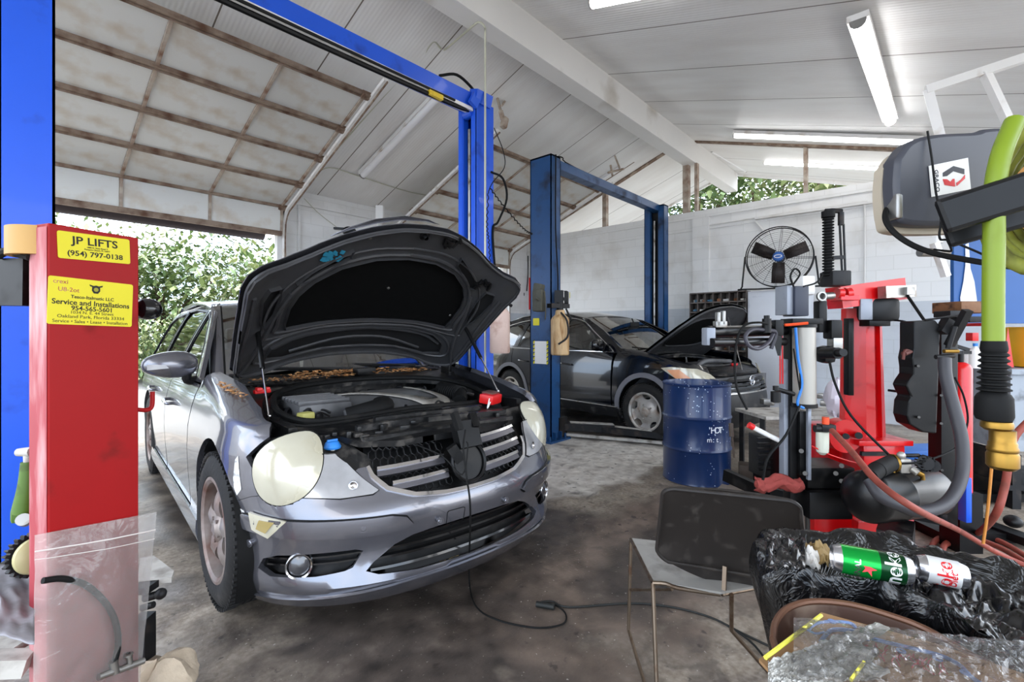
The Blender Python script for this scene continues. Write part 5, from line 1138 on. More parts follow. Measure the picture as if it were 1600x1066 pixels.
put(M2, w2*.13, h2*.90, h2*.13, 'crexi', False, par=s2, m_='worn_red'); put(M2, w2*.22, h2*.74, h2*.13, 'U8-2ot', False, par=s2, m_='worn_red')
b = MB(); M = M2 @ Matrix.Translation((w2*.53, h2*.80, .0015)); k = h2*.1
b.prism([(x*k, y*k) for x, y in [(-1.3, 1), (-.5, .75), (0, .9), (.5, .75), (1.3, 1), (1.15, .6), (.75, .5), (.8, -.3), (.4, -.9), (-.4, -.9), (-.8, -.3), (-.75, .5), (-1.15, .6)]], .0004, M); sub2(b.build('emblem', 'ink', RC, False, world=True), s2)
b = MB(); b.prism([(x*k*.5, y*k*.5-.0) for x, y in ell(0, -.1, .9, .9, 20)], .0006, M); sub2(b.build('emblem_disc', mat('olive_y', '#8f8a1c', .5), RC, False, world=True), s2)
kn = RP(228, 483, A-un*.05, un); b = MB(); b.lathe([(0, .045), (.018, .044), (.03, .034), (.036, .018), (.037, 0), (.033, -.02), (.02, -.03), (0, -.03)], kn, ux, 24); b.cyl(kn-ux*.05, kn, .012, n=10); b.build('clamp_knob', 'black_gloss', RC, world=True)
b = MB(); q = lambda px, py: RP(px, py, A-un*.04, un); b.tube([q(212, 640), q(228, 641), q(236, 637), q(238, 628), q(238, 612)], .0075, 10, 5); b.build('hook', 'red_paint', RC, world=True)
b = MB(); p = PD(20, 440, 1.42); b.beam(PD(-60, 442, 1.5), PD(54, 442, 1.44), .06, .14); b.build('side_arm', 'black_plastic', RC, False, world=True)
b = MB(); b.tube([PD(-5, 400, 1.42), PD(12, 392, 1.40), PD(30, 396, 1.39), PD(48, 402, 1.38)], .012, 8, 4); b.tube([PD(25, 390, 1.38), PD(36, 383, 1.38), PD(48, 385, 1.38)], .004, 6, 4); b.build('arm_hose', 'black_rubber', RC, world=True)
# clear zip bag with a short hose, hanging on the column
def film(name, tint, haze, rough=.12, crumple=0, cs=14):
    m = bpy.data.materials.new(name); m.use_nodes = True; t = m.node_tree; N = t.nodes; Lk = t.links; out = N['Material Output']; N.remove(N['Principled BSDF'])
    tr = N.new('ShaderNodeBsdfTransparent'); tr.inputs[0].default_value = (*tint, 1); di = N.new('ShaderNodeBsdfDiffuse'); di.inputs[0].default_value = (.85, .83, .8, 1)
    tl = N.new('ShaderNodeBsdfTranslucent'); tl.inputs[0].default_value = (.85, .83, .8, 1); gl = N.new('ShaderNodeBsdfGlossy'); gl.inputs['Roughness'].default_value = rough
    co = N.new('ShaderNodeTexCoord'); nz = N.new('ShaderNodeTexNoise'); nz.inputs['Scale'].default_value = cs; nz.inputs['Detail'].default_value = 4; nz.inputs['Distortion'].default_value = 1.5; Lk.new(co.outputs['Object'], nz.inputs['Vector'])
    bp = N.new('ShaderNodeBump'); bp.inputs['Strength'].default_value = crumple; bp.inputs['Distance'].default_value = .01; Lk.new(nz.outputs['Fac'], bp.inputs['Height']); Lk.new(bp.outputs[0], gl.inputs['Normal'])
    a = N.new('ShaderNodeMixShader'); a.inputs[0].default_value = .5; Lk.new(di.outputs[0], a.inputs[1]); Lk.new(tl.outputs[0], a.inputs[2])
    c = N.new('ShaderNodeMixShader'); c.inputs[0].default_value = haze; Lk.new(tr.outputs[0], c.inputs[1]); Lk.new(a.outputs[0], c.inputs[2])
    fr = N.new('ShaderNodeFresnel'); fr.inputs[0].default_value = 1.5; Lk.new(bp.outputs[0], fr.inputs['Normal']); d = N.new('ShaderNodeMixShader'); Lk.new(fr.outputs[0], d.inputs[0]); Lk.new(c.outputs[0], d.inputs[1]); Lk.new(gl.outputs[0], d.inputs[2]); Lk.new(d.outputs[0], out.inputs[0])
    MATS[name] = m
film('clear_film', (.97, .96, .95), .24, .1, .8); film('wrap_film', (.95, .95, .95), .12, .08, 1, 30)
BG = thing('zip_bag', 'clear plastic zip bag with a black hose inside, hung low on the red column', 'bag', tuple(fp(140, 1040)+un*.02))
def bagp(off):
    def f(u, v):
        TL, TR, BL, BR = fp(52, 836), fp(243, 800), fp(50, 1090), fp(215, 1085); p = (TL.lerp(TR, u)).lerp(BL.lerp(BR, u), v)
        w = sin(pi*u)*sin(pi*min(1, v*1.0)); n = noise.noise(V((u*5, v*6, off*90)))*.006+noise.noise(V((u*14+v*9, v*3, off*50)))*.003; return p+un*(.006+off*w+n*min(1, v*6))
    return f
b = MB(); b.grid(bagp(.045), 40, 40); b.grid(bagp(.004), 30, 30); b.build('bag_film', 'clear_film', BG, world=True)
b = MB(); g1 = bagp(.045); b.tube([g1(u, .10)+un*.001 for u in [k/14 for k in range(15)]], .0022, 5, 0); b.tube([g1(u, .15)+un*.001 for u in [k/14 for k in range(15)]], .0012, 5, 0); b.build('zip_strip', mat('zip', '#d9cfcb', .3), BG, world=True)
H = thing('brake_hose', 'short black rubber hose with banjo fittings inside the clear zip bag', 'hose', tuple(fp(180, 1035)+un*.02)); q = lambda px, py: fp(px, py)+un*.026
b = MB(); b.tube([q(58, 905), q(90, 902), q(125, 912), q(155, 938), q(172, 970), q(176, 1005), q(170, 1035)], .0085, 12, 6); b.build('hose_body', 'black_rubber', H, world=True)
b = MB(); b.cyl(q(145, 1055), q(176, 1044), .010, n=14); b.cyl(q(176, 1045), q(216, 1030), .010, n=14); b.cyl(q(168, 1030), q(172, 1048), .012, n=14); b.cyl(q(193, 1020), q(196, 1042), .008, n=12); b.lathe([(.006, 0), (.013, .001), (.013, .006), (.006, .007)], q(192, 1022), (0, 0, 1), 14); b.build('fitting', 'steel', H, world=True)
# clutter left of and behind the column
G = thing('grease_gun', 'green cast hand tool with a worn white tip hanging left of the red column', 'tool', tuple(PD(40, 810, 1.5)))
b = MB(); b.tube([PD(43, 722, 1.5), PD(42, 760, 1.5), PD(36, 800, 1.5)], lambda t: .017+.012*t, 10, 4); b.box(PD(34, 805, 1.5), (.05, .03, .04), b=.01); b.build('handle', mat('tool_green', '#4c6a22', .5, var=.2, dirt='#33331f', damt=.4, dscale=20), G, world=True)
b = MB(); b.cyl(PD(28, 707, 1.5), PD(50, 706, 1.5), .012, .016, n=10); b.cyl(PD(42, 704, 1.5), PD(43, 722, 1.5), .01, n=10); b.build('nozzle', 'dusty_top', G, world=True)
b = MB(); b.cyl(PD(36, 812, 1.46), PD(40, 814, 1.5), .018, n=14); b.build('bolt', 'steel', G, world=True)
G = thing('sprocket', 'toothed cream and black sprocket wheel leaning against the red column', 'gear', tuple(PD(50, 905, 1.48)))
c = PD(52, 867, 1.48); ax = (un+V((0, 0, .15))).normalized(); b = MB(); x_, z_ = frame(ax); R_ = .066; pr = []
for k in range(96): a = 2*pi*k/96; r_ = R_-(.009 if (k//2) % 2 else 0); pr.append((r_*cos(a), r_*sin(a)))
M = Matrix((x_, z_, x_.cross(z_))).transposed().to_4x4(); M.translation = c; b.prism(pr, .022, M); b.build('toothed_rim', 'dark_metal', G, False, world=True)
b = MB(); b.lathe([(0, .018), (.035, .018), (.052, .006), (.054, -.004)], c+un*.012, ax, 32); b.build('hub', mat('cream_grease', '#b3aa7d', .4, var=.3, scale=15), G, world=True)
b = MB()
def cl(u, v): p = PD(-30+84*u, 870+110*v+25*u, 1.55-.35*v); p.z += .012*noise.noise(V((u*4, v*5, 3)))*2; return p
b.grid(cl, 24, 24); tag(b.build('rag', mat('grey_rag', '#8f8d92', .9, var=.2, dirt='#5f5b5c', damt=.4, dscale=9), solid=.004), 'crumpled grey cloth and paper heap at the left edge beside the red column', 'cloth')
b = MB(); b.box((PD(-45, 1000, 1.42)), (.36, .30, .02), rz=radians(-48)); b.beam(PD(-60, 1040, 1.3), PD(45, 1036, 1.36), .06, .05); tag(b.build('tray', 'dusty_top', smooth=False), 'dusty metal tray under the grey cloth at the left edge', 'tray')
b = MB(); P = [PZ(219, 872, .42), PZ(240, 868, .42), PZ(272, 892, .42), PZ(268, 903, .42), PZ(215, 908, .42)]; b.v = P+[p-V((0, 0, .018)) for p in P]; b.f = [(0, 1, 2, 3, 4), (9, 8, 7, 6, 5)]+[(i, (i+1) % 5, 5+(i+1) % 5, 5+i) for i in range(5)]; b.m = [0]*7
BD = thing('cut_board', 'white faced board with a clipped corner sticking out behind the red column', 'board', tuple(P[0])); b.build('board_top', 'dusty_top', BD, False, world=True)
b = MB(); b.cyl(PD(226, 935, 1.75), PD(250, 928, 1.75), .014, n=10); b.ball(PD(251, 928, 1.75), .02, 10, 8); b.cyl(PD(222, 950, 1.75), PD(240, 945, 1.75), .012, n=10); b.box(PD(226, 918, 1.75), (.06, .06, .025), rz=.7); b.box((PD(224, 960, 1.75).x, PD(224, 960, 1.75).y, .15), (.06, .05, .3), rz=.8); b.build('board_bracket', 'dark_metal', BD, world=True)
def rock(name, c, s, mname, label, cat, seed=1):
    b = MB(); M = V(c); b.grid(lambda u, v: M+V((s[0]*sin(pi*v)*cos(2*pi*u), s[1]*sin(pi*v)*sin(2*pi*u), s[2]*(cos(pi*v)*.8+.8)))*(1+.25*noise.noise(V((cos(2*pi*u)*1.4, sin(2*pi*u)*1.4, v*3+seed)))), 22, 14, True); return tag(b.build(name, mname, ang=25), label, cat)
pz = PZ(245, 1052, .12); rock('stone_block', (pz.x, pz.y, 0), (.13, .11, .10), mat('pale_stone', '#b7a792', .9, var=.3, scale=20, bump=.6, bscale=30), 'pale broken stone block on the floor beside the red column', 'stone')
# condenser unit and white ball glimpsed at the left edge
b = MB(); p = PD(-12, 670, 3.6); b.box(p, (.34, .3, .85), rz=.3)
for k in range(18): b.box(p+V((.01, -.0, -.4+k*.045)), (.36, .32, .012), rz=.3)
tag(b.build('radiator_core', 'black_plastic', smooth=False), 'black finned radiator core at the left edge behind the bright blue post', 'radiator')

# ---- steel drum
pd_ = PD(1088, 755, 4.38); D = thing('steel_drum', 'dark blue steel drum with white paint specks standing in front of the black car', 'drum', (pd_.x, pd_.y, 0))
def speck_mat():
    m = mat('drum_blue', '#0b2855', .33, .1, var=.15, scale=3, coat=.25); t = m.node_tree; N = t.nodes; b = N['Principled BSDF']; lk = b.inputs['Base Color'].links[0].from_socket
    co = N.new('ShaderNodeTexCoord'); v = N.new('ShaderNodeTexVoronoi'); v.inputs['Scale'].default_value = 34; t.links.new(co.outputs['Object'], v.inputs['Vector']); n = N.new('ShaderNodeTexNoise'); n.inputs['Scale'].default_value = 4; t.links.new(co.outputs['Object'], n.inputs['Vector'])
    a = N.new('ShaderNodeMath'); a.operation = 'MULTIPLY'; t.links.new(n.outputs['Fac'], a.inputs[0]); a.inputs[1].default_value = .26; l = N.new('ShaderNodeMath'); l.operation = 'LESS_THAN'; t.links.new(v.outputs['Distance'], l.inputs[0]); t.links.new(a.outputs[0], l.inputs[1])
    s2_ = N.new('ShaderNodeMath'); s2_.operation = 'GREATER_THAN'; s2_.inputs[1].default_value = .50; t.links.new(n.outputs['Fac'], s2_.inputs[0]); mu = N.new('ShaderNodeMath'); mu.operation = 'MULTIPLY'; t.links.new(l.outputs[0], mu.inputs[0]); t.links.new(s2_.outputs[0], mu.inputs[1])
    x = N.new('ShaderNodeMix'); x.data_type = 'RGBA'; t.links.new(mu.outputs[0], x.inputs[0]); t.links.new(lk, x.inputs[6]); x.inputs[7].default_value = (.45, .55, .7, 1); t.links.new(x.outputs[2], b.inputs['Base Color'])
speck_mat()
b = MB(); R_ = .29; b.lathe([(0, .02), (R_-.012, .02), (R_-.004, 0), (R_+.004, .006), (R_, .025), (R_, .28), (R_+.004, .288), (R_+.010, .30), (R_+.004, .312), (R_, .32), (R_, .56), (R_+.004, .568), (R_+.010, .58), (R_+.004, .592), (R_, .60), (R_, .855), (R_+.006, .862), (R_+.008, .872), (R_+.002, .88), (R_-.008, .876), (R_-.012, .86), (R_-.014, .5), (R_-.014, .04)], (0, 0, 0), (0, 0, 1), 72); b.build('drum_shell', 'drum_blue', D)
b = MB(); b.cyl((-.0, 0, .60), (0, 0, .61), R_-.016, n=40); b.build('oily_fill', mat('oil_red', '#3a1a22', .25, var=.4), D)
vd = V((-pd_.x, -pd_.y, 0)).normalized()
for body, ang_, zz, sz in (("'HOT", .62, .49, .075), ('m:t', .62, .41, .06)):
    for k, ch in enumerate(body):
        a = atan2(vd.y, vd.x)+ang_-.25+k*.12; n = V((cos(a), sin(a), 0)); text(ch, sz, plane_mat((n.x*(R_+.002), n.y*(R_+.002), zz), (-n.y, n.x, 0), (0, 0, 1)), mat('chalk', '#dfe6ee', .7), 'lettering', D, world=False)

# ---- chair
CH = thing('shell_chair', 'chair with a scuffed dark brown shell back, grey seat and thin wire legs', 'chair', (PD(1110, 1000, 1.8).x, PD(1110, 1000, 1.8).y, 0))
def bk(u, v):
    TL, TR, BL, BR = PD(1036, 764, 1.60), PD(1250, 786, 1.50), PD(1025, 868, 1.72), PD(1262, 905, 1.60)
    BL.z = PD(1025, 866, 1.72).z; p = TL.lerp(TR, u).lerp(BL.lerp(BR, u), v); p.z -= .085*sin(pi*u)*v*v; f_ = V((-p.x, -p.y, 0)).normalized(); return p-f_*(.045*sin(pi*u)+.02*sin(pi*v))+f_*(.03*max(0, v-.8)*5*.3)
op = rrect(0, 0, 1, 1, .085, 5); hole = [(.965, .42), (.985, .38), (1.02, .38), (1.02, .55), (.985, .55), (.965, .50)]
b = MB(); b.patch(lambda x, y: bk(x, 1-y), op, [], .07, th=.009); b.build('backrest', mat('brown_shell', '#211c19', .55, var=.3, scale=5, dirt='#3a342f', damt=.2, dscale=18), CH, world=True)
b = MB(); rim = [bk(x, 1-y) for x, y in op]; b.tube(rim+[rim[0]], .006, 6, 0); b.build('backrest_rim', 'brown_shell', CH, world=True)
zS = .45; SL = [PZ(986, 843, zS), PZ(1210, 868, zS), PZ(1255, 905, zS), PZ(1127, 928, zS-.005), PZ(1020, 911, zS)]
b = MB(); b.v = [p+V((0, 0, .006)) for p in SL]+[p-V((0, 0, .002)) for p in SL]; b.f = [(0, 1, 2, 3, 4), (9, 8, 7, 6, 5)]+[(i, (i+1) % 5, 5+(i+1) % 5, 5+i) for i in range(5)]; b.m = [0]*7; b.build('seat', mat('grey_seat', '#8d8a85', .55, var=.2, scale=6, dirt='#5b5753', damt=.3, dscale=7), CH, False, world=True)
wire = mat('wire', '#6e6052', .35, .85, var=.2, dirt='#5c4637', damt=.4, dscale=20)
fl = lambda px, py, z=.008: PZ(px, py, z)
def leg(P): b = MB(); b.tube(P, .0075, 8, 0); b.build('leg', 'wire', CH, world=True)
k0 = PZ(986, 843, zS); k1 = PZ(1020, 911, zS)
leg([k0, PD(982, 985, 2.03), PZ(1012, 1085, .008)]); leg([k1, fl(1029, 1150)]); j = PD(1143, 930, 1.72); leg([PZ(1143, 929, zS-.01), PD(1143, 985, 1.72), PZ(1222, 1075, .008)]); leg([PZ(1252, 900, zS-.01), PZ(1290, 1130, .01)])
b = MB(); b.tube([k0, k1, k1], .0075, 8, 0); b.tube([k1, k1.lerp(PZ(1060, 918, zS), .5)+V((0, 0, .005)), PZ(1060, 919, zS-.005), PZ(1125, 929, zS-.012)], .0075, 8, 3); b.tube([PZ(1128, 929, zS-.012), PZ(1195, 916, zS-.01), PZ(1252, 900, zS-.01)], .0075, 8, 0); b.tube([PD(985, 922, 2.03), PD(1050, 921, 1.78)], .006, 8, 0); b.build('wire_frame', 'wire', CH, world=True)
b = MB(); p0, p1 = PZ(1131, 930, zS-.015), PD(1133, 885, 1.66); b.beam(p0, p1, .013, .012); b.build('back_post', 'wire', CH, False, world=True)
# ---- cable from the grille across the floor
b = MB(); b.tube([PD(620, 668, 2.55), PD(640, 690, 2.35), PD(690, 712, 2.18), PD(722, 742, 2.10), PD(731, 700, 2.16), PD(729, 690, 2.17)], .0035, 6, 5)
b.tube([PD(727, 672, 2.2), PD(724, 700, 2.13), PD(729, 745, 2.08), PD(735, 800, 2.03), PZ(733, 900, .05), PZ(742, 945, .012), PZ(775, 968, .008), PZ(835, 981, .008), PZ(878, 976, .008), PZ(884, 960, .008), PZ(868, 946, .012), PZ(845, 942, .015)], .0042, 6, 6); tag(b.build('inspection_cable', 'black_rubber'), 'thin black cable hanging from the silver car grille and looping on the floor', 'cable')
b = MB(); b.tube([PZ(840, 942, .016), PZ(862, 940, .012), PZ(890, 949, .008), PZ(985, 943, .008), PZ(1050, 949, .008), PZ(1110, 965, .008), PZ(1160, 990, .008), PZ(1215, 1015, .008), PZ(1290, 1040, .008)], .005, 6, 6); b.tube([PZ(838, 944, .018), PZ(866, 949, .018)], .014, 10, 2); b.tube([PZ(1140, 978, .008), PZ(1180, 1010, .008), PZ(1215, 1060, .008)], .005, 6, 4); tag(b.build('extension_cord', mat('cord_black', '#141614', .6)), 'black extension cord with a plug running under the wire chair', 'cord')
b = MB(); 
for k in range(7): b.tube([PZ(690+random.uniform(-4, 4), 885, .235), PZ(698+random.uniform(-15, 15), 878+random.uniform(-8, 6), .24), PZ(708+random.uniform(-10, 12), 868, .25)], .0018, 4, 3)
b.tube([PZ(655, 908, .22), PZ(700, 880, .235)], .002, 4, 2); tag(b.build('twine_knot', mat('twine', '#a08a5a', .8)), 'frayed twine knot tied on the lower lip of the silver car bumper', 'string')

# ---- trash bin with black bag, cans, brown pan, cardboard
random.seed(5)
TB = thing('trash_bag', 'crumpled shiny black trash bag lining a bin in the lower right corner', 'bag', (PZ(1430, 940, .7).x, PZ(1430, 940, .7).y, 0))
m_ = mat('bag_black', '#050506', .25, 0, var=.2, coat=.15, spec=.6); t = m_.node_tree; co = t.nodes.new('ShaderNodeTexCoord'); vo = t.nodes.new('ShaderNodeTexVoronoi'); vo.feature = 'F1'; vo.inputs['Scale'].default_value = 7; nz = t.nodes.new('ShaderNodeTexNoise'); nz.inputs['Scale'].default_value = 9; nz.inputs['Distortion'].default_value = 3; t.links.new(co.outputs['Object'], nz.inputs['Vector']); t.links.new(nz.outputs['Color'], vo.inputs['Vector'])
bp = t.nodes.new('ShaderNodeBump'); bp.inputs['Strength'].default_value = .3; bp.inputs['Distance'].default_value = .012; t.links.new(vo.outputs['Distance'], bp.inputs['Height']); t.links.new(bp.outputs[0], t.nodes['Principled BSDF'].inputs['Normal'])
rimz = .75; RIM = [(1216, 828), (1300, 836), (1380, 846), (1450, 860), (1530, 876), (1600, 892), (1700, 915), (1790, 960), (1780, 1050), (1700, 1090), (1600, 1045), (1540, 1000), (1480, 955), (1400, 915), (1340, 912), (1280, 900), (1225, 888), (1197, 868), (1198, 842)]
RW = smooth_path([PZ(*p, rimz) for p in RIM+[RIM[0]]], 8)[:-1]; nr = len(RW); ctr = sum(RW, V((0, 0, 0)))/nr
def wr(i, k, a):
    th = 2*pi*i/nr; f = 1.5*abs(noise.noise(V((cos(th)*5+k*.22, sin(th)*5-k*.15, k*.28))))-.35+.7*abs(noise.noise(V((cos(th)*11+k*.3, sin(th)*11, k*.5)))); return f*a
b = MB(); rows = []
prof = [(-.30, -.20), (-.22, -.13), (-.12, -.07), (-.05, -.02), (-.012, .008), (.01, .006), (.022, -.02), (.028, -.06), (.02, -.11), (.0, -.18), (-.02, -.28), (-.04, -.40), (-.07, -.58), (-.10, -.735)]
for k, (do, dz) in enumerate(prof):
    for i, p in enumerate(RW):
        d = (p-ctr); d.z = 0; L = d.length; d.normalize(); w = wr(i, k, .035 if k > 0 else .02); o = do*(L/.35) if do < 0 and k < 5 else do
        b.v.append(V((p.x+d.x*(o+w*.6), p.y+d.y*(o+w*.6), rimz+dz+w*.6*(1 if k < 9 else .2)+(.02*noise.noise(V((i*.25, k*2., 0))) if 2 < k < 8 else 0))))
for k in range(len(prof)-1):
    for i in range(nr): b.f.append((k*nr+i, k*nr+(i+1) % nr, (k+1)*nr+(i+1) % nr, (k+1)*nr+i)); b.m.append(0)
b.f.append(tuple(range(nr))); b.m.append(0)
b.build('bag_body', 'bag_black', TB, world=True, sub=1, ang=75)
b = MB()
def cr(u, v):
    p = PZ(1420+230*u, 890+40*u+75*v+60*u*v, .70); p.z += .06*abs(noise.noise(V((u*4, v*3.4, 2))))+.022*abs(noise.noise(V((u*9+v*2, v*7, 5))))+.006*abs(noise.noise(V((u*18, v*15, 9)))); return p
b.grid(cr, 90, 60); b.build('crumpled_plastic', mat('black_shine', '#040406', .25, var=.2, coat=.2, spec=.6), TB, world=True, ang=75)
b = MB()
def cr2(u, v):
    p = PZ(1196+62*u, 842+52*v, .755); p.z += .03*abs(noise.noise(V((u*3.5, v*3, 21))))+.009*abs(noise.noise(V((u*8, v*7, 3)))); return p
b.grid(cr2, 40, 40); b.build('bag_tail', 'black_shine', TB, world=True, ang=75)
for px, py, s_, mm_, lab in ((1262, 876, .035, mat('tissue', '#cfcac4', .8, var=.15), 'crumpled white tissue in the trash bag left of the green can'), (1275, 868, .04, mat('kraft', '#8a7145', .7, var=.2), 'crumpled brown paper in the trash bag behind the tissue')):
    p = PZ(px, py, .73); b = MB(); b.grid(lambda u, v: p+V((s_*1.6*(u-.5)*2*.7, s_*1.2*(v-.5)*2*.7, s_*.9*(1-((u-.5)*2)**2)*(1-((v-.5)*2)**2)+s_*.7*noise.noise(V((u*6, v*6, s_*99)))))*1, 16, 16); tag(b.build('crumpled_paper', mm_, solid=.002, ang=20), lab, 'paper')
def can(label, p0, p1, r, bands, words, roll):
    p0, p1 = V(p0), V(p1); ax = (p1-p0).normalized(); L = (p1-p0).length; C_ = thing('drink_can', label, 'can', tuple(p0), 0, 'cans on the trash bag'); x_, z_ = frame(ax)
    b = MB(); prof = [(0, .004), (r*.75, .004), (r*.8, .0), (r*.86, .003), (r, .016)]
    for a_, m1 in bands[:-1]: pass
    b.use('can_silver'); b.lathe(prof, p0, ax, 40); b.lathe([(r, L-.016), (r*.84, L-.002), (r*.80, L), (r*.76, L-.006), (r*.55, L-.016), (0, L-.018)], p0, ax, 40)
    for (t0, m1), (t1, _) in zip(bands, bands[1:]): b.use(m1); b.lathe([(r, .016+(L-.032)*t0), (r, .016+(L-.032)*t1)], p0, ax, 40)
    body = b.build('can_body', None, C_, world=True)
    ev = (V((0, 0, EYE))-p0).normalized(); ae = atan2(ev.dot(z_), ev.dot(x_))
    for body_s, size, t, a0, m1, flip in words:
        a0 += ae
        cu = bpy.data.curves.new('t', 'FONT'); cu.body = body_s; cu.size = size; cu.align_x = 'CENTER'; cu.align_y = 'CENTER'; cu.offset = size*.02; to = bpy.data.objects.new('t', cu); me = bpy.data.meshes.new_from_object(to); b = MB()
        vs = []
        for v in me.vertices:
            xx, yy = (v.co.x, v.co.y); th = a0+(xx-.018*(flip < 0))/r; vs.append(p0+ax*(.016+(L-.032)*t-yy)+(x_*cos(th)+z_*sin(th))*(r+.0006))
        b.add(vs, [tuple(p.vertices) for p in me.polygons]); sub2(b.build('lettering', m1, C_, False, world=True), body); bpy.data.objects.remove(to); bpy.data.curves.remove(cu)
    return C_, body, x_, z_, ax
mat('can_silver', '#c9c9cc', .22, .95, var=.05); mat('can_green', '#0e9a3a', .25, .6, var=.08); mat('can_dark', '#0d3d1e', .25, .5, var=.05); mat('can_white', '#d9d8d6', .3, .3, var=.05); mat('can_red', '#c4141c', .35, .1)
ga, gb = PD(1300, 870, 1.16), PD(1424, 893, 1.10); C1, cb1, x_, z_, ax_ = can('tall green beer can lying on the black trash bag', ga, gb, .033, [(0, 'can_green'), (.60, 'can_dark'), (1, 'can_green')], [('Heineken', .044, .80, 0, 'can_white', -1), ('ORIGINAL', .017, .24, -.5, 'can_silver', -1)], 0)
vd = (V((0, 0, EYE))-ga); vd = (vd-ax_*vd.dot(ax_)).normalized()
def star(par, root, c, n, up, R_, m1):
    b = MB(); b.prism([(R_*(1 if k % 2 == 0 else .40)*sin(pi*k/5), R_*(1 if k % 2 == 0 else .40)*cos(pi*k/5)) for k in range(10)], .0008, plane_mat(c, V(up).cross(n), up)); sub2(b.build('star', m1, root, False, world=True), par)
star(cb1, C1, ga.lerp(gb, .42)+(vd-V((0, 0, .35))).normalized()*.0335, vd, ax_, .016, 'can_red')
wa, wb = PD(1432, 885, 1.17), PD(1510, 902, 1.13); can('white and red soda can lying behind the green can', wa, wb, .031, [(0, 'can_white'), (1, 'can_white')], [('Diet', .02, .75, .1, 'can_red', -1), ('Coke', .04, .5, 0, 'can_red', -1)], 0)
# brown pan and cardboard with film and gasket
BP = thing('drain_pan', 'brown curved metal pan rim under the cardboard in the lower right corner', 'pan', (PZ(1420, 1040, .6).x, PZ(1420, 1040, .6).y, 0))
P = smooth_path([PZ(x, y, .715) for x, y in [(1208, 1000), (1212, 972), (1232, 950), (1270, 940), (1330, 945), (1400, 965), (1450, 985), (1520, 1025), (1620, 1075), (1700, 1150), (1600, 1250), (1400, 1200), (1280, 1110), (1225, 1050), (1208, 1000)]], 6); n_ = len(P); c_ = sum(P, V((0, 0, 0)))/n_
b = MB(); b.v = [p.copy() for p in P]+[c_.lerp(p, .97)+V((0, 0, -.012)) for p in P]+[c_.lerp(p, .93)+V((0, 0, -.10)) for p in P]+[c_.lerp(p, .99)+V((0, 0, -.71)) for p in P]
b.f = [(i, i+1, n_+i+1, n_+i) for i in range(n_-1)]+[(n_+i, n_+i+1, 2*n_+i+1, 2*n_+i) for i in range(n_-1)]+[(i, i+1, 3*n_+i+1, 3*n_+i) for i in range(n_-1)]+[tuple(range(2*n_, 3*n_))]; b.m = [0]*len(b.f)
b.build('pan_body', mat('pan_brown', '#4b342a', .4, .3, var=.25, dirt='#7d6a5c', damt=.3, dscale=9), BP, world=True); b = MB(); b.tube(P, .007, 8, 0); b.build('pan_rim', mat('rim_brown', '#6b4a38', .35, .3), BP, world=True)
CB = thing('gasket_pack', 'flat cardboard with blue gasket and silver foil bag under shiny film', 'package', tuple(PZ(1400, 1060, .66)))
zc = .745; K = [PZ(1186, 1030, zc), PZ(1283, 957, zc+.01), PZ(1460, 1005, zc), PZ(1680, 1080, zc), PZ(1640, 1300, zc), PZ(1300, 1140, zc), PZ(1215, 1062, zc)]
b = MB(); n_ = len(K); b.v = [k.copy() for k in K]+[k-V((0, 0, .006)) for k in K]; b.f = [tuple(range(n_)), tuple(range(n_, 2*n_))[::-1]]+[(i, (i+1) % n_, n_+(i+1) % n_, n_+i) for i in range(n_)]; b.m = [0]*len(b.f); b.build('card', 'cardboard', CB, False, world=True)
g = lambda px, py, dz=.008: PZ(px, py, zc+dz)
b = MB(); b.tube([g(1262, 985), g(1275, 975), g(1300, 972), g(1330, 975), g(1345, 990), g(1370, 1000), g(1420, 1012), g(1470, 1025), g(1500, 1040), g(1520, 1060), g(1560, 1085)], .0035, 6, 6); b.tube([g(1345, 990), g(1325, 985), g(1300, 985), g(1288, 995), g(1283, 1003)], .004, 6, 5); b.tube([g(1262, 985), g(1275, 990), g(1288, 988)], .002, 6, 3)
for px, py in ((1300, 972), (1352, 998), (1408, 1018), (1465, 1030), (1508, 1052)): b.lathe([(.003, 0), (.0075, 0), (.0075, .002), (.003, .002), (.003, 0)], g(px, py), (0, 0, 1), 14)
b.build('gasket', mat('gasket_blue', '#6f87b8', .35, .2), CB, world=True)
b = MB()
random.seed(9)
for k in range(46):
    t = k/46; px, py = 1290+190*t+random.uniform(-12, 12), 1000+55*t+random.uniform(-6, 6); p = g(px, py, .004); d = V((random.uniform(.006, .016), random.uniform(-.004, .012), .001)); b.tube([p, p+d, p+d*1.6+V((.004, -.004, 0))], .0011, 4, 2)
b.build('red_print', mat('print_red', '#a23030', .7), CB, world=True)
b = MB(); 
def foil(u, v): p = PZ(1200+170*u*(1+.25*noise.noise(V((v*4, 7, 1)))), 1035-62*u+40*v+50*u*v, zc+.012); p.z += .010*abs(noise.noise(V((u*9, v*9, 4))))+.005*noise.noise(V((u*28, v*26, 7))); return p
b.grid(foil, 60, 44); b.build('foil_bag', mat('foil', '#a3a19b', .3, .35, var=.15, scale=20, bump=.8, bscale=60), CB, world=True, ang=15)
b = MB(); b.tube([g(1196, 1028, .014), g(1240, 995, .016), g(1283, 962, .016)], .004, 6, 2); b.tube([g(1330, 1062, .02), g(1350, 1035, .02)], .003, 6, 2); b.build('yellow_edge', mat('label_yellow', '#d6cf4a', .4), CB, world=True)
b = MB(); 
def fm(u, v): p = PZ(1240+380*u, 985+22*u+95*v+40*u*v-20*(1-u), zc+.020); p.z += .012*abs(noise.noise(V((u*9, v*7, 14))))+.004*noise.noise(V((u*30, v*20, 1))); return p
b.grid(fm, 70, 40); b.build('film_wrap', 'wrap_film', CB, world=True, ang=15)
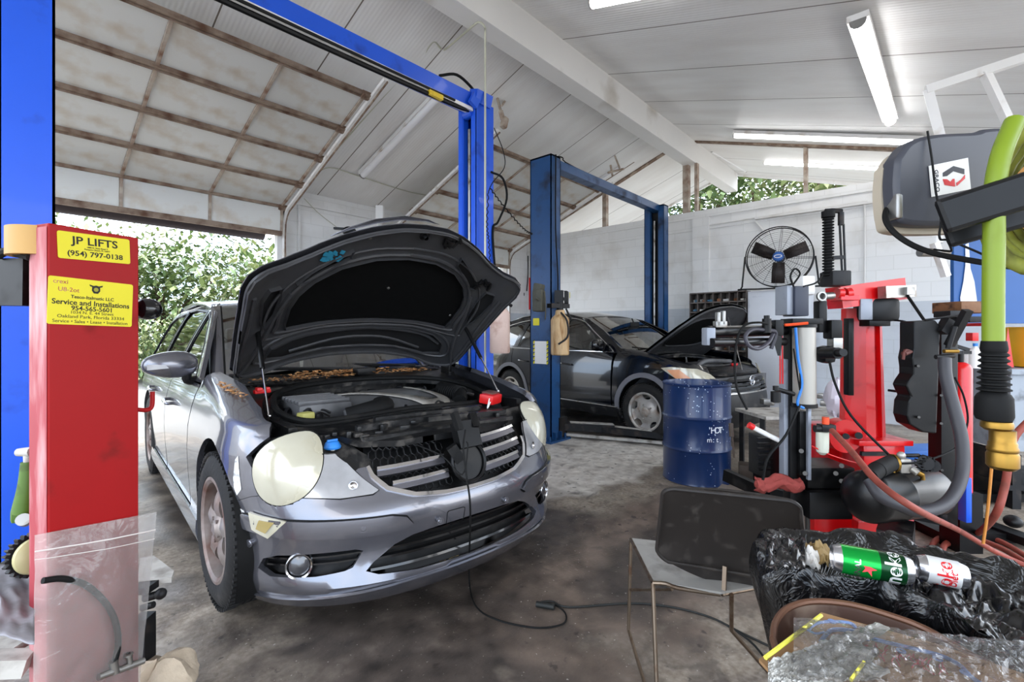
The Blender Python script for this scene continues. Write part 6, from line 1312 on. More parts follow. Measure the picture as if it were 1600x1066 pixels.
# ================================================================== tyre machine and the right side
TM = thing('tyre_changer', 'red tyre changing machine with black mast, grey air cylinder and side arm', 'machine', (PZ(1345, 860, 0).x, PZ(1345, 860, 0).y, 0))
D0 = 2.95
def pq(px, py, D): return PD(px, py, D)
mat('machine_red', '#d40d12', .3, var=.08, scale=4, coat=.3, dirt='#8b0d10', damt=.15, dscale=6); mat('box_grey', '#8b909a', .4, .2, var=.15, dirt='#5b5e66', damt=.3, dscale=9)
fx_ = V((_s, -_c, 0)); fy_ = V((_c, _s, 0)); YR_ = atan2(fx_.y, fx_.x)      # machine is square to the viewer: rotation of local x
def mbox(bm, px0, py0, px1, py1, D, dep, b=.004, rot=0):
    "box whose face fills the given region at distance D; dep deep behind it"
    c = PD((px0+px1)/2, (py0+py1)/2, D+dep/2); k = D/FPX; bm.box(c, ((px1-px0)*k, dep, (py1-py0)*k), rz=YR_+rot, b=b)
k0 = PZ(1265, 812, .08); b = MB(); bp_ = [PZ(1262, 802, .06), PZ(1330, 795, .06), PZ(1428, 812, .06), PZ(1428, 852, .06), PZ(1330, 850, .06), PZ(1300, 838, .06)]
n_ = 6; b.v = bp_+[V((p.x, p.y, 0)) for p in bp_]; b.f = [tuple(range(n_)), tuple(range(n_, 2*n_))[::-1]]+[(i, (i+1) % n_, n_+(i+1) % n_, n_+i) for i in range(n_)]; b.m = [0]*8; b.build('base_plate', 'machine_red', TM, False, world=True); b = MB(); mbox(b, 1335, 812, 1424, 872, 2.72, .05, .004); mbox(b, 1268, 806, 1334, 850, 2.85, .05, .004); b.build('base_skirt', 'machine_red', TM, False, world=True)
b = MB(); mbox(b, 1325, 690, 1390, 810, 2.95, .2, .02); mbox(b, 1270, 660, 1335, 800, 3.15, .30, .02); b.build('cabinet', 'machine_red', TM, world=True)
b = MB(); c = PD(1350, 800, 2.86); b.cyl(c, c+fy_*.08, .16, n=40); c = PD(1322, 682, 2.9); b.cyl(c, c+fy_*.08, .10, n=32); b.build('round_cover', 'machine_red', TM, world=True)
b = MB(); A0 = [PD(1323, 690, 2.98), PD(1388, 690, 2.98)]; A1 = [PD(1321, 480, 3.0), PD(1377, 480, 3.0)]; z0, z1 = A0[0].z, A1[0].z
cx = 1350; prof = [(-.13, 0), (-.03, -.05), (.03, -.05), (.035, -.02), (.065, -.02), (.07, -.05), (.13, 0), (.13, .05), (-.13, .05)]; c0 = PD(1352, 690, 3.0); c1 = PD(1350, 482, 3.0); b.v = [c0+fx_*(x*1.0)+fy_*y for x, y in prof]+[c1+fx_*(x*.84)+fy_*y for x, y in prof]; n_ = len(prof); b.f = [tuple(range(n_))[::-1], tuple(range(n_, 2*n_))]+[(i, (i+1) % n_, n_+(i+1) % n_, n_+i) for i in range(n_)]; b.m = [0]*(n_+2); b.build('tilt_column', 'machine_red', TM, False, world=True)
b = MB(); mbox(b, 1318, 682, 1403, 690, 2.86, .25, .003); mbox(b, 1330, 690, 1395, 740, 2.90, .2, .01); b.build('column_bracket', 'machine_red', TM, world=True)
b = MB(); mbox(b, 1345, 706, 1385, 712, 2.885, .02, 0); b.cyl(PD(1322, 682, 2.84), PD(1322, 682, 2.9), .018, n=14); b.cyl(PD(1342, 681, 2.84), PD(1342, 681, 2.9), .02, n=14); b.build('pivot_bolt', 'dark_metal', TM, world=True)
b = MB(); b.beam(PD(1303, 466, 2.9), PD(1402, 452, 2.95), .12, .13); mbox(b, 1305, 462, 1335, 470, 2.8, .1, .003); b.build('swing_arm', 'machine_red', TM, False, world=True)
b = MB(); b.cyl(PD(1308, 458, 2.82), PD(1316, 458, 2.82), .03, n=16); b.cyl(PD(1328, 458, 2.83), PD(1320, 459, 2.83), .035, n=16); b.build('arm_knob', 'machine_red', TM, world=True)
b = MB(); b.beam(PD(1378, 457, 2.82), PD(1425, 455, 2.88), .05, .07); b.box(PD(1418, 455, 2.83), (.045, .05, .045), rz=YR_); b.build('slide_end', 'steel', TM, False, world=True)
b = MB(); mbox(b, 1344, 466, 1393, 503, 2.86, .16, .03); mbox(b, 1347, 500, 1380, 510, 2.88, .12, .004); bx = b.build('motor_box', 'black_plastic', TM, world=True); b = MB(); mbox(b, 1343, 467, 1362, 500, 2.845, .02, .006); sub2(b.build('box_side', 'box_grey', TM, world=True), bx)
b = MB(); mbox(b, 1322, 497, 1330, 618, 2.93, .05, .004); b.build('scale_strip', 'black_plastic', TM, world=True)
# black mast, cylinder, slides
b = MB(); mbox(b, 1229, 505, 1240, 860, 2.62, .07, .004); mbox(b, 1242, 640, 1258, 740, 2.6, .09, .006); b.build('mast', 'black_plastic', TM, world=True)
b = MB(); mbox(b, 1221, 560, 1228, 760, 2.64, .05, .003); mbox(b, 1261, 630, 1266, 750, 2.57, .02, .002); b.build('mast_side', 'box_grey', TM, world=True)
b = MB(); b.cyl(PD(1257, 630, 2.58), PD(1256, 512, 2.58), .056, n=32); b.build('air_cylinder', mat('cyl_white', '#a09c94', .35, .3, var=.08), TM, world=True)
b = MB(); b.cyl(PD(1256, 512, 2.58), PD(1256, 507, 2.58), .062, n=24); b.cyl(PD(1257, 636, 2.58), PD(1257, 630, 2.58), .062, n=24); mbox(b, 1228, 498, 1276, 507, 2.55, .12, .004); b.build('cylinder_cap', 'black_plastic', TM, world=True)
b = MB(); mbox(b, 1232, 448, 1254, 495, 2.60, .12, .006); cbx = b.build('control_box', mat('navy_box', '#252a3a', .4, var=.1), TM, world=True); b = MB(); mbox(b, 1220, 447, 1232, 493, 2.62, .12, .004); sub2(b.build('box_side', 'box_grey', TM, world=True), cbx)
b = MB(); mbox(b, 1246, 432, 1266, 462, 2.74, .1, .01); b.build('filter_housing', 'white_metal', TM, world=True)
b = MB(); b.tube([PD(1240, 448, 2.6), PD(1235, 432, 2.6), PD(1242, 420, 2.6), PD(1250, 428, 2.62), PD(1240, 444, 2.6)], .005, 6, 5); b.tube([PD(1255, 448, 2.6), PD(1275, 442, 2.65), PD(1285, 430, 2.7), PD(1282, 428, 2.7)], .005, 6, 5); b.tube([PD(1240, 545, 2.52), PD(1250, 610, 2.5), PD(1250, 580, 2.5)], .004, 6, 3); b.tube([PD(1296, 565, 2.6), PD(1305, 600, 2.55), PD(1330, 650, 2.5), PD(1390, 712, 2.45), PD(1415, 735, 2.42)], .007, 6, 6); b.tube([PD(1250, 632, 2.5), PD(1228, 680, 2.45), PD(1200, 715, 2.42), PD(1192, 750, 2.42)], .007, 6, 5)
b.tube([PD(1167, 640, 2.4), PD(1150, 600, 2.4), PD(1150, 540, 2.4), PD(1162, 510, 2.4), PD(1185, 504, 2.4), PD(1205, 508, 2.45)], .006, 6, 6); b.build('air_line', 'black_rubber', TM, world=True)
b = MB(); b.tube([PD(1243, 512, 2.5), PD(1247, 560, 2.5), PD(1253, 600, 2.5), PD(1246, 630, 2.5), PD(1256, 638, 2.5)], .007, 8, 6); b.build('blue_hose', mat('hose_blue', '#1f6fc0', .4), TM, world=True)
b = MB(); b.tube([PD(1226, 508, 2.5), PD(1240, 507, 2.5), PD(1262, 505, 2.5)], .008, 6, 3); b.build('orange_fitting', mat('orange', '#d8481e', .4), TM, world=True)
b = MB(); b.tube([PD(1219, 520, 2.6), PD(1219, 600, 2.6)], .004, 5, 0); b.tube([PD(1222, 520, 2.6), PD(1223, 600, 2.6)], .004, 5, 0); b.build('red_tube', 'red_plastic', TM, world=True)
# horizontal double tube arm
b = MB(); b.cyl(PD(1112, 535, 2.35), PD(1226, 534, 2.6), .021, n=16); b.cyl(PD(1106, 519, 2.4), PD(1226, 516, 2.65), .030, n=16); b.build('press_arm', 'tank_black' if 'tank_black' in MATS else mat('tank_black', '#08080a', .3, spec=.5), TM, world=True)
b = MB(); mbox(b, 1100, 512, 1114, 540, 2.36, .07, .006); b.build('arm_end', 'box_grey', TM, world=True)
b = MB(); mbox(b, 1119, 488, 1124, 510, 2.38, .03, .003); mbox(b, 1127, 486, 1132, 508, 2.38, .03, .003); mbox(b, 1116, 502, 1134, 512, 2.38, .04, .004); b.build('clamp_jaw', 'steel', TM, world=True)
b = MB(); b.tube([PD(1205, 545, 2.5), PD(1212, 520, 2.5), PD(1196, 516, 2.45), PD(1176, 515, 2.42), PD(1165, 525, 2.4), PD(1170, 540, 2.4), PD(1185, 545, 2.42), PD(1200, 536, 2.45), PD(1208, 522, 2.5)], .010, 8, 6); b.build('loop_hose', mat('hose_dark', '#3a3840', .5), TM, world=True)
b = MB(); b.cyl(PD(1198, 520, 2.45), PD(1198, 498, 2.45), .022, n=14); b.cyl(PD(1198, 500, 2.45), PD(1198, 493, 2.45), .014, n=12); mbox(b, 1207, 500, 1220, 525, 2.5, .06, .006); b.add([PD(1206, 525, 2.5), PD(1222, 525, 2.5), PD(1220, 556, 2.5), PD(1215, 556, 2.5), PD(1206, 525, 2.53), PD(1222, 525, 2.53), PD(1220, 556, 2.53), PD(1215, 556, 2.53)], [(0, 1, 2, 3), (7, 6, 5, 4), (0, 4, 5, 1), (1, 5, 6, 2), (2, 6, 7, 3), (3, 7, 4, 0)])
b.cyl(PD(1212, 628, 2.45), PD(1212, 612, 2.45), .024, n=16); b.cyl(PD(1212, 610, 2.45), PD(1212, 603, 2.45), .014, n=12); b.cyl(PD(1212, 608, 2.5), PD(1240, 616, 2.55), .012, n=10); b.build('valve_body', 'black_plastic', TM, world=True)
b = MB(); b.cyl(PD(1285, 552, 2.7), PD(1310, 552, 2.55), .03, n=20); b.cyl(PD(1308, 552, 2.56), PD(1318, 551, 2.5), .02, n=16); mbox(b, 1280, 540, 1300, 568, 2.7, .1, .03); mbox(b, 1292, 500, 1310, 530, 2.72, .08, .01); mbox(b, 1275, 470, 1288, 520, 2.76, .06, .01); b.build('head_block', 'black_plastic', TM, world=True)
b = MB()
pr = [(.0, .0)]
c0, c1 = PD(1294, 432, 2.75), PD(1292, 340, 2.75); L = (c1-c0).length
pr = []
for k in range(20): pr += [(.020, L*k/20), (.030, L*(k+.25)/20), (.030, L*(k+.55)/20), (.020, L*(k+.8)/20)]
b.lathe([(0, 0)]+pr+[(.034, L), (.034, L+.035), (0, L+.04)], c0, (0, 0, 1), 22); b.build('bellows', 'black_rubber', TM, world=True)
b = MB(); b.tube([PD(1290, 330, 2.75), PD(1300, 329, 2.75), PD(1315, 330, 2.75)], .014, 8, 0); b.cyl(PD(1314, 332, 2.75), PD(1314, 352, 2.75), .016, n=12); b.cyl(PD(1312, 350, 2.75), PD(1316, 430, 2.75), .006, n=8); b.cyl(PD(1318, 350, 2.75), PD(1321, 430, 2.75), .006, n=8); b.beam(PD(1300, 403, 2.75), PD(1318, 402, 2.75), .02, .02); mbox(b, 1290, 424, 1320, 448, 2.70, .12, .01); b.build('bead_head', 'dark_metal', TM, world=True)
b = MB(); b.cyl(PD(1287, 463, 2.65), PD(1300, 462, 2.7), .02, n=16); b.lathe([(.018, 0), (.026, 0), (.026, .015), (.018, .015), (.018, 0)], PD(1285, 463, 2.62), fy_, 20); mbox(b, 1297, 528, 1312, 548, 2.72, .06, .004); b.build('spindle', 'steel', TM, world=True)
b = MB(); mbox(b, 1242, 722, 1316, 755, 2.60, .22, .01); mbox(b, 1242, 757, 1310, 800, 2.56, .25, .01); b.build('pedal_box', 'black_plastic', TM, world=True)
b = MB(); 
for px, py in ((1306, 740), (1315, 728), (1315, 752), (1258, 740), (1252, 705)): b.cyl(PD(px, py, 2.56), PD(px, py, 2.6), .012, n=10)
b.cyl(PD(1262, 800, 2.6), PD(1262, 830, 2.62), .012, n=10); b.build('bolt', mat('bolt_grey', '#4c4a48', .4, .7), TM, world=True)
fr_ = PD(1286, 690, 2.5); b = MB(); b.cyl(PD(1285, 700, 2.48), PD(1285, 675, 2.48), .03, n=20); b.lathe([(.03, 0), (.028, -.02), (.012, -.035)], PD(1285, 700, 2.48), (0, 0, 1), 20); o = b.build('air_filter_bowl', mat('bowl', '#cfd0c0', .2, .1, coat=.5), TM, world=True)
b = MB(); b.cyl(PD(1290, 676, 2.5), PD(1290, 666, 2.5), .022, n=16); mbox(b, 1280, 663, 1302, 674, 2.47, .05, .004); b.cyl(PD(1273, 670, 2.48), PD(1281, 670, 2.48), .018, n=12); sub2(b.build('regulator', 'dark_metal', TM, world=True), o); b = MB(); b.cyl(PD(1290, 663, 2.5), PD(1290, 652, 2.5), .017, n=16); sub2(b.build('regulator_knob', 'orange', TM, world=True), o)
b = MB(); b.tube([PD(1268, 697, 2.48), PD(1300, 712, 2.46), PD(1340, 724, 2.46), PD(1370, 728, 2.46), PD(1390, 718, 2.46)], .0035, 5, 5); b.build('thin_tube', 'red_plastic', TM, world=True)
# bits in front-left of the machine
BX = thing('tool_bin', 'red bin with black ribbed side left of the tyre changer', 'bin', tuple(PZ(1215, 755, 0))); b = MB(); mbox(b, 1207, 688, 1236, 742, 2.75, .25, .01); b.build('bin_body', 'machine_red', BX, world=True)
b = MB(); mbox(b, 1185, 680, 1206, 745, 2.8, .22, .006, rot=.1)
for k in range(7): mbox(b, 1183, 684+k*8, 1207, 687+k*8, 2.79, .02, 0, rot=.1)
b.build('ribbed_side', 'black_plastic', BX, world=True); b = MB(); c = PZ(1215, 760, .0); b.box((c.x, c.y, .15), (.3, .25, .3), rz=YR_); b.build('bin_foot', 'black_plastic', BX, world=True)
J = thing('spray_jug', 'white plastic jug with red cap in the bin left of the tyre changer', 'jug', tuple(PD(1230, 720, 2.7))); b = MB(); b.tube([PD(1175, 667, 2.7), PD(1200, 680, 2.7), PD(1225, 692, 2.7)], .014, 10, 3); b.tube([PD(1226, 690, 2.7), PD(1229, 705, 2.7), PD(1232, 722, 2.7)], lambda t: .032-.01*t, 12, 4); b.build('jug_body', 'white_plain', J, world=True); b = MB(); b.cyl(PD(1170, 664, 2.7), PD(1177, 668, 2.7), .018, n=12); b.cyl(PD(1225, 689, 2.66), PD(1229, 692, 2.66), .012, n=10); b.build('cap', 'red_plastic', J, world=True)
b = MB(); b.beam(PZ(1133, 742, .2), PZ(1205, 775, .15), .05, .09); b.beam(PZ(1200, 772, .15), PZ(1255, 785, .15), .09, .12); c = PZ(1190, 775, 0); b.box((c.x, c.y, .06), (.1, .1, .12)); b.build('arm_bar', 'black_plastic', thing('breaker_arm', 'black steel arm lying low between the blue drum and the tyre changer', 'arm', (c.x, c.y, 0)), False, world=True)
b = MB(); b.grid(lambda u, v: PD(1178+72*u, 745+20*v+4*sin(u*9), 2.6)+fy_*(-.04*sin(pi*v))+V((0, 0, .015*noise.noise(V((u*8, v*6, 2))))), 24, 12); b.ball(PD(1187, 757, 2.58), .028, 12, 8); tag(b.build('shop_rag', mat('rag_red', '#8e3b35', .85, var=.3, scale=30), solid=.006), 'crumpled red shop rag draped over the black steel arm', 'rag')
b = MB(); b.tube([PD(1143, 668, 3.3), PD(1147, 715, 3.3)], .007, 8, 0); b.tube([PD(1142, 662, 3.3), PD(1143, 682, 3.3)], .016, 8, 0); tag(b.build('hand_scraper', mat('scr', '#4b4038', .6, var=.4, scale=15)), 'upright worn scraper with a dark grip just right of the blue drum', 'scraper')
b = MB(); p = PZ(1165, 735, .07); b.box(p, (.16, .12, .13), rz=.3, b=.02); tag(b.build('wood_chock', 'scr'), 'dark brown block on the floor between the blue drum and the red bin', 'block')
b = MB(); b.v = [PZ(1120, 765, .06), PZ(1128, 757, .06), PZ(1190, 770, .06), PZ(1185, 790, .06)]; b.f = [(0, 1, 2, 3)]; b.m = [0]; tag(b.build('sheet_scrap', mat('scrap', '#7d7268', .5, .2, var=.3, scale=20), smooth=False, solid=.004), 'bent scrap metal sheet behind the wire chair', 'scrap')
b = MB(); p = PZ(1432, 712, 0); b.box((p.x, p.y, .045), (.75, .32, .09), rz=YR_+.1, b=.01); tag(b.build('ramp_tray', mat('tray_blue', '#2e6ec2', .4, var=.1)), 'bright blue tray on the floor behind the tyre changer', 'tray')
# low bench with white carrier bag behind the mast
LB = thing('low_bench', 'low cluttered bench between the black car and the tyre changer', 'bench', tuple(PZ(1260, 700, 0))); b = MB(); c = PZ(1255, 645, .55); b.box((c.x, c.y, .55), (1.1, .5, .03), rz=YR_+.1); b.build('bench_top', 'dusty_top', LB, False, world=True)
b = MB()
for i in (-1, 1):
    for j in (-1, 1): p = c+fx_*(.5*i)+fy_*(.2*j); b.box((p.x, p.y, .27), (.04, .04, .54))
b.build('bench_frame', 'dark_metal', LB, False, world=True); b = MB()
for k in range(12): p = PD(random.uniform(1190, 1310), random.uniform(618, 634), (1.34-.6)*FPX/(628-518)); b.box(p, (random.uniform(.05, .16), .08, random.uniform(.02, .06)), rz=random.uniform(0, 3), b=.006)
b.build('clutter', 'steel', LB, world=True)
b = MB(); c = PD(1308, 625, 4.3); b.grid(lambda u, v: c+V((.12*sin(pi*v)*cos(2*pi*u), .10*sin(pi*v)*sin(2*pi*u), -.17*cos(pi*v)+.02))*(1+.2*noise.noise(V((cos(2*pi*u)*3, sin(2*pi*u)*3, v*5)))), 24, 18, True); wb = tag(b.build('carrier_bag', mat('carrier', '#d3ccd6', .35, var=.1), ang=20), 'white plastic carrier bag on the low bench behind the grey air cylinder', 'bag')
b = MB(); pp = PD(1297, 618, 4.16); b.lathe([(.012, 0), (.03, 0), (.03, .003), (.012, .003), (.012, 0)], pp, -fy_, 20); o = b.build('printed_ring', mat('plum', '#8a2450', .5), wb, world=True); o.location = o.location-wb.location
# black tank with gauge and thick hose
AT = thing('air_tank', 'black horizontal air tank with gauge and brass valves in front of the tyre changer', 'tank', tuple(PD(1400, 820, 2.35)))
t0, t1 = PD(1356, 776, 2.33), PD(1448, 768, 2.52); ax = (t1-t0).normalized(); L = (t1-t0).length; r_ = .125
b = MB(); pr = [(r_*sin(pi/2*k/8), -r_*.55*cos(pi/2*k/8)) for k in range(9)]+[(r_, L*.35), (r_+.002, L*.355), (r_+.002, L*.37), (r_, L*.375), (r_, L)]+[(r_*cos(pi/2*k/8), L+r_*.55*sin(pi/2*k/8)) for k in range(1, 9)]; b.lathe(pr, t0, ax, 40); b.build('tank_body', mat('tank_black', '#08080a', .3, spec=.5), AT, world=True)
b = MB(); b.cyl(PD(1370, 735, 2.25), PD(1396, 722, 2.4), .038, n=20); b.cyl(PD(1358, 745, 2.2), PD(1372, 733, 2.26), .036, n=20); b.build('elbow', 'black_rubber', AT, world=True)
b = MB(); b.lathe([(.038, 0), (.044, 0), (.044, .012), (.038, .012)], PD(1394, 724, 2.38), fx_, 20); b.cyl(PD(1396, 735, 2.36), PD(1396, 750, 2.36), .008, n=8); b.cyl(PD(1432, 738, 2.36), PD(1440, 742, 2.36), .014, n=10); b.cyl(PD(1441, 740, 2.36), PD(1442, 750, 2.36), .01, n=10); b.build('brass_valve', 'brass', AT, world=True)
b = MB(); mbox(b, 1400, 715, 1418, 738, 2.36, .06, .012); b.cyl(PD(1425, 733, 2.36), PD(1434, 740, 2.34), .016, n=12); b.ball(PD(1408, 712, 2.38), .02, 10, 8); b.build('valve_casting', 'bright_alloy', AT, world=True)
b = MB(); b.cyl(PD(1446, 724, 2.35), PD(1446, 724, 2.40), .034, n=24); b.cyl(PD(1458, 728, 2.35), PD(1457, 728, 2.42), .03, n=24); 
for k in range(14): a = 2*pi*k/14; p = PD(1446, 724, 2.37); b.box(p+fx_*.034*cos(a)+V((0, 0, .034*sin(a))), (.006, .05, .006), rz=YR_)
b.build('gauge', 'dark_metal', AT, world=True)
b = MB(); b.cyl(PD(1436, 712, 2.4), PD(1404, 712, 2.4), .01, n=8); b.box(PD(1440, 806, 2.5), (.1, .2, .03)); c = PD(1400, 815, 2.42); b.box((c.x, c.y, c.z/2-.02), (.25, .14, c.z)); b.build('tank_foot', 'dark_metal', AT, world=True)
b = MB(); b.tube([PD(1476, 560, 2.35), PD(1478, 590, 2.33), PD(1490, 635, 2.30), PD(1503, 690, 2.25), PD(1502, 745, 2.2), PD(1480, 785, 2.15), PD(1440, 800, 2.12), PD(1405, 790, 2.12), PD(1375, 775, 2.15), PD(1358, 750, 2.2)], .026, 16, 8); tag(b.build('suction_hose', mat('hose_grey', '#37363a', .5, var=.15), ang=60), 'thick dark grey rubber hose looping from the black stand past the air tank', 'hose')
# black stand with plastic cover and handle
ST = thing('equipment_stand', 'black equipment stand with moulded plastic guard behind the thick grey hose', 'stand', (PZ(1475, 800, 0).x, PZ(1475, 800, 0).y, 0))
b = MB(); mbox(b, 1460, 520, 1486, 820, 2.75, .09, .004); c = PZ(1480, 815, .04); b.box((c.x, c.y, .03), (.5, .5, .06), rz=YR_); b.build('stand_post', 'black_plastic', ST, world=True)
b = MB(); gp = [(1428, 502), (1462, 500), (1470, 510), (1464, 678), (1442, 676), (1422, 664), (1417, 650), (1419, 628), (1424, 620), (1420, 612), (1416, 603), (1420, 595), (1427, 585), (1427, 575), (1425, 560), (1428, 545)]
kx = 2.6/FPX; oo = PD(1440, 590, 2.6); b.prism([((x-1440)*kx, (590-y)*kx) for x, y in gp], .10, plane_mat(oo+fy_*.10, fx_, (0, 0, 1))); b.build('plastic_guard', 'black_plastic', ST, False, world=True, bevel=.008)
b = MB()
for px, py in ((1471, 618), (1471, 662), (1472, 735), (1435, 572), (1436, 652)): b.cyl(PD(px, py, 2.58), PD(px, py, 2.8), .007, n=8)
b.build('bolt', 'bolt_grey', ST, world=True)
b = MB(); b.cyl(PD(1420, 550, 2.6), PD(1412, 553, 2.58), .014, n=10); b.tube([PD(1424, 550, 2.6), PD(1414, 548, 2.58), PD(1411, 562, 2.58)], .008, 8, 3); b.build('crank', mat('crank', '#5b2f28', .5, .4), ST, world=True)
b = MB(); b.beam(PD(1483, 540, 2.6), PD(1512, 485, 2.5), .04, .03); b.beam(PD(1470, 520, 2.6), PD(1482, 500, 2.6), .05, .04); b.cyl(PD(1481, 545, 2.52), PD(1492, 510, 2.5), .012, n=12); b.tube([PD(1445, 500, 2.6), PD(1470, 497, 2.6), PD(1500, 492, 2.6)], .006, 6, 3); b.cyl(PD(1462, 558, 2.5), PD(1490, 556, 2.5), .012, n=10); b.build('lever', 'dark_metal', ST, world=True)
b = MB(); b.cyl(PD(1475, 549, 2.48), PD(1497, 549, 2.48), .010, n=12); b.build('brass_ring', 'brass', ST, world=True)
b = MB(); b.cyl(PD(1415, 458, 2.85), PD(1449, 508, 2.7), .008, n=8); b.tube([PD(1392, 500, 2.9), PD(1420, 505, 2.8), PD(1450, 530, 2.7), PD(1458, 538, 2.65)], .006, 6, 5); b.tube([PD(1388, 610, 2.9), PD(1420, 614, 2.8)], .008, 6, 0); b.tube([PD(1405, 725, 2.35), PD(1440, 722, 2.35), PD(1480, 708, 2.4), PD(1497, 695, 2.45), PD(1512, 660, 2.5), PD(1506, 620, 2.5), PD(1492, 590, 2.5)], .005, 6, 6); b.build('control_cable', 'black_rubber', ST, world=True)
FE = thing('gas_cylinder', 'tall red cylinder standing behind the thick grey hose', 'cylinder', (PD(1500, 690, 2.95).x, PD(1500, 690, 2.95).y, 0)); c = PD(1501, 690, 2.95); zt = PD(1501, 566, 2.95).z
b = MB(); b.lathe([(0, .36), (.055, .36), (.055, zt-.04), (.045, zt-.015), (.02, zt), (0, zt)], (c.x, c.y, 0), (0, 0, 1), 28); b.build('cylinder_body', 'machine_red', FE, world=True); b = MB(); b.box((c.x, c.y, .18), (.14, .14, .36), rz=YR_); b.build('cylinder_foot', 'black_plastic', FE, world=True); b = MB(); b.cyl((c.x, c.y, zt), (c.x, c.y, zt+.07), .016, n=12); b.box((c.x, c.y, zt+.06), (.11, .03, .02), rz=YR_); b.box((c.x+.01, c.y, zt+.09), (.10, .02, .02), rz=YR_, ry=.3); b.build('valve', 'dark_metal', FE, world=True)
# workbench and what stands on it
WB = thing('workbench', 'grey steel workbench with white bottles and red-lidded cans on top at the right edge', 'workbench', tuple(PD(1600, 700, 3.6)))
b = MB(); zt = PD(1560, 578, 3.5).z; c = PD(1640, 578, 3.85); b.box((c.x, c.y, zt-.02), (1.15, .7, .04), rz=YR_-.1); b.build('bench_top', mat('bench_grey', '#8f969e', .5, .2, var=.15, dirt='#5d5f61', damt=.3, dscale=9), WB, False, world=True)
b = MB(); b.box((c.x, c.y, zt-.33), (1.1, .62, .58), rz=YR_-.1); b.build('bench_front', 'bench_grey', WB, False, world=True); b = MB()
for sx_ in (-.5, .5): p = c+fx_*sx_; b.box((p.x, p.y, .2), (.06, .5, .42), rz=YR_-.1)
b.box((c.x, c.y, .16), (1.1, .6, .04), rz=YR_-.1); b.build('bench_leg', 'dark_metal', WB, False, world=True)
def bottle(px, py, D, r, h, mb, mc, lab, cat='bottle', grp=None):
    p = PD(px, py, D); p.z = zt; o = thing('bottle', lab, cat, tuple(p), 0, 'bottles on the workbench'); b = MB(); b.lathe([(0, 0), (r, 0), (r, h*.6), (r*.75, h*.75), (r*.3, h*.82), (r*.3, h*.88), (0, h*.88)], (0, 0, 0), (0, 0, 1), 20); b.build('bottle_body', mb, o); b = MB(); b.cyl((0, 0, h*.88), (0, 0, h), r*.38, n=12); b.build('cap', mc, o)
bottle(1524, 574, 3.66, .04, .19, 'white_plain', 'cap_blue', 'white bottle with blue cap at the left end of the workbench'); bottle(1514, 572, 3.7, .035, .15, 'white_plain', 'red_plastic', 'small white bottle with red cap behind the red cylinder'); bottle(1536, 573, 3.72, .05, .16, mat('clearish', '#b9c4cc', .2), 'white_plain', 'pale round bottle beside the black hose collar on the workbench')
b = MB(); c = PD(1592, 572, 3.5); mbox(b, 1585, 510, 1622, 574, 3.66, .18, .02); yj = tag(b.build('oil_jug', mat('jug_yellow', '#d9a21c', .4, var=.12)), 'yellow rectangular oil jug on the workbench at the right edge', 'jug')
b = MB(); b.v = [PD(1575, 512, 3.62), PD(1568, 574, 3.62), PD(1584, 574, 3.62), PD(1575, 512, 3.70), PD(1568, 573, 3.70), PD(1584, 573, 3.70)]; b.f = [(0, 1, 2), (5, 4, 3), (0, 3, 4, 1), (1, 4, 5, 2), (2, 5, 3, 0)]; b.m = [0]*5; tag(b.build('red_funnel', 'machine_red', smooth=False), 'dark red funnel shape beside the yellow oil jug', 'funnel')
b = MB(); mbox(b, 1514, 520, 1524, 533, 3.2, .05, .004); mbox(b, 1510, 505, 1530, 510, 3.1, .2, .003); tag(b.build('lid_rack', 'red_plastic'), 'small red and black lidded holder under the wooden ledge', 'rack')
BB = thing('tool_board', 'blue painted board with a white splash above the workbench', 'board', tuple(PD(1550, 505, 3.75))); b = MB(); mbox(b, 1487, 360, 1680, 506, 3.6, .03, .003); b.build('board_panel', mat('board_blue', '#1f5290', .5, var=.2, scale=2), BB, False, world=True)
def sp_(p): return p
b = MB(); spl = [(1508, 382), (1513, 380), (1516, 420), (1522, 440), (1526, 470), (1524, 490), (1502, 490), (1500, 465), (1505, 440), (1508, 415)]; kx = 3.59/FPX; b.prism([((x-1512)*kx, (430-y)*kx) for x, y in spl], .003, plane_mat(PD(1512, 430, 3.595), fx_, (0, 0, 1))); b.build('white_splash', mat('splash', '#cfd3da', .6, var=.1), BB, False, world=True)
b = MB(); mbox(b, 1476, 472, 1540, 490, 3.0, .2, .004, rot=.05); tag(b.build('wood_block', mat('wood_dark', '#7a5232', .6, var=.3, scale=4, stretch=(1, 8, 8), dirt='#3d281a', damt=.4)), 'oily wooden ledge under the blue board', 'wood')
b = MB(); mbox(b, 1471, 486, 1500, 496, 2.95, .12, .004); mbox(b, 1497, 495, 1538, 504, 2.95, .15, .004); tag(b.build('vise_jaw', 'dark_metal'), 'dark steel bracket under the wooden ledge', 'bracket')

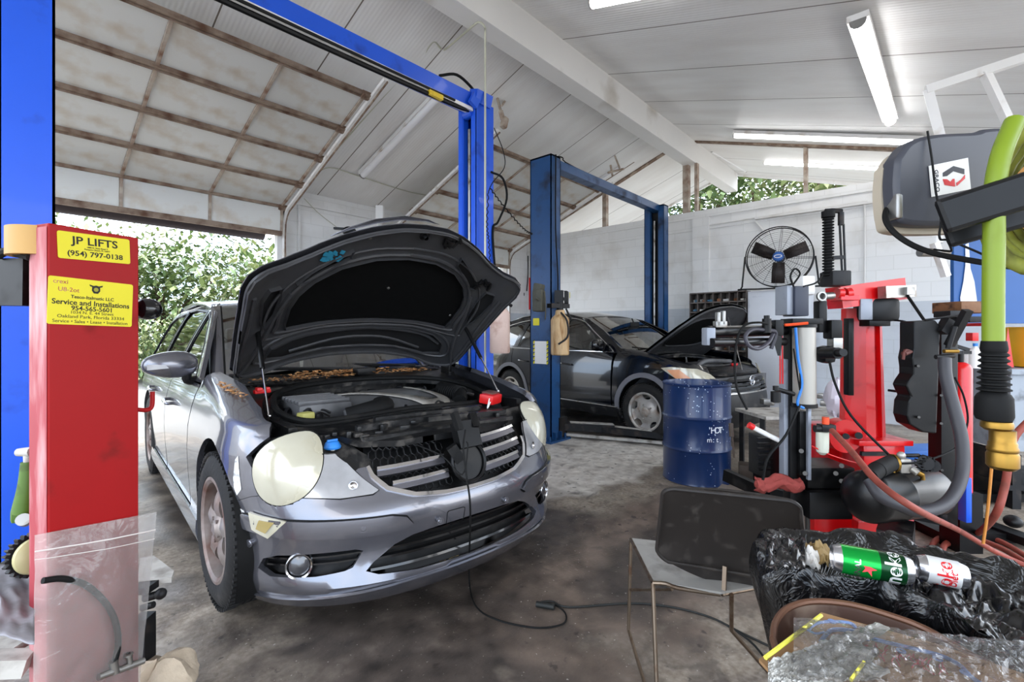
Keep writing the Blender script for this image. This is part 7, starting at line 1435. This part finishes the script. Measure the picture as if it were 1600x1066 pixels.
# ---- hoses
mat('hose_red', '#8a3f32', .6, var=.2, scale=10, dirt='#5f3a30', damt=.3, dscale=12)
b = MB(); b.tube([PD(1300, 673, 2.44), PD(1330, 705, 2.25), PD(1370, 752, 2.0), PD(1430, 795, 1.85), PZ(1500, 830, .3), PZ(1560, 865, .1), PZ(1640, 900, .03)], .014, 10, 8); tag(b.build('air_hose', 'hose_red'), 'dull red air hose stretching from the regulator down to the right edge', 'hose')
b = MB(); b.tube([PZ(1620, 880, .02), PZ(1560, 845, .02), PZ(1500, 832, .02), PZ(1462, 845, .02), PZ(1458, 868, .02), PZ(1480, 880, .02)], .016, 10, 6); b.tube([PZ(1470, 872, .03), PZ(1478, 850, .03), PZ(1510, 840, .04), PZ(1560, 855, .04), PZ(1620, 890, .04)], .016, 10, 6); b.tube([PD(1610, 655, 2.3), PD(1582, 690, 2.3), PD(1570, 760, 2.3), PD(1552, 810, 2.35), PZ(1520, 838, .05), PZ(1480, 850, .03)], .016, 10, 6); tag(b.build('air_hose', 'hose_red'), 'dull red air hose coiled on the floor at the right edge', 'hose')
b = MB(); b.tube([PD(1552, 700, 2.2), PD(1543, 800, 2.2), PD(1536, 850, 2.2)], .006, 8, 3); tag(b.build('orange_rod', mat('rod_or', '#b5742a', .5)), 'thin orange rod hanging behind the brass coupling', 'rod')
b = MB(); p = PZ(1540, 830, .04); b.beam(PZ(1470, 795, .05), PZ(1620, 850, .05), .1, .05); b.beam(PZ(1500, 775, .05), PZ(1640, 775, .05), .1, .06); b.ball(PZ(1583, 815, .1), (.05, .05, .04), 14, 8); tag(b.build('floor_frame', 'black_plastic'), 'black steel floor frame under the workbench beside the coiled red hose', 'frame')
b = MB(); mbox(b, 1503, 745, 1512, 815, 2.6, .05, .004); tag(b.build('jack_side', 'lift_blue'), 'blue steel side panel behind the black stand foot', 'panel')

# hanging lime hose with collar and brass coupling
mat('hose_lime', '#718519', .45, var=.1, scale=6, dirt='#6f7d2a', damt=.2, dscale=20); mat('hose_lime_dirty', '#8f9438', .55, var=.2, scale=9, dirt='#5d5f28', damt=.5, dscale=14)
HR = thing('hose_reel', 'lime green hose wound on a reel, its end hanging with a brass coupling', 'hose reel', tuple(PD(1600, 300, 1.1)))
c = PD(1702, 300, 1.12); b = MB(); n_ = (V((0, 0, EYE+.1))-c).normalized(); ax = (n_*.55+fx_*-.8).normalized(); x_, z_ = frame(ax)
P = []
for k in range(130):
    a = 2*pi*k/22+.6; r0 = .165+.006*sin(k*.9); o = -.06+.030*(k/22); P.append(c+ax*o+x_*(r0*.85*cos(a))+z_*(r0*1.12*sin(a)))
b.tube(P, .0175, 10, 0); b.build('wound_hose', 'hose_lime_dirty', HR, world=True)
b = MB(); b.cyl(c-ax*.09, c+ax*.10, .10, n=30); b.build('drum', mat('drum_orange', '#a8763a', .6), HR, world=True)
b = MB(); b.tube([PD(1585, 190, 1.03), PD(1565, 240, 1.01), PD(1554, 300, 1.0), PD(1553, 370, 1.0), PD(1552, 460, 1.0), PD(1552, 540, 1.0)], .0178, 14, 6); b.build('hanging_hose', 'hose_lime', HR, world=True)
c = PD(1553, 535, 1.0); b = MB(); s_ = 1/FPX
def yo(py): return -(py-535)*s_
pr = [(.0, yo(533)), (.020, yo(533)), (.022, yo(545)), (.021, yo(549))]
for k in range(7): y_ = 551+k*9; pr += [(.0195, yo(y_)), (.024+.0006*k, yo(y_+3)), (.024+.0006*k, yo(y_+5)), (.0195, yo(y_+7))]
pr += [(.026, yo(616)), (.030, yo(622)), (.031, yo(650)), (.028, yo(656)), (.02, yo(658))]; b.lathe(pr, c, (0, 0, 1), 12 if 0 else 28); b.build('bend_guard', 'black_rubber', HR, world=True)
b = MB(); b.lathe([(.024, yo(658)), (.026, yo(662)), (.026, yo(668)), (.02, yo(672))], c+fx_*.006, (0, 0, 1), 16); b.lathe([(.0, yo(668)), (.021, yo(672)), (.021, yo(690)), (.023, yo(692)), (.023, yo(697)), (.025, yo(700)), (.025, yo(704)), (.0235, yo(706)), (.026, yo(710)), (.026, yo(728)), (.02, yo(733)), (0, yo(733))], c+fx_*.018, (0, 0, 1), 28); b.build('brass_coupling', 'brass', HR, world=True)
b = MB(); b.beam(PD(1468, 340, 1.02), PD(1640, 286, .96), .018, .075); b.beam(PD(1475, 365, 1.08), PD(1640, 318, 1.02), .018, .07); b.build('mounting_arm', 'black_plastic', HR, False, world=True, bevel=.01)
# closed reel housing with emblem plate
GR = thing('reel_housing', 'charcoal rounded reel housing with a white emblem plate, hung at upper right', 'reel', tuple(PD(1480, 290, 1.45)))
op = smooth_path([(x, y, 0) for x, y in [(1396, 250), (1420, 222), (1465, 209), (1530, 203), (1550, 197), (1590, 197), (1600, 230), (1600, 330), (1560, 345), (1470, 352), (1410, 350), (1398, 335), (1393, 290), (1396, 250)]], 4)[:-1]; kx = 1.35/FPX; tilt = plane_mat(PD(1480, 280, 1.35), fx_*1+fy_*.10, (0, 0, 1))
b = MB(); b.prism([((p.x-1480)*kx, (280-p.y)*kx) for p in op][::-1], -.055, tilt); hs_ = b.build('housing_shell', mat('charcoal', '#3a3b42', .45, var=.12, scale=8), GR, True, world=True, bevel=.012)
op2 = [(p.x, p.y) for p in op]; b = MB(); b.prism([(((x-1480)*1.02)*kx, ((280-y)*1.0-7)*kx) for x, y in op2][::-1], -.03, tilt @ Matrix.Translation((0, -.004, -.045))); b.build('back_plate', mat('beige_plate', '#b3a794', .5, .2, var=.15), GR, True, world=True)
def gp_(px, py): return ((px-1480)*kx, (280-py)*kx)
Mp = tilt @ Matrix.Translation((0, 0, .0015)); pl = [(1447, 261), (1514, 246), (1519, 295), (1452, 309)]; b = MB(); b.prism([gp_(*p) for p in pl][::-1], .002, Mp); plt = b.build('emblem_plate', 'white_plain', GR, False, world=True)
def gpoly(pts, m1, name):
    b = MB(); b.prism([gp_(*p) for p in pts], .001, Mp @ Matrix.Translation((0, 0, .0022))); sub2(b.build(name, m1, GR, False, world=True), plt)
hexo = [(1470, 276), (1488, 262), (1506, 265), (1508, 280), (1494, 291), (1473, 290)]
gpoly([(1470, 277), (1470, 271), (1488, 260), (1507, 264), (1507, 272), (1488, 268), (1477, 276)], mat('emb_black', '#2a2b33', .5), 'emblem_dark'); gpoly([(1470, 281), (1477, 281), (1483, 285), (1487, 280), (1490, 280), (1491, 292), (1473, 290)], 'can_red', 'emblem_red'); gpoly([(1494, 291), (1493, 286), (1501, 281), (1508, 273), (1508, 279)], 'can_red', 'emblem_red')
xv = V(gp_(1461, 300)+(0,))-V(gp_(1458, 266)+(0,)); a_ = atan2(xv.y, xv.x); sub2(text('GRACO', .0155, Mp @ Matrix.Translation((*gp_(1460, 284), .0022)) @ Matrix.Rotation(a_, 4, 'Z'), 'emb_black', 'lettering', GR, .0005, True, sx=1.15), plt)
b = MB(); b.tube([PD(1396, 312, 1.40), PD(1383, 335, 1.36), PD(1392, 358, 1.33), PD(1420, 380, 1.30), PD(1460, 396, 1.27), PD(1510, 406, 1.24), PD(1560, 414, 1.2), PD(1640, 425, 1.15)], .0075, 8, 8); b.tube([PD(1449, 205, 1.34), PD(1456, 250, 1.33), PD(1462, 300, 1.33), PD(1470, 340, 1.3), PD(1468, 372, 1.3), PD(1484, 376, 1.3), PD(1530, 395, 1.25), PD(1560, 410, 1.2)], .003, 5, 6); b.tube([PD(1480, 375, 1.3), PD(1486, 388, 1.3), PD(1484, 393, 1.3), PD(1459, 390, 1.3)], .003, 5, 4); b.build('power_cable', 'black_rubber', GR, world=True)
b = MB(); b.cyl(PD(1437, 394, 1.42), PD(1482, 396, 1.42), .014, .010, n=12); b.box(PD(1395, 325, 1.36), (.02, .05, .07), rz=YR_, b=.006); b.box(PD(1398, 300, 1.36), (.012, .04, .05), rz=YR_, b=.004); b.build('cable_clamp', 'steel', GR, world=True)

# ---- white angle frame hanging at the top right
b = MB(); b.beam(PD(1447, 141, 3.6), PD(1640, 78, 3.3), .05, .06); b.beam(PD(1450, 140, 3.6), PD(1472, 225, 3.6), .06, .05); b.beam(PD(1538, 112, 3.45), PD(1580, 200, 3.45), .05, .05); b.beam(PD(1460, 380, 3.6), PD(1478, 432, 3.6), .05, .04)
b.beam(PD(1472, 225, 3.6), PD(1460+8, 380, 3.6), .04, .04); tag(b.build('hanging_frame', 'white_metal', smooth=False), 'white painted angle iron frame hanging behind the charcoal reel housing', 'frame')

# ---- cabinet, fan, parts bins against the block wall
cx0, cx1 = PX(1168, 600, 8.25), PX(1262, 600, 8.25); yc0, yc1 = cx0.y, cx1.y; zt = PX(1200, 454, 8.25).z
CBN = thing('metal_cabinet', 'tall white metal cabinet against the block wall with the round fan on top', 'cabinet', (8.5, (yc0+yc1)/2, 0))
b = MB(); b.box((8.5, (yc0+yc1)/2, zt/2), (.48, abs(yc0-yc1), zt), b=.01); b.build('cabinet_body', mat('cab_white', '#cfd2d8', .45, .1, var=.06, dirt='#9a9ea6', damt=.2, dscale=3), CBN, world=True)
b = MB(); w_ = abs(yc0-yc1); b.box((8.253, (yc0+yc1)/2, zt/2-.02), (.012, w_-.06, zt-.12), b=.003); b.build('door', 'cab_white', CBN, world=True); b = MB(); b.box((8.24, yc1+.12, zt*.55), (.02, .02, .12), b=.004); b.build('handle', 'steel', CBN, world=True)
fc = PX(1217, 402, 8.2); FN = thing('drum_fan', 'large round three-blade fan with a wire guard standing on the white cabinet', 'fan', (fc.x, fc.y, zt)); Rf = .455; fn = V((-1, -.12, 0)).normalized()
ux2, uz2 = V((fn.y, -fn.x, 0)), V((0, 0, 1))
def fpt(r, a, d=0): return fc+ux2*(r*cos(a))+uz2*(r*sin(a))+fn*d
for d, nm in ((.07, 'front_guard'), (-.07, 'rear_guard')):
    b = MB(); b.tube([fpt(Rf, 2*pi*k/48, d) for k in range(49)], .009, 6, 0)
    for r in ([.07+.03*k for k in range(13)] if d > 0 else [.1, .25, .4]): b.tube([fpt(r, 2*pi*k/40, d+.04*(1-(r/Rf)**2)*(1 if d > 0 else -1)) for k in range(41)], .0016, 4, 0)
    for k in range(16 if d > 0 else 8): b.tube([fpt(r, 2*pi*k/(16 if d > 0 else 8)+.1, d+.04*(1-(r/Rf)**2)*(1 if d > 0 else -1)) for r in (.06, .2, .32, Rf)], .003, 4, 0)
    b.build(nm, 'dark_metal', FN, world=True)
for a in (radians(28), radians(160), radians(272)):
    b = MB(); vs = []
    for r, w0, w1 in ((.08, -.075, .075), (.22, -.088, .088), (.40, -.088, .088)):
        for w_, dd in ((w0, -.03), (w1, .03)): vs.append(fc+(ux2*cos(a)+uz2*sin(a))*r+(uz2*cos(a)-ux2*sin(a))*w_+fn*dd)
    b.add(vs, [(0, 1, 3, 2), (2, 3, 5, 4)]); b.build('blade', mat('blade_brown', '#2b2220', .5, .2), FN, world=True, solid=.006)
b = MB(); b.lathe([(0, .03), (.05, .028), (.075, .015), (.08, -.02), (0, -.02)], fc+fn*.09, fn, 28); hb = b.build('hub', mat('hub_blue', '#2f5fa8', .4), FN, world=True); b = MB(); b.tube([fc+fn*.122+ux2*(.05*cos(t))+uz2*(.022*sin(t*1)) for t in [2*pi*k/20 for k in range(21)]], .005, 5, 0); sub2(b.build('hub_mark', 'white_plain', FN, world=True), hb)
b = MB(); b.cyl(fc-fn*.02, fc-fn*.16, .07, n=20); b.build('motor', 'dark_metal', FN, world=True)
b = MB(); zb = zt+.02
b.tube([fpt(Rf+.02, pi+.05, 0), V((fpt(Rf+.06, pi, 0).x, fpt(Rf+.06, pi, 0).y, zb+.05)), V((fpt(Rf+.03, pi, .1).x, fpt(Rf+.03, pi, .1).y, zb)), V((fpt(Rf+.03, 0, .1).x, fpt(Rf+.03, 0, .1).y, zb)), V((fpt(Rf+.06, 0, 0).x, fpt(Rf+.06, 0, 0).y, zb+.05)), fpt(Rf+.02, .1, 0)], .013, 8, 4); b.build('fan_stand', 'dark_metal', FN, world=True)
# parts bins
PB = thing('parts_rack', 'dark steel pigeonhole rack of small parts against the block wall behind the black car', 'rack', (8.6, PX(1120, 520, 8.5).y, 0)); yA, yB = PX(1078, 500, 8.5).y, PX(1166, 500, 8.5).y; zA, zB = PX(1120, 700, 8.5).z*0, PX(1120, 457, 8.5).z
b = MB(); H_ = zB; b.box((8.74, (yA+yB)/2, H_/2), (.02, abs(yA-yB), H_)); nr_ = 12
for k in range(nr_+1): b.box((8.62, (yA+yB)/2, H_*k/nr_), (.26, abs(yA-yB), .02))
for k in range(8): b.box((8.62, yA+(yB-yA)*k/7, H_/2), (.26, .012, H_))
b.build('rack_frame', mat('rack_brown', '#6b635e', .6, .3, var=.2, dirt='#4a3c34', damt=.3, dscale=9), PB, False, world=True)
b = MB(); random.seed(3)
cols_ = [mat('pt_a', '#7a7672', .5, .5), mat('pt_b', '#3f6f8a', .5), mat('pt_c', '#8a5a3a', .6), mat('pt_d', '#c7c4bd', .5)]
for r in range(nr_):
    for c_ in range(7):
        for k in range(3): b.use(random.choice(cols_)); b.box((8.6+random.uniform(-.05, .05), yA+(yB-yA)*(c_+.5+random.uniform(-.25, .25))/7, H_*r/nr_+.035), (.06, .035, random.uniform(.02, .06)), rz=random.uniform(0, 3))
o = b.build('small_parts', None, PB, False, world=True); o['kind'] = 'stuff'
# wall odds: red hanging bar with tools, blue jug by SUV
RB = thing('wall_tool', 'red bar and small tools hanging on the wall left of the navy lift post', 'tool', tuple(PX(828, 440, 8.7))); b = MB(); b.beam(PX(829, 434, 8.7), PX(829, 484, 8.7), .08, .03); b.build('red_bar', 'red_plastic', RB, False, world=True); b = MB(); b.tube([PX(825, 400, 8.7), PX(825, 430, 8.7), PX(823, 455, 8.7)], .015, 6, 2); b.box(PX(817, 452, 8.7), (.03, .07, .04)); b.box(PX(818, 460, 8.7), (.03, .04, .07)); b.build('tools', 'dark_metal', RB, world=True)
# rusty ceiling hangers
def hanger(pts, label, r=.02):
    root = thing('ceiling_bracket', label, 'bracket', tuple(pts[0][0]), 0, 'rusty ceiling brackets'); 
    for P in pts: b = MB(); b.tube(P, r, 4, 0); b.build('strut', 'rust_white', root, False, world=True)
hanger([[onL(597, 60), onL(625, 72)], [onL(600, 62), PD(624, 85, 5.9), PD(627, 105, 5.85)], [onL(622, 72), PD(628, 90, 5.85), PD(622, 108, 5.85), PD(615, 104, 5.85)]], 'rusty bracket on the sloping ceiling above the bright blue crossbar')
hanger([[onL(774, 150), onL(790, 158)], [onL(777, 152), PD(784, 180, 6.3)], [onL(789, 158), PD(784, 165, 6.3)]], 'rusty bracket on the sloping ceiling just right of the bright blue post')
b = MB(); b.box(PD(788, 192, 6.3), (.08, .08, .15), ry=.3, b=.02); b.box(PD(784, 180, 6.3), (.05, .05, .12), ry=-.4, b=.01); tag(b.build('junction_box', 'rust_white'), 'white junction box dangling from the bracket beside the bright blue post', 'box')
hanger([[onL(957, 240), onL(966, 246)], [onL(960, 242), PD(968, 262, 8.6)], [PD(950, 270, 8.5), PD(975, 264, 8.8)], [PD(954, 258, 8.6), PD(957, 275, 8.6)]], 'rusty bracket above the dark blue crossbar')
b = MB(); b.ball(PD(546, 362, 6.6), (.10, .08, .07), 12, 8); b.beam(PD(522, 357, 6.6), PD(540, 358, 6.6), .05, .03); b.beam(PD(540, 368, 6.6), PD(556, 366, 6.6), .1, .09); b.beam(PD(540, 366, 6.6), PY(543, 366, YDR-.03), .04, .04); tag(b.build('wall_bracket', 'black_plastic'), 'small black bracket on the pier wall just above the raised silver hood', 'lamp')  # plain black bracket on the pier, gives no light
b = MB(); mbox(b, 588, 322, 600, 345, 7.75, .12, .01); tag(b.build('pipe_cap', 'white_paint'), 'white painted box at the top corner of the pier between the garage doors', 'box')
b = MB(); b.tube([PY(475, 310, YDR-.05), PY(500, 335, YDR-.05), PY(530, 358, YDR-.05)], .006, 5, 4); b.tube([onL(700, 310, .03), onL(640, 300, .03), onL(560, 275, .03), onL(515, 262, .03), onL(490, 275, .03)], .008, 5, 5); tag(b.build('ceiling_wire', 'conduit_grey'), 'thin grey wire run along the sloping ceiling between the garage doors', 'wire')

# ================================================================== trees outside
mat('bark', '#5c4a3a', .9, var=.3)
LV = [mat('leaf_a', '#66794a', .6, var=.35, scale=.8), mat('leaf_b', '#87945c', .6, var=.3, scale=.8), mat('leaf_c', '#485c33', .6, var=.35, scale=.8), mat('leaf_d', '#a5a878', .6, var=.3, scale=.8)]
def tree(p, h, cr, label, n=2600, ls=.16, low=.25, mix=(0, 1, 2), seed=0, group='trees outside'):
    random.seed(seed); T_ = thing('leafy_tree', label, 'tree', (p.x, p.y, 0), 0, group)
    b = MB(); b.tube([(0, 0, 0), (.15, .1, h*.35), (-.1, .2, h*.7)], lambda t: .16-.11*t, 8, 4); ends = []
    for k in range(9):
        a = random.uniform(0, 2*pi); r = random.uniform(.3, .8)*cr; z = random.uniform(low+.15, .9)*h; e = V((r*cos(a), r*sin(a), z)); ends.append(e); b.tube([(0, .1, h*random.uniform(.2, .5)), (e.x*.5, e.y*.5, e.z*.8), tuple(e)], lambda t: .06-.045*t, 5, 3)
    b.build('trunk', 'bark', T_)
    cl = ends+[V((random.gauss(0, .45)*cr, random.gauss(0, .45)*cr, h*random.uniform(low, 1))) for _ in range(22)]
    b = MB()
    for k in range(n):
        c = random.choice(cl); s_ = random.gauss(0, .42)*cr*.5; p_ = c+V((random.gauss(0, .24)*cr, random.gauss(0, .24)*cr, random.gauss(0, .11)*h)); 
        if p_.z < .1: p_.z = random.uniform(.1, 1)
        b.use(LV[random.choice(mix)]); d = V((random.gauss(0, 1), random.gauss(0, 1), random.gauss(0, .6))).normalized(); x_, z_ = frame(d); l = ls*random.uniform(.6, 1.4)
        b.add([p_-d*l, p_+x_*l*.45, p_+d*l, p_-x_*l*.45], [(0, 1, 2, 3)])
    o = b.build('foliage', None, T_, smooth=False)
for k, (px, D, h, cr, lab, mix) in enumerate((
    (60, 15, 5.0, 2.6, 'pale green tree outside, partly behind the red column', (1, 3, 0)), (175, 21, 7.6, 3.2, 'tall airy tree outside just right of the bright blue post', (1, 0, 3)), (255, 17, 4.8, 2.5, 'rounded olive tree outside in the middle of the open doorway', (0, 1, 2)),
    (335, 23, 6.6, 3.0, 'taller green tree outside above the silver car roof', (0, 2, 1)), (415, 16, 4.8, 2.6, 'bright green tree outside beside the right jamb of the open door', (1, 3, 0)), (500, 22, 6.5, 3.2, 'dark green tree outside behind the pier between the doors', (0, 2)),
    (640, 18, 5, 3.0, 'green tree outside behind the raised silver hood', (0, 1)), (745, 17, 4.6, 2.6, 'green tree outside behind the bright blue post', (1, 2)))):
    p = PD(px, 500, D); tree(p, h*.82, cr, lab, 3400, .16, .1, mix, k+1)
for k, (px, D, h, cr, lab) in enumerate(((930, 19, 8.0, 2.8, 'green tree seen over the block wall left of the round beam post'), (1085, 18, 8.6, 2.6, 'green tree seen over the block wall right beside the ridge beam end'), (1185, 20, 10.5, 3.0, 'bright green tree seen over the block wall above the fan'), (1290, 17, 9.5, 3.0, 'yellow-green tree seen over the block wall right of the thin steel post'), (1400, 19, 10.5, 3.2, 'dense green tree seen over the block wall behind the charcoal reel'))):
    p = PD(px, 500, D); tree(p, h, cr, lab, 4200, .17, .3, (0, 1, 2) if k < 2 else (1, 0, 3), 40+k)
for k, (px, D, lab) in enumerate(((-260, 14, 'broad green tree added out of view at far left for the silver car to reflect'), (-80, 19, 'green tree added behind the bright blue post at the left edge for car reflections'))):  # added past the left edge so the silver car's side reflects foliage, not sky
    p = PD(px, 500, D); tree(p, 6, 3.0, lab, 2500, .2, .1, (0, 2, 1), 60+k)
# hedge along the lot
for k, px in enumerate((130, 215, 300, 385, 460)):
    p = PD(px, 500, 13.5); random.seed(k); b = MB()
    for i in range(2200): 
        q_ = V((p.x+random.gauss(0, .9), p.y+random.gauss(0, .5), abs(random.gauss(.8, .5)))); b.use(LV[random.choice((0, 1, 2, 3) if k != 0 else (0, 1))]); d = V((random.gauss(0, 1), random.gauss(0, 1), random.gauss(0, 1))).normalized(); x_, z_ = frame(d); l = .09; b.add([q_-d*l, q_+x_*l*.4, q_+d*l, q_-x_*l*.4], [(0, 1, 2, 3)])
    tag(b.build('garden_bush', None, smooth=False), ('low bush outside closest to the red column', 'low bush outside, second from the red column', 'low bush outside under the middle of the brown awning roll', 'low bush outside behind the silver car roof', 'low bush outside nearest the right door jamb')[k], 'bush', 'low bushes along the lot')
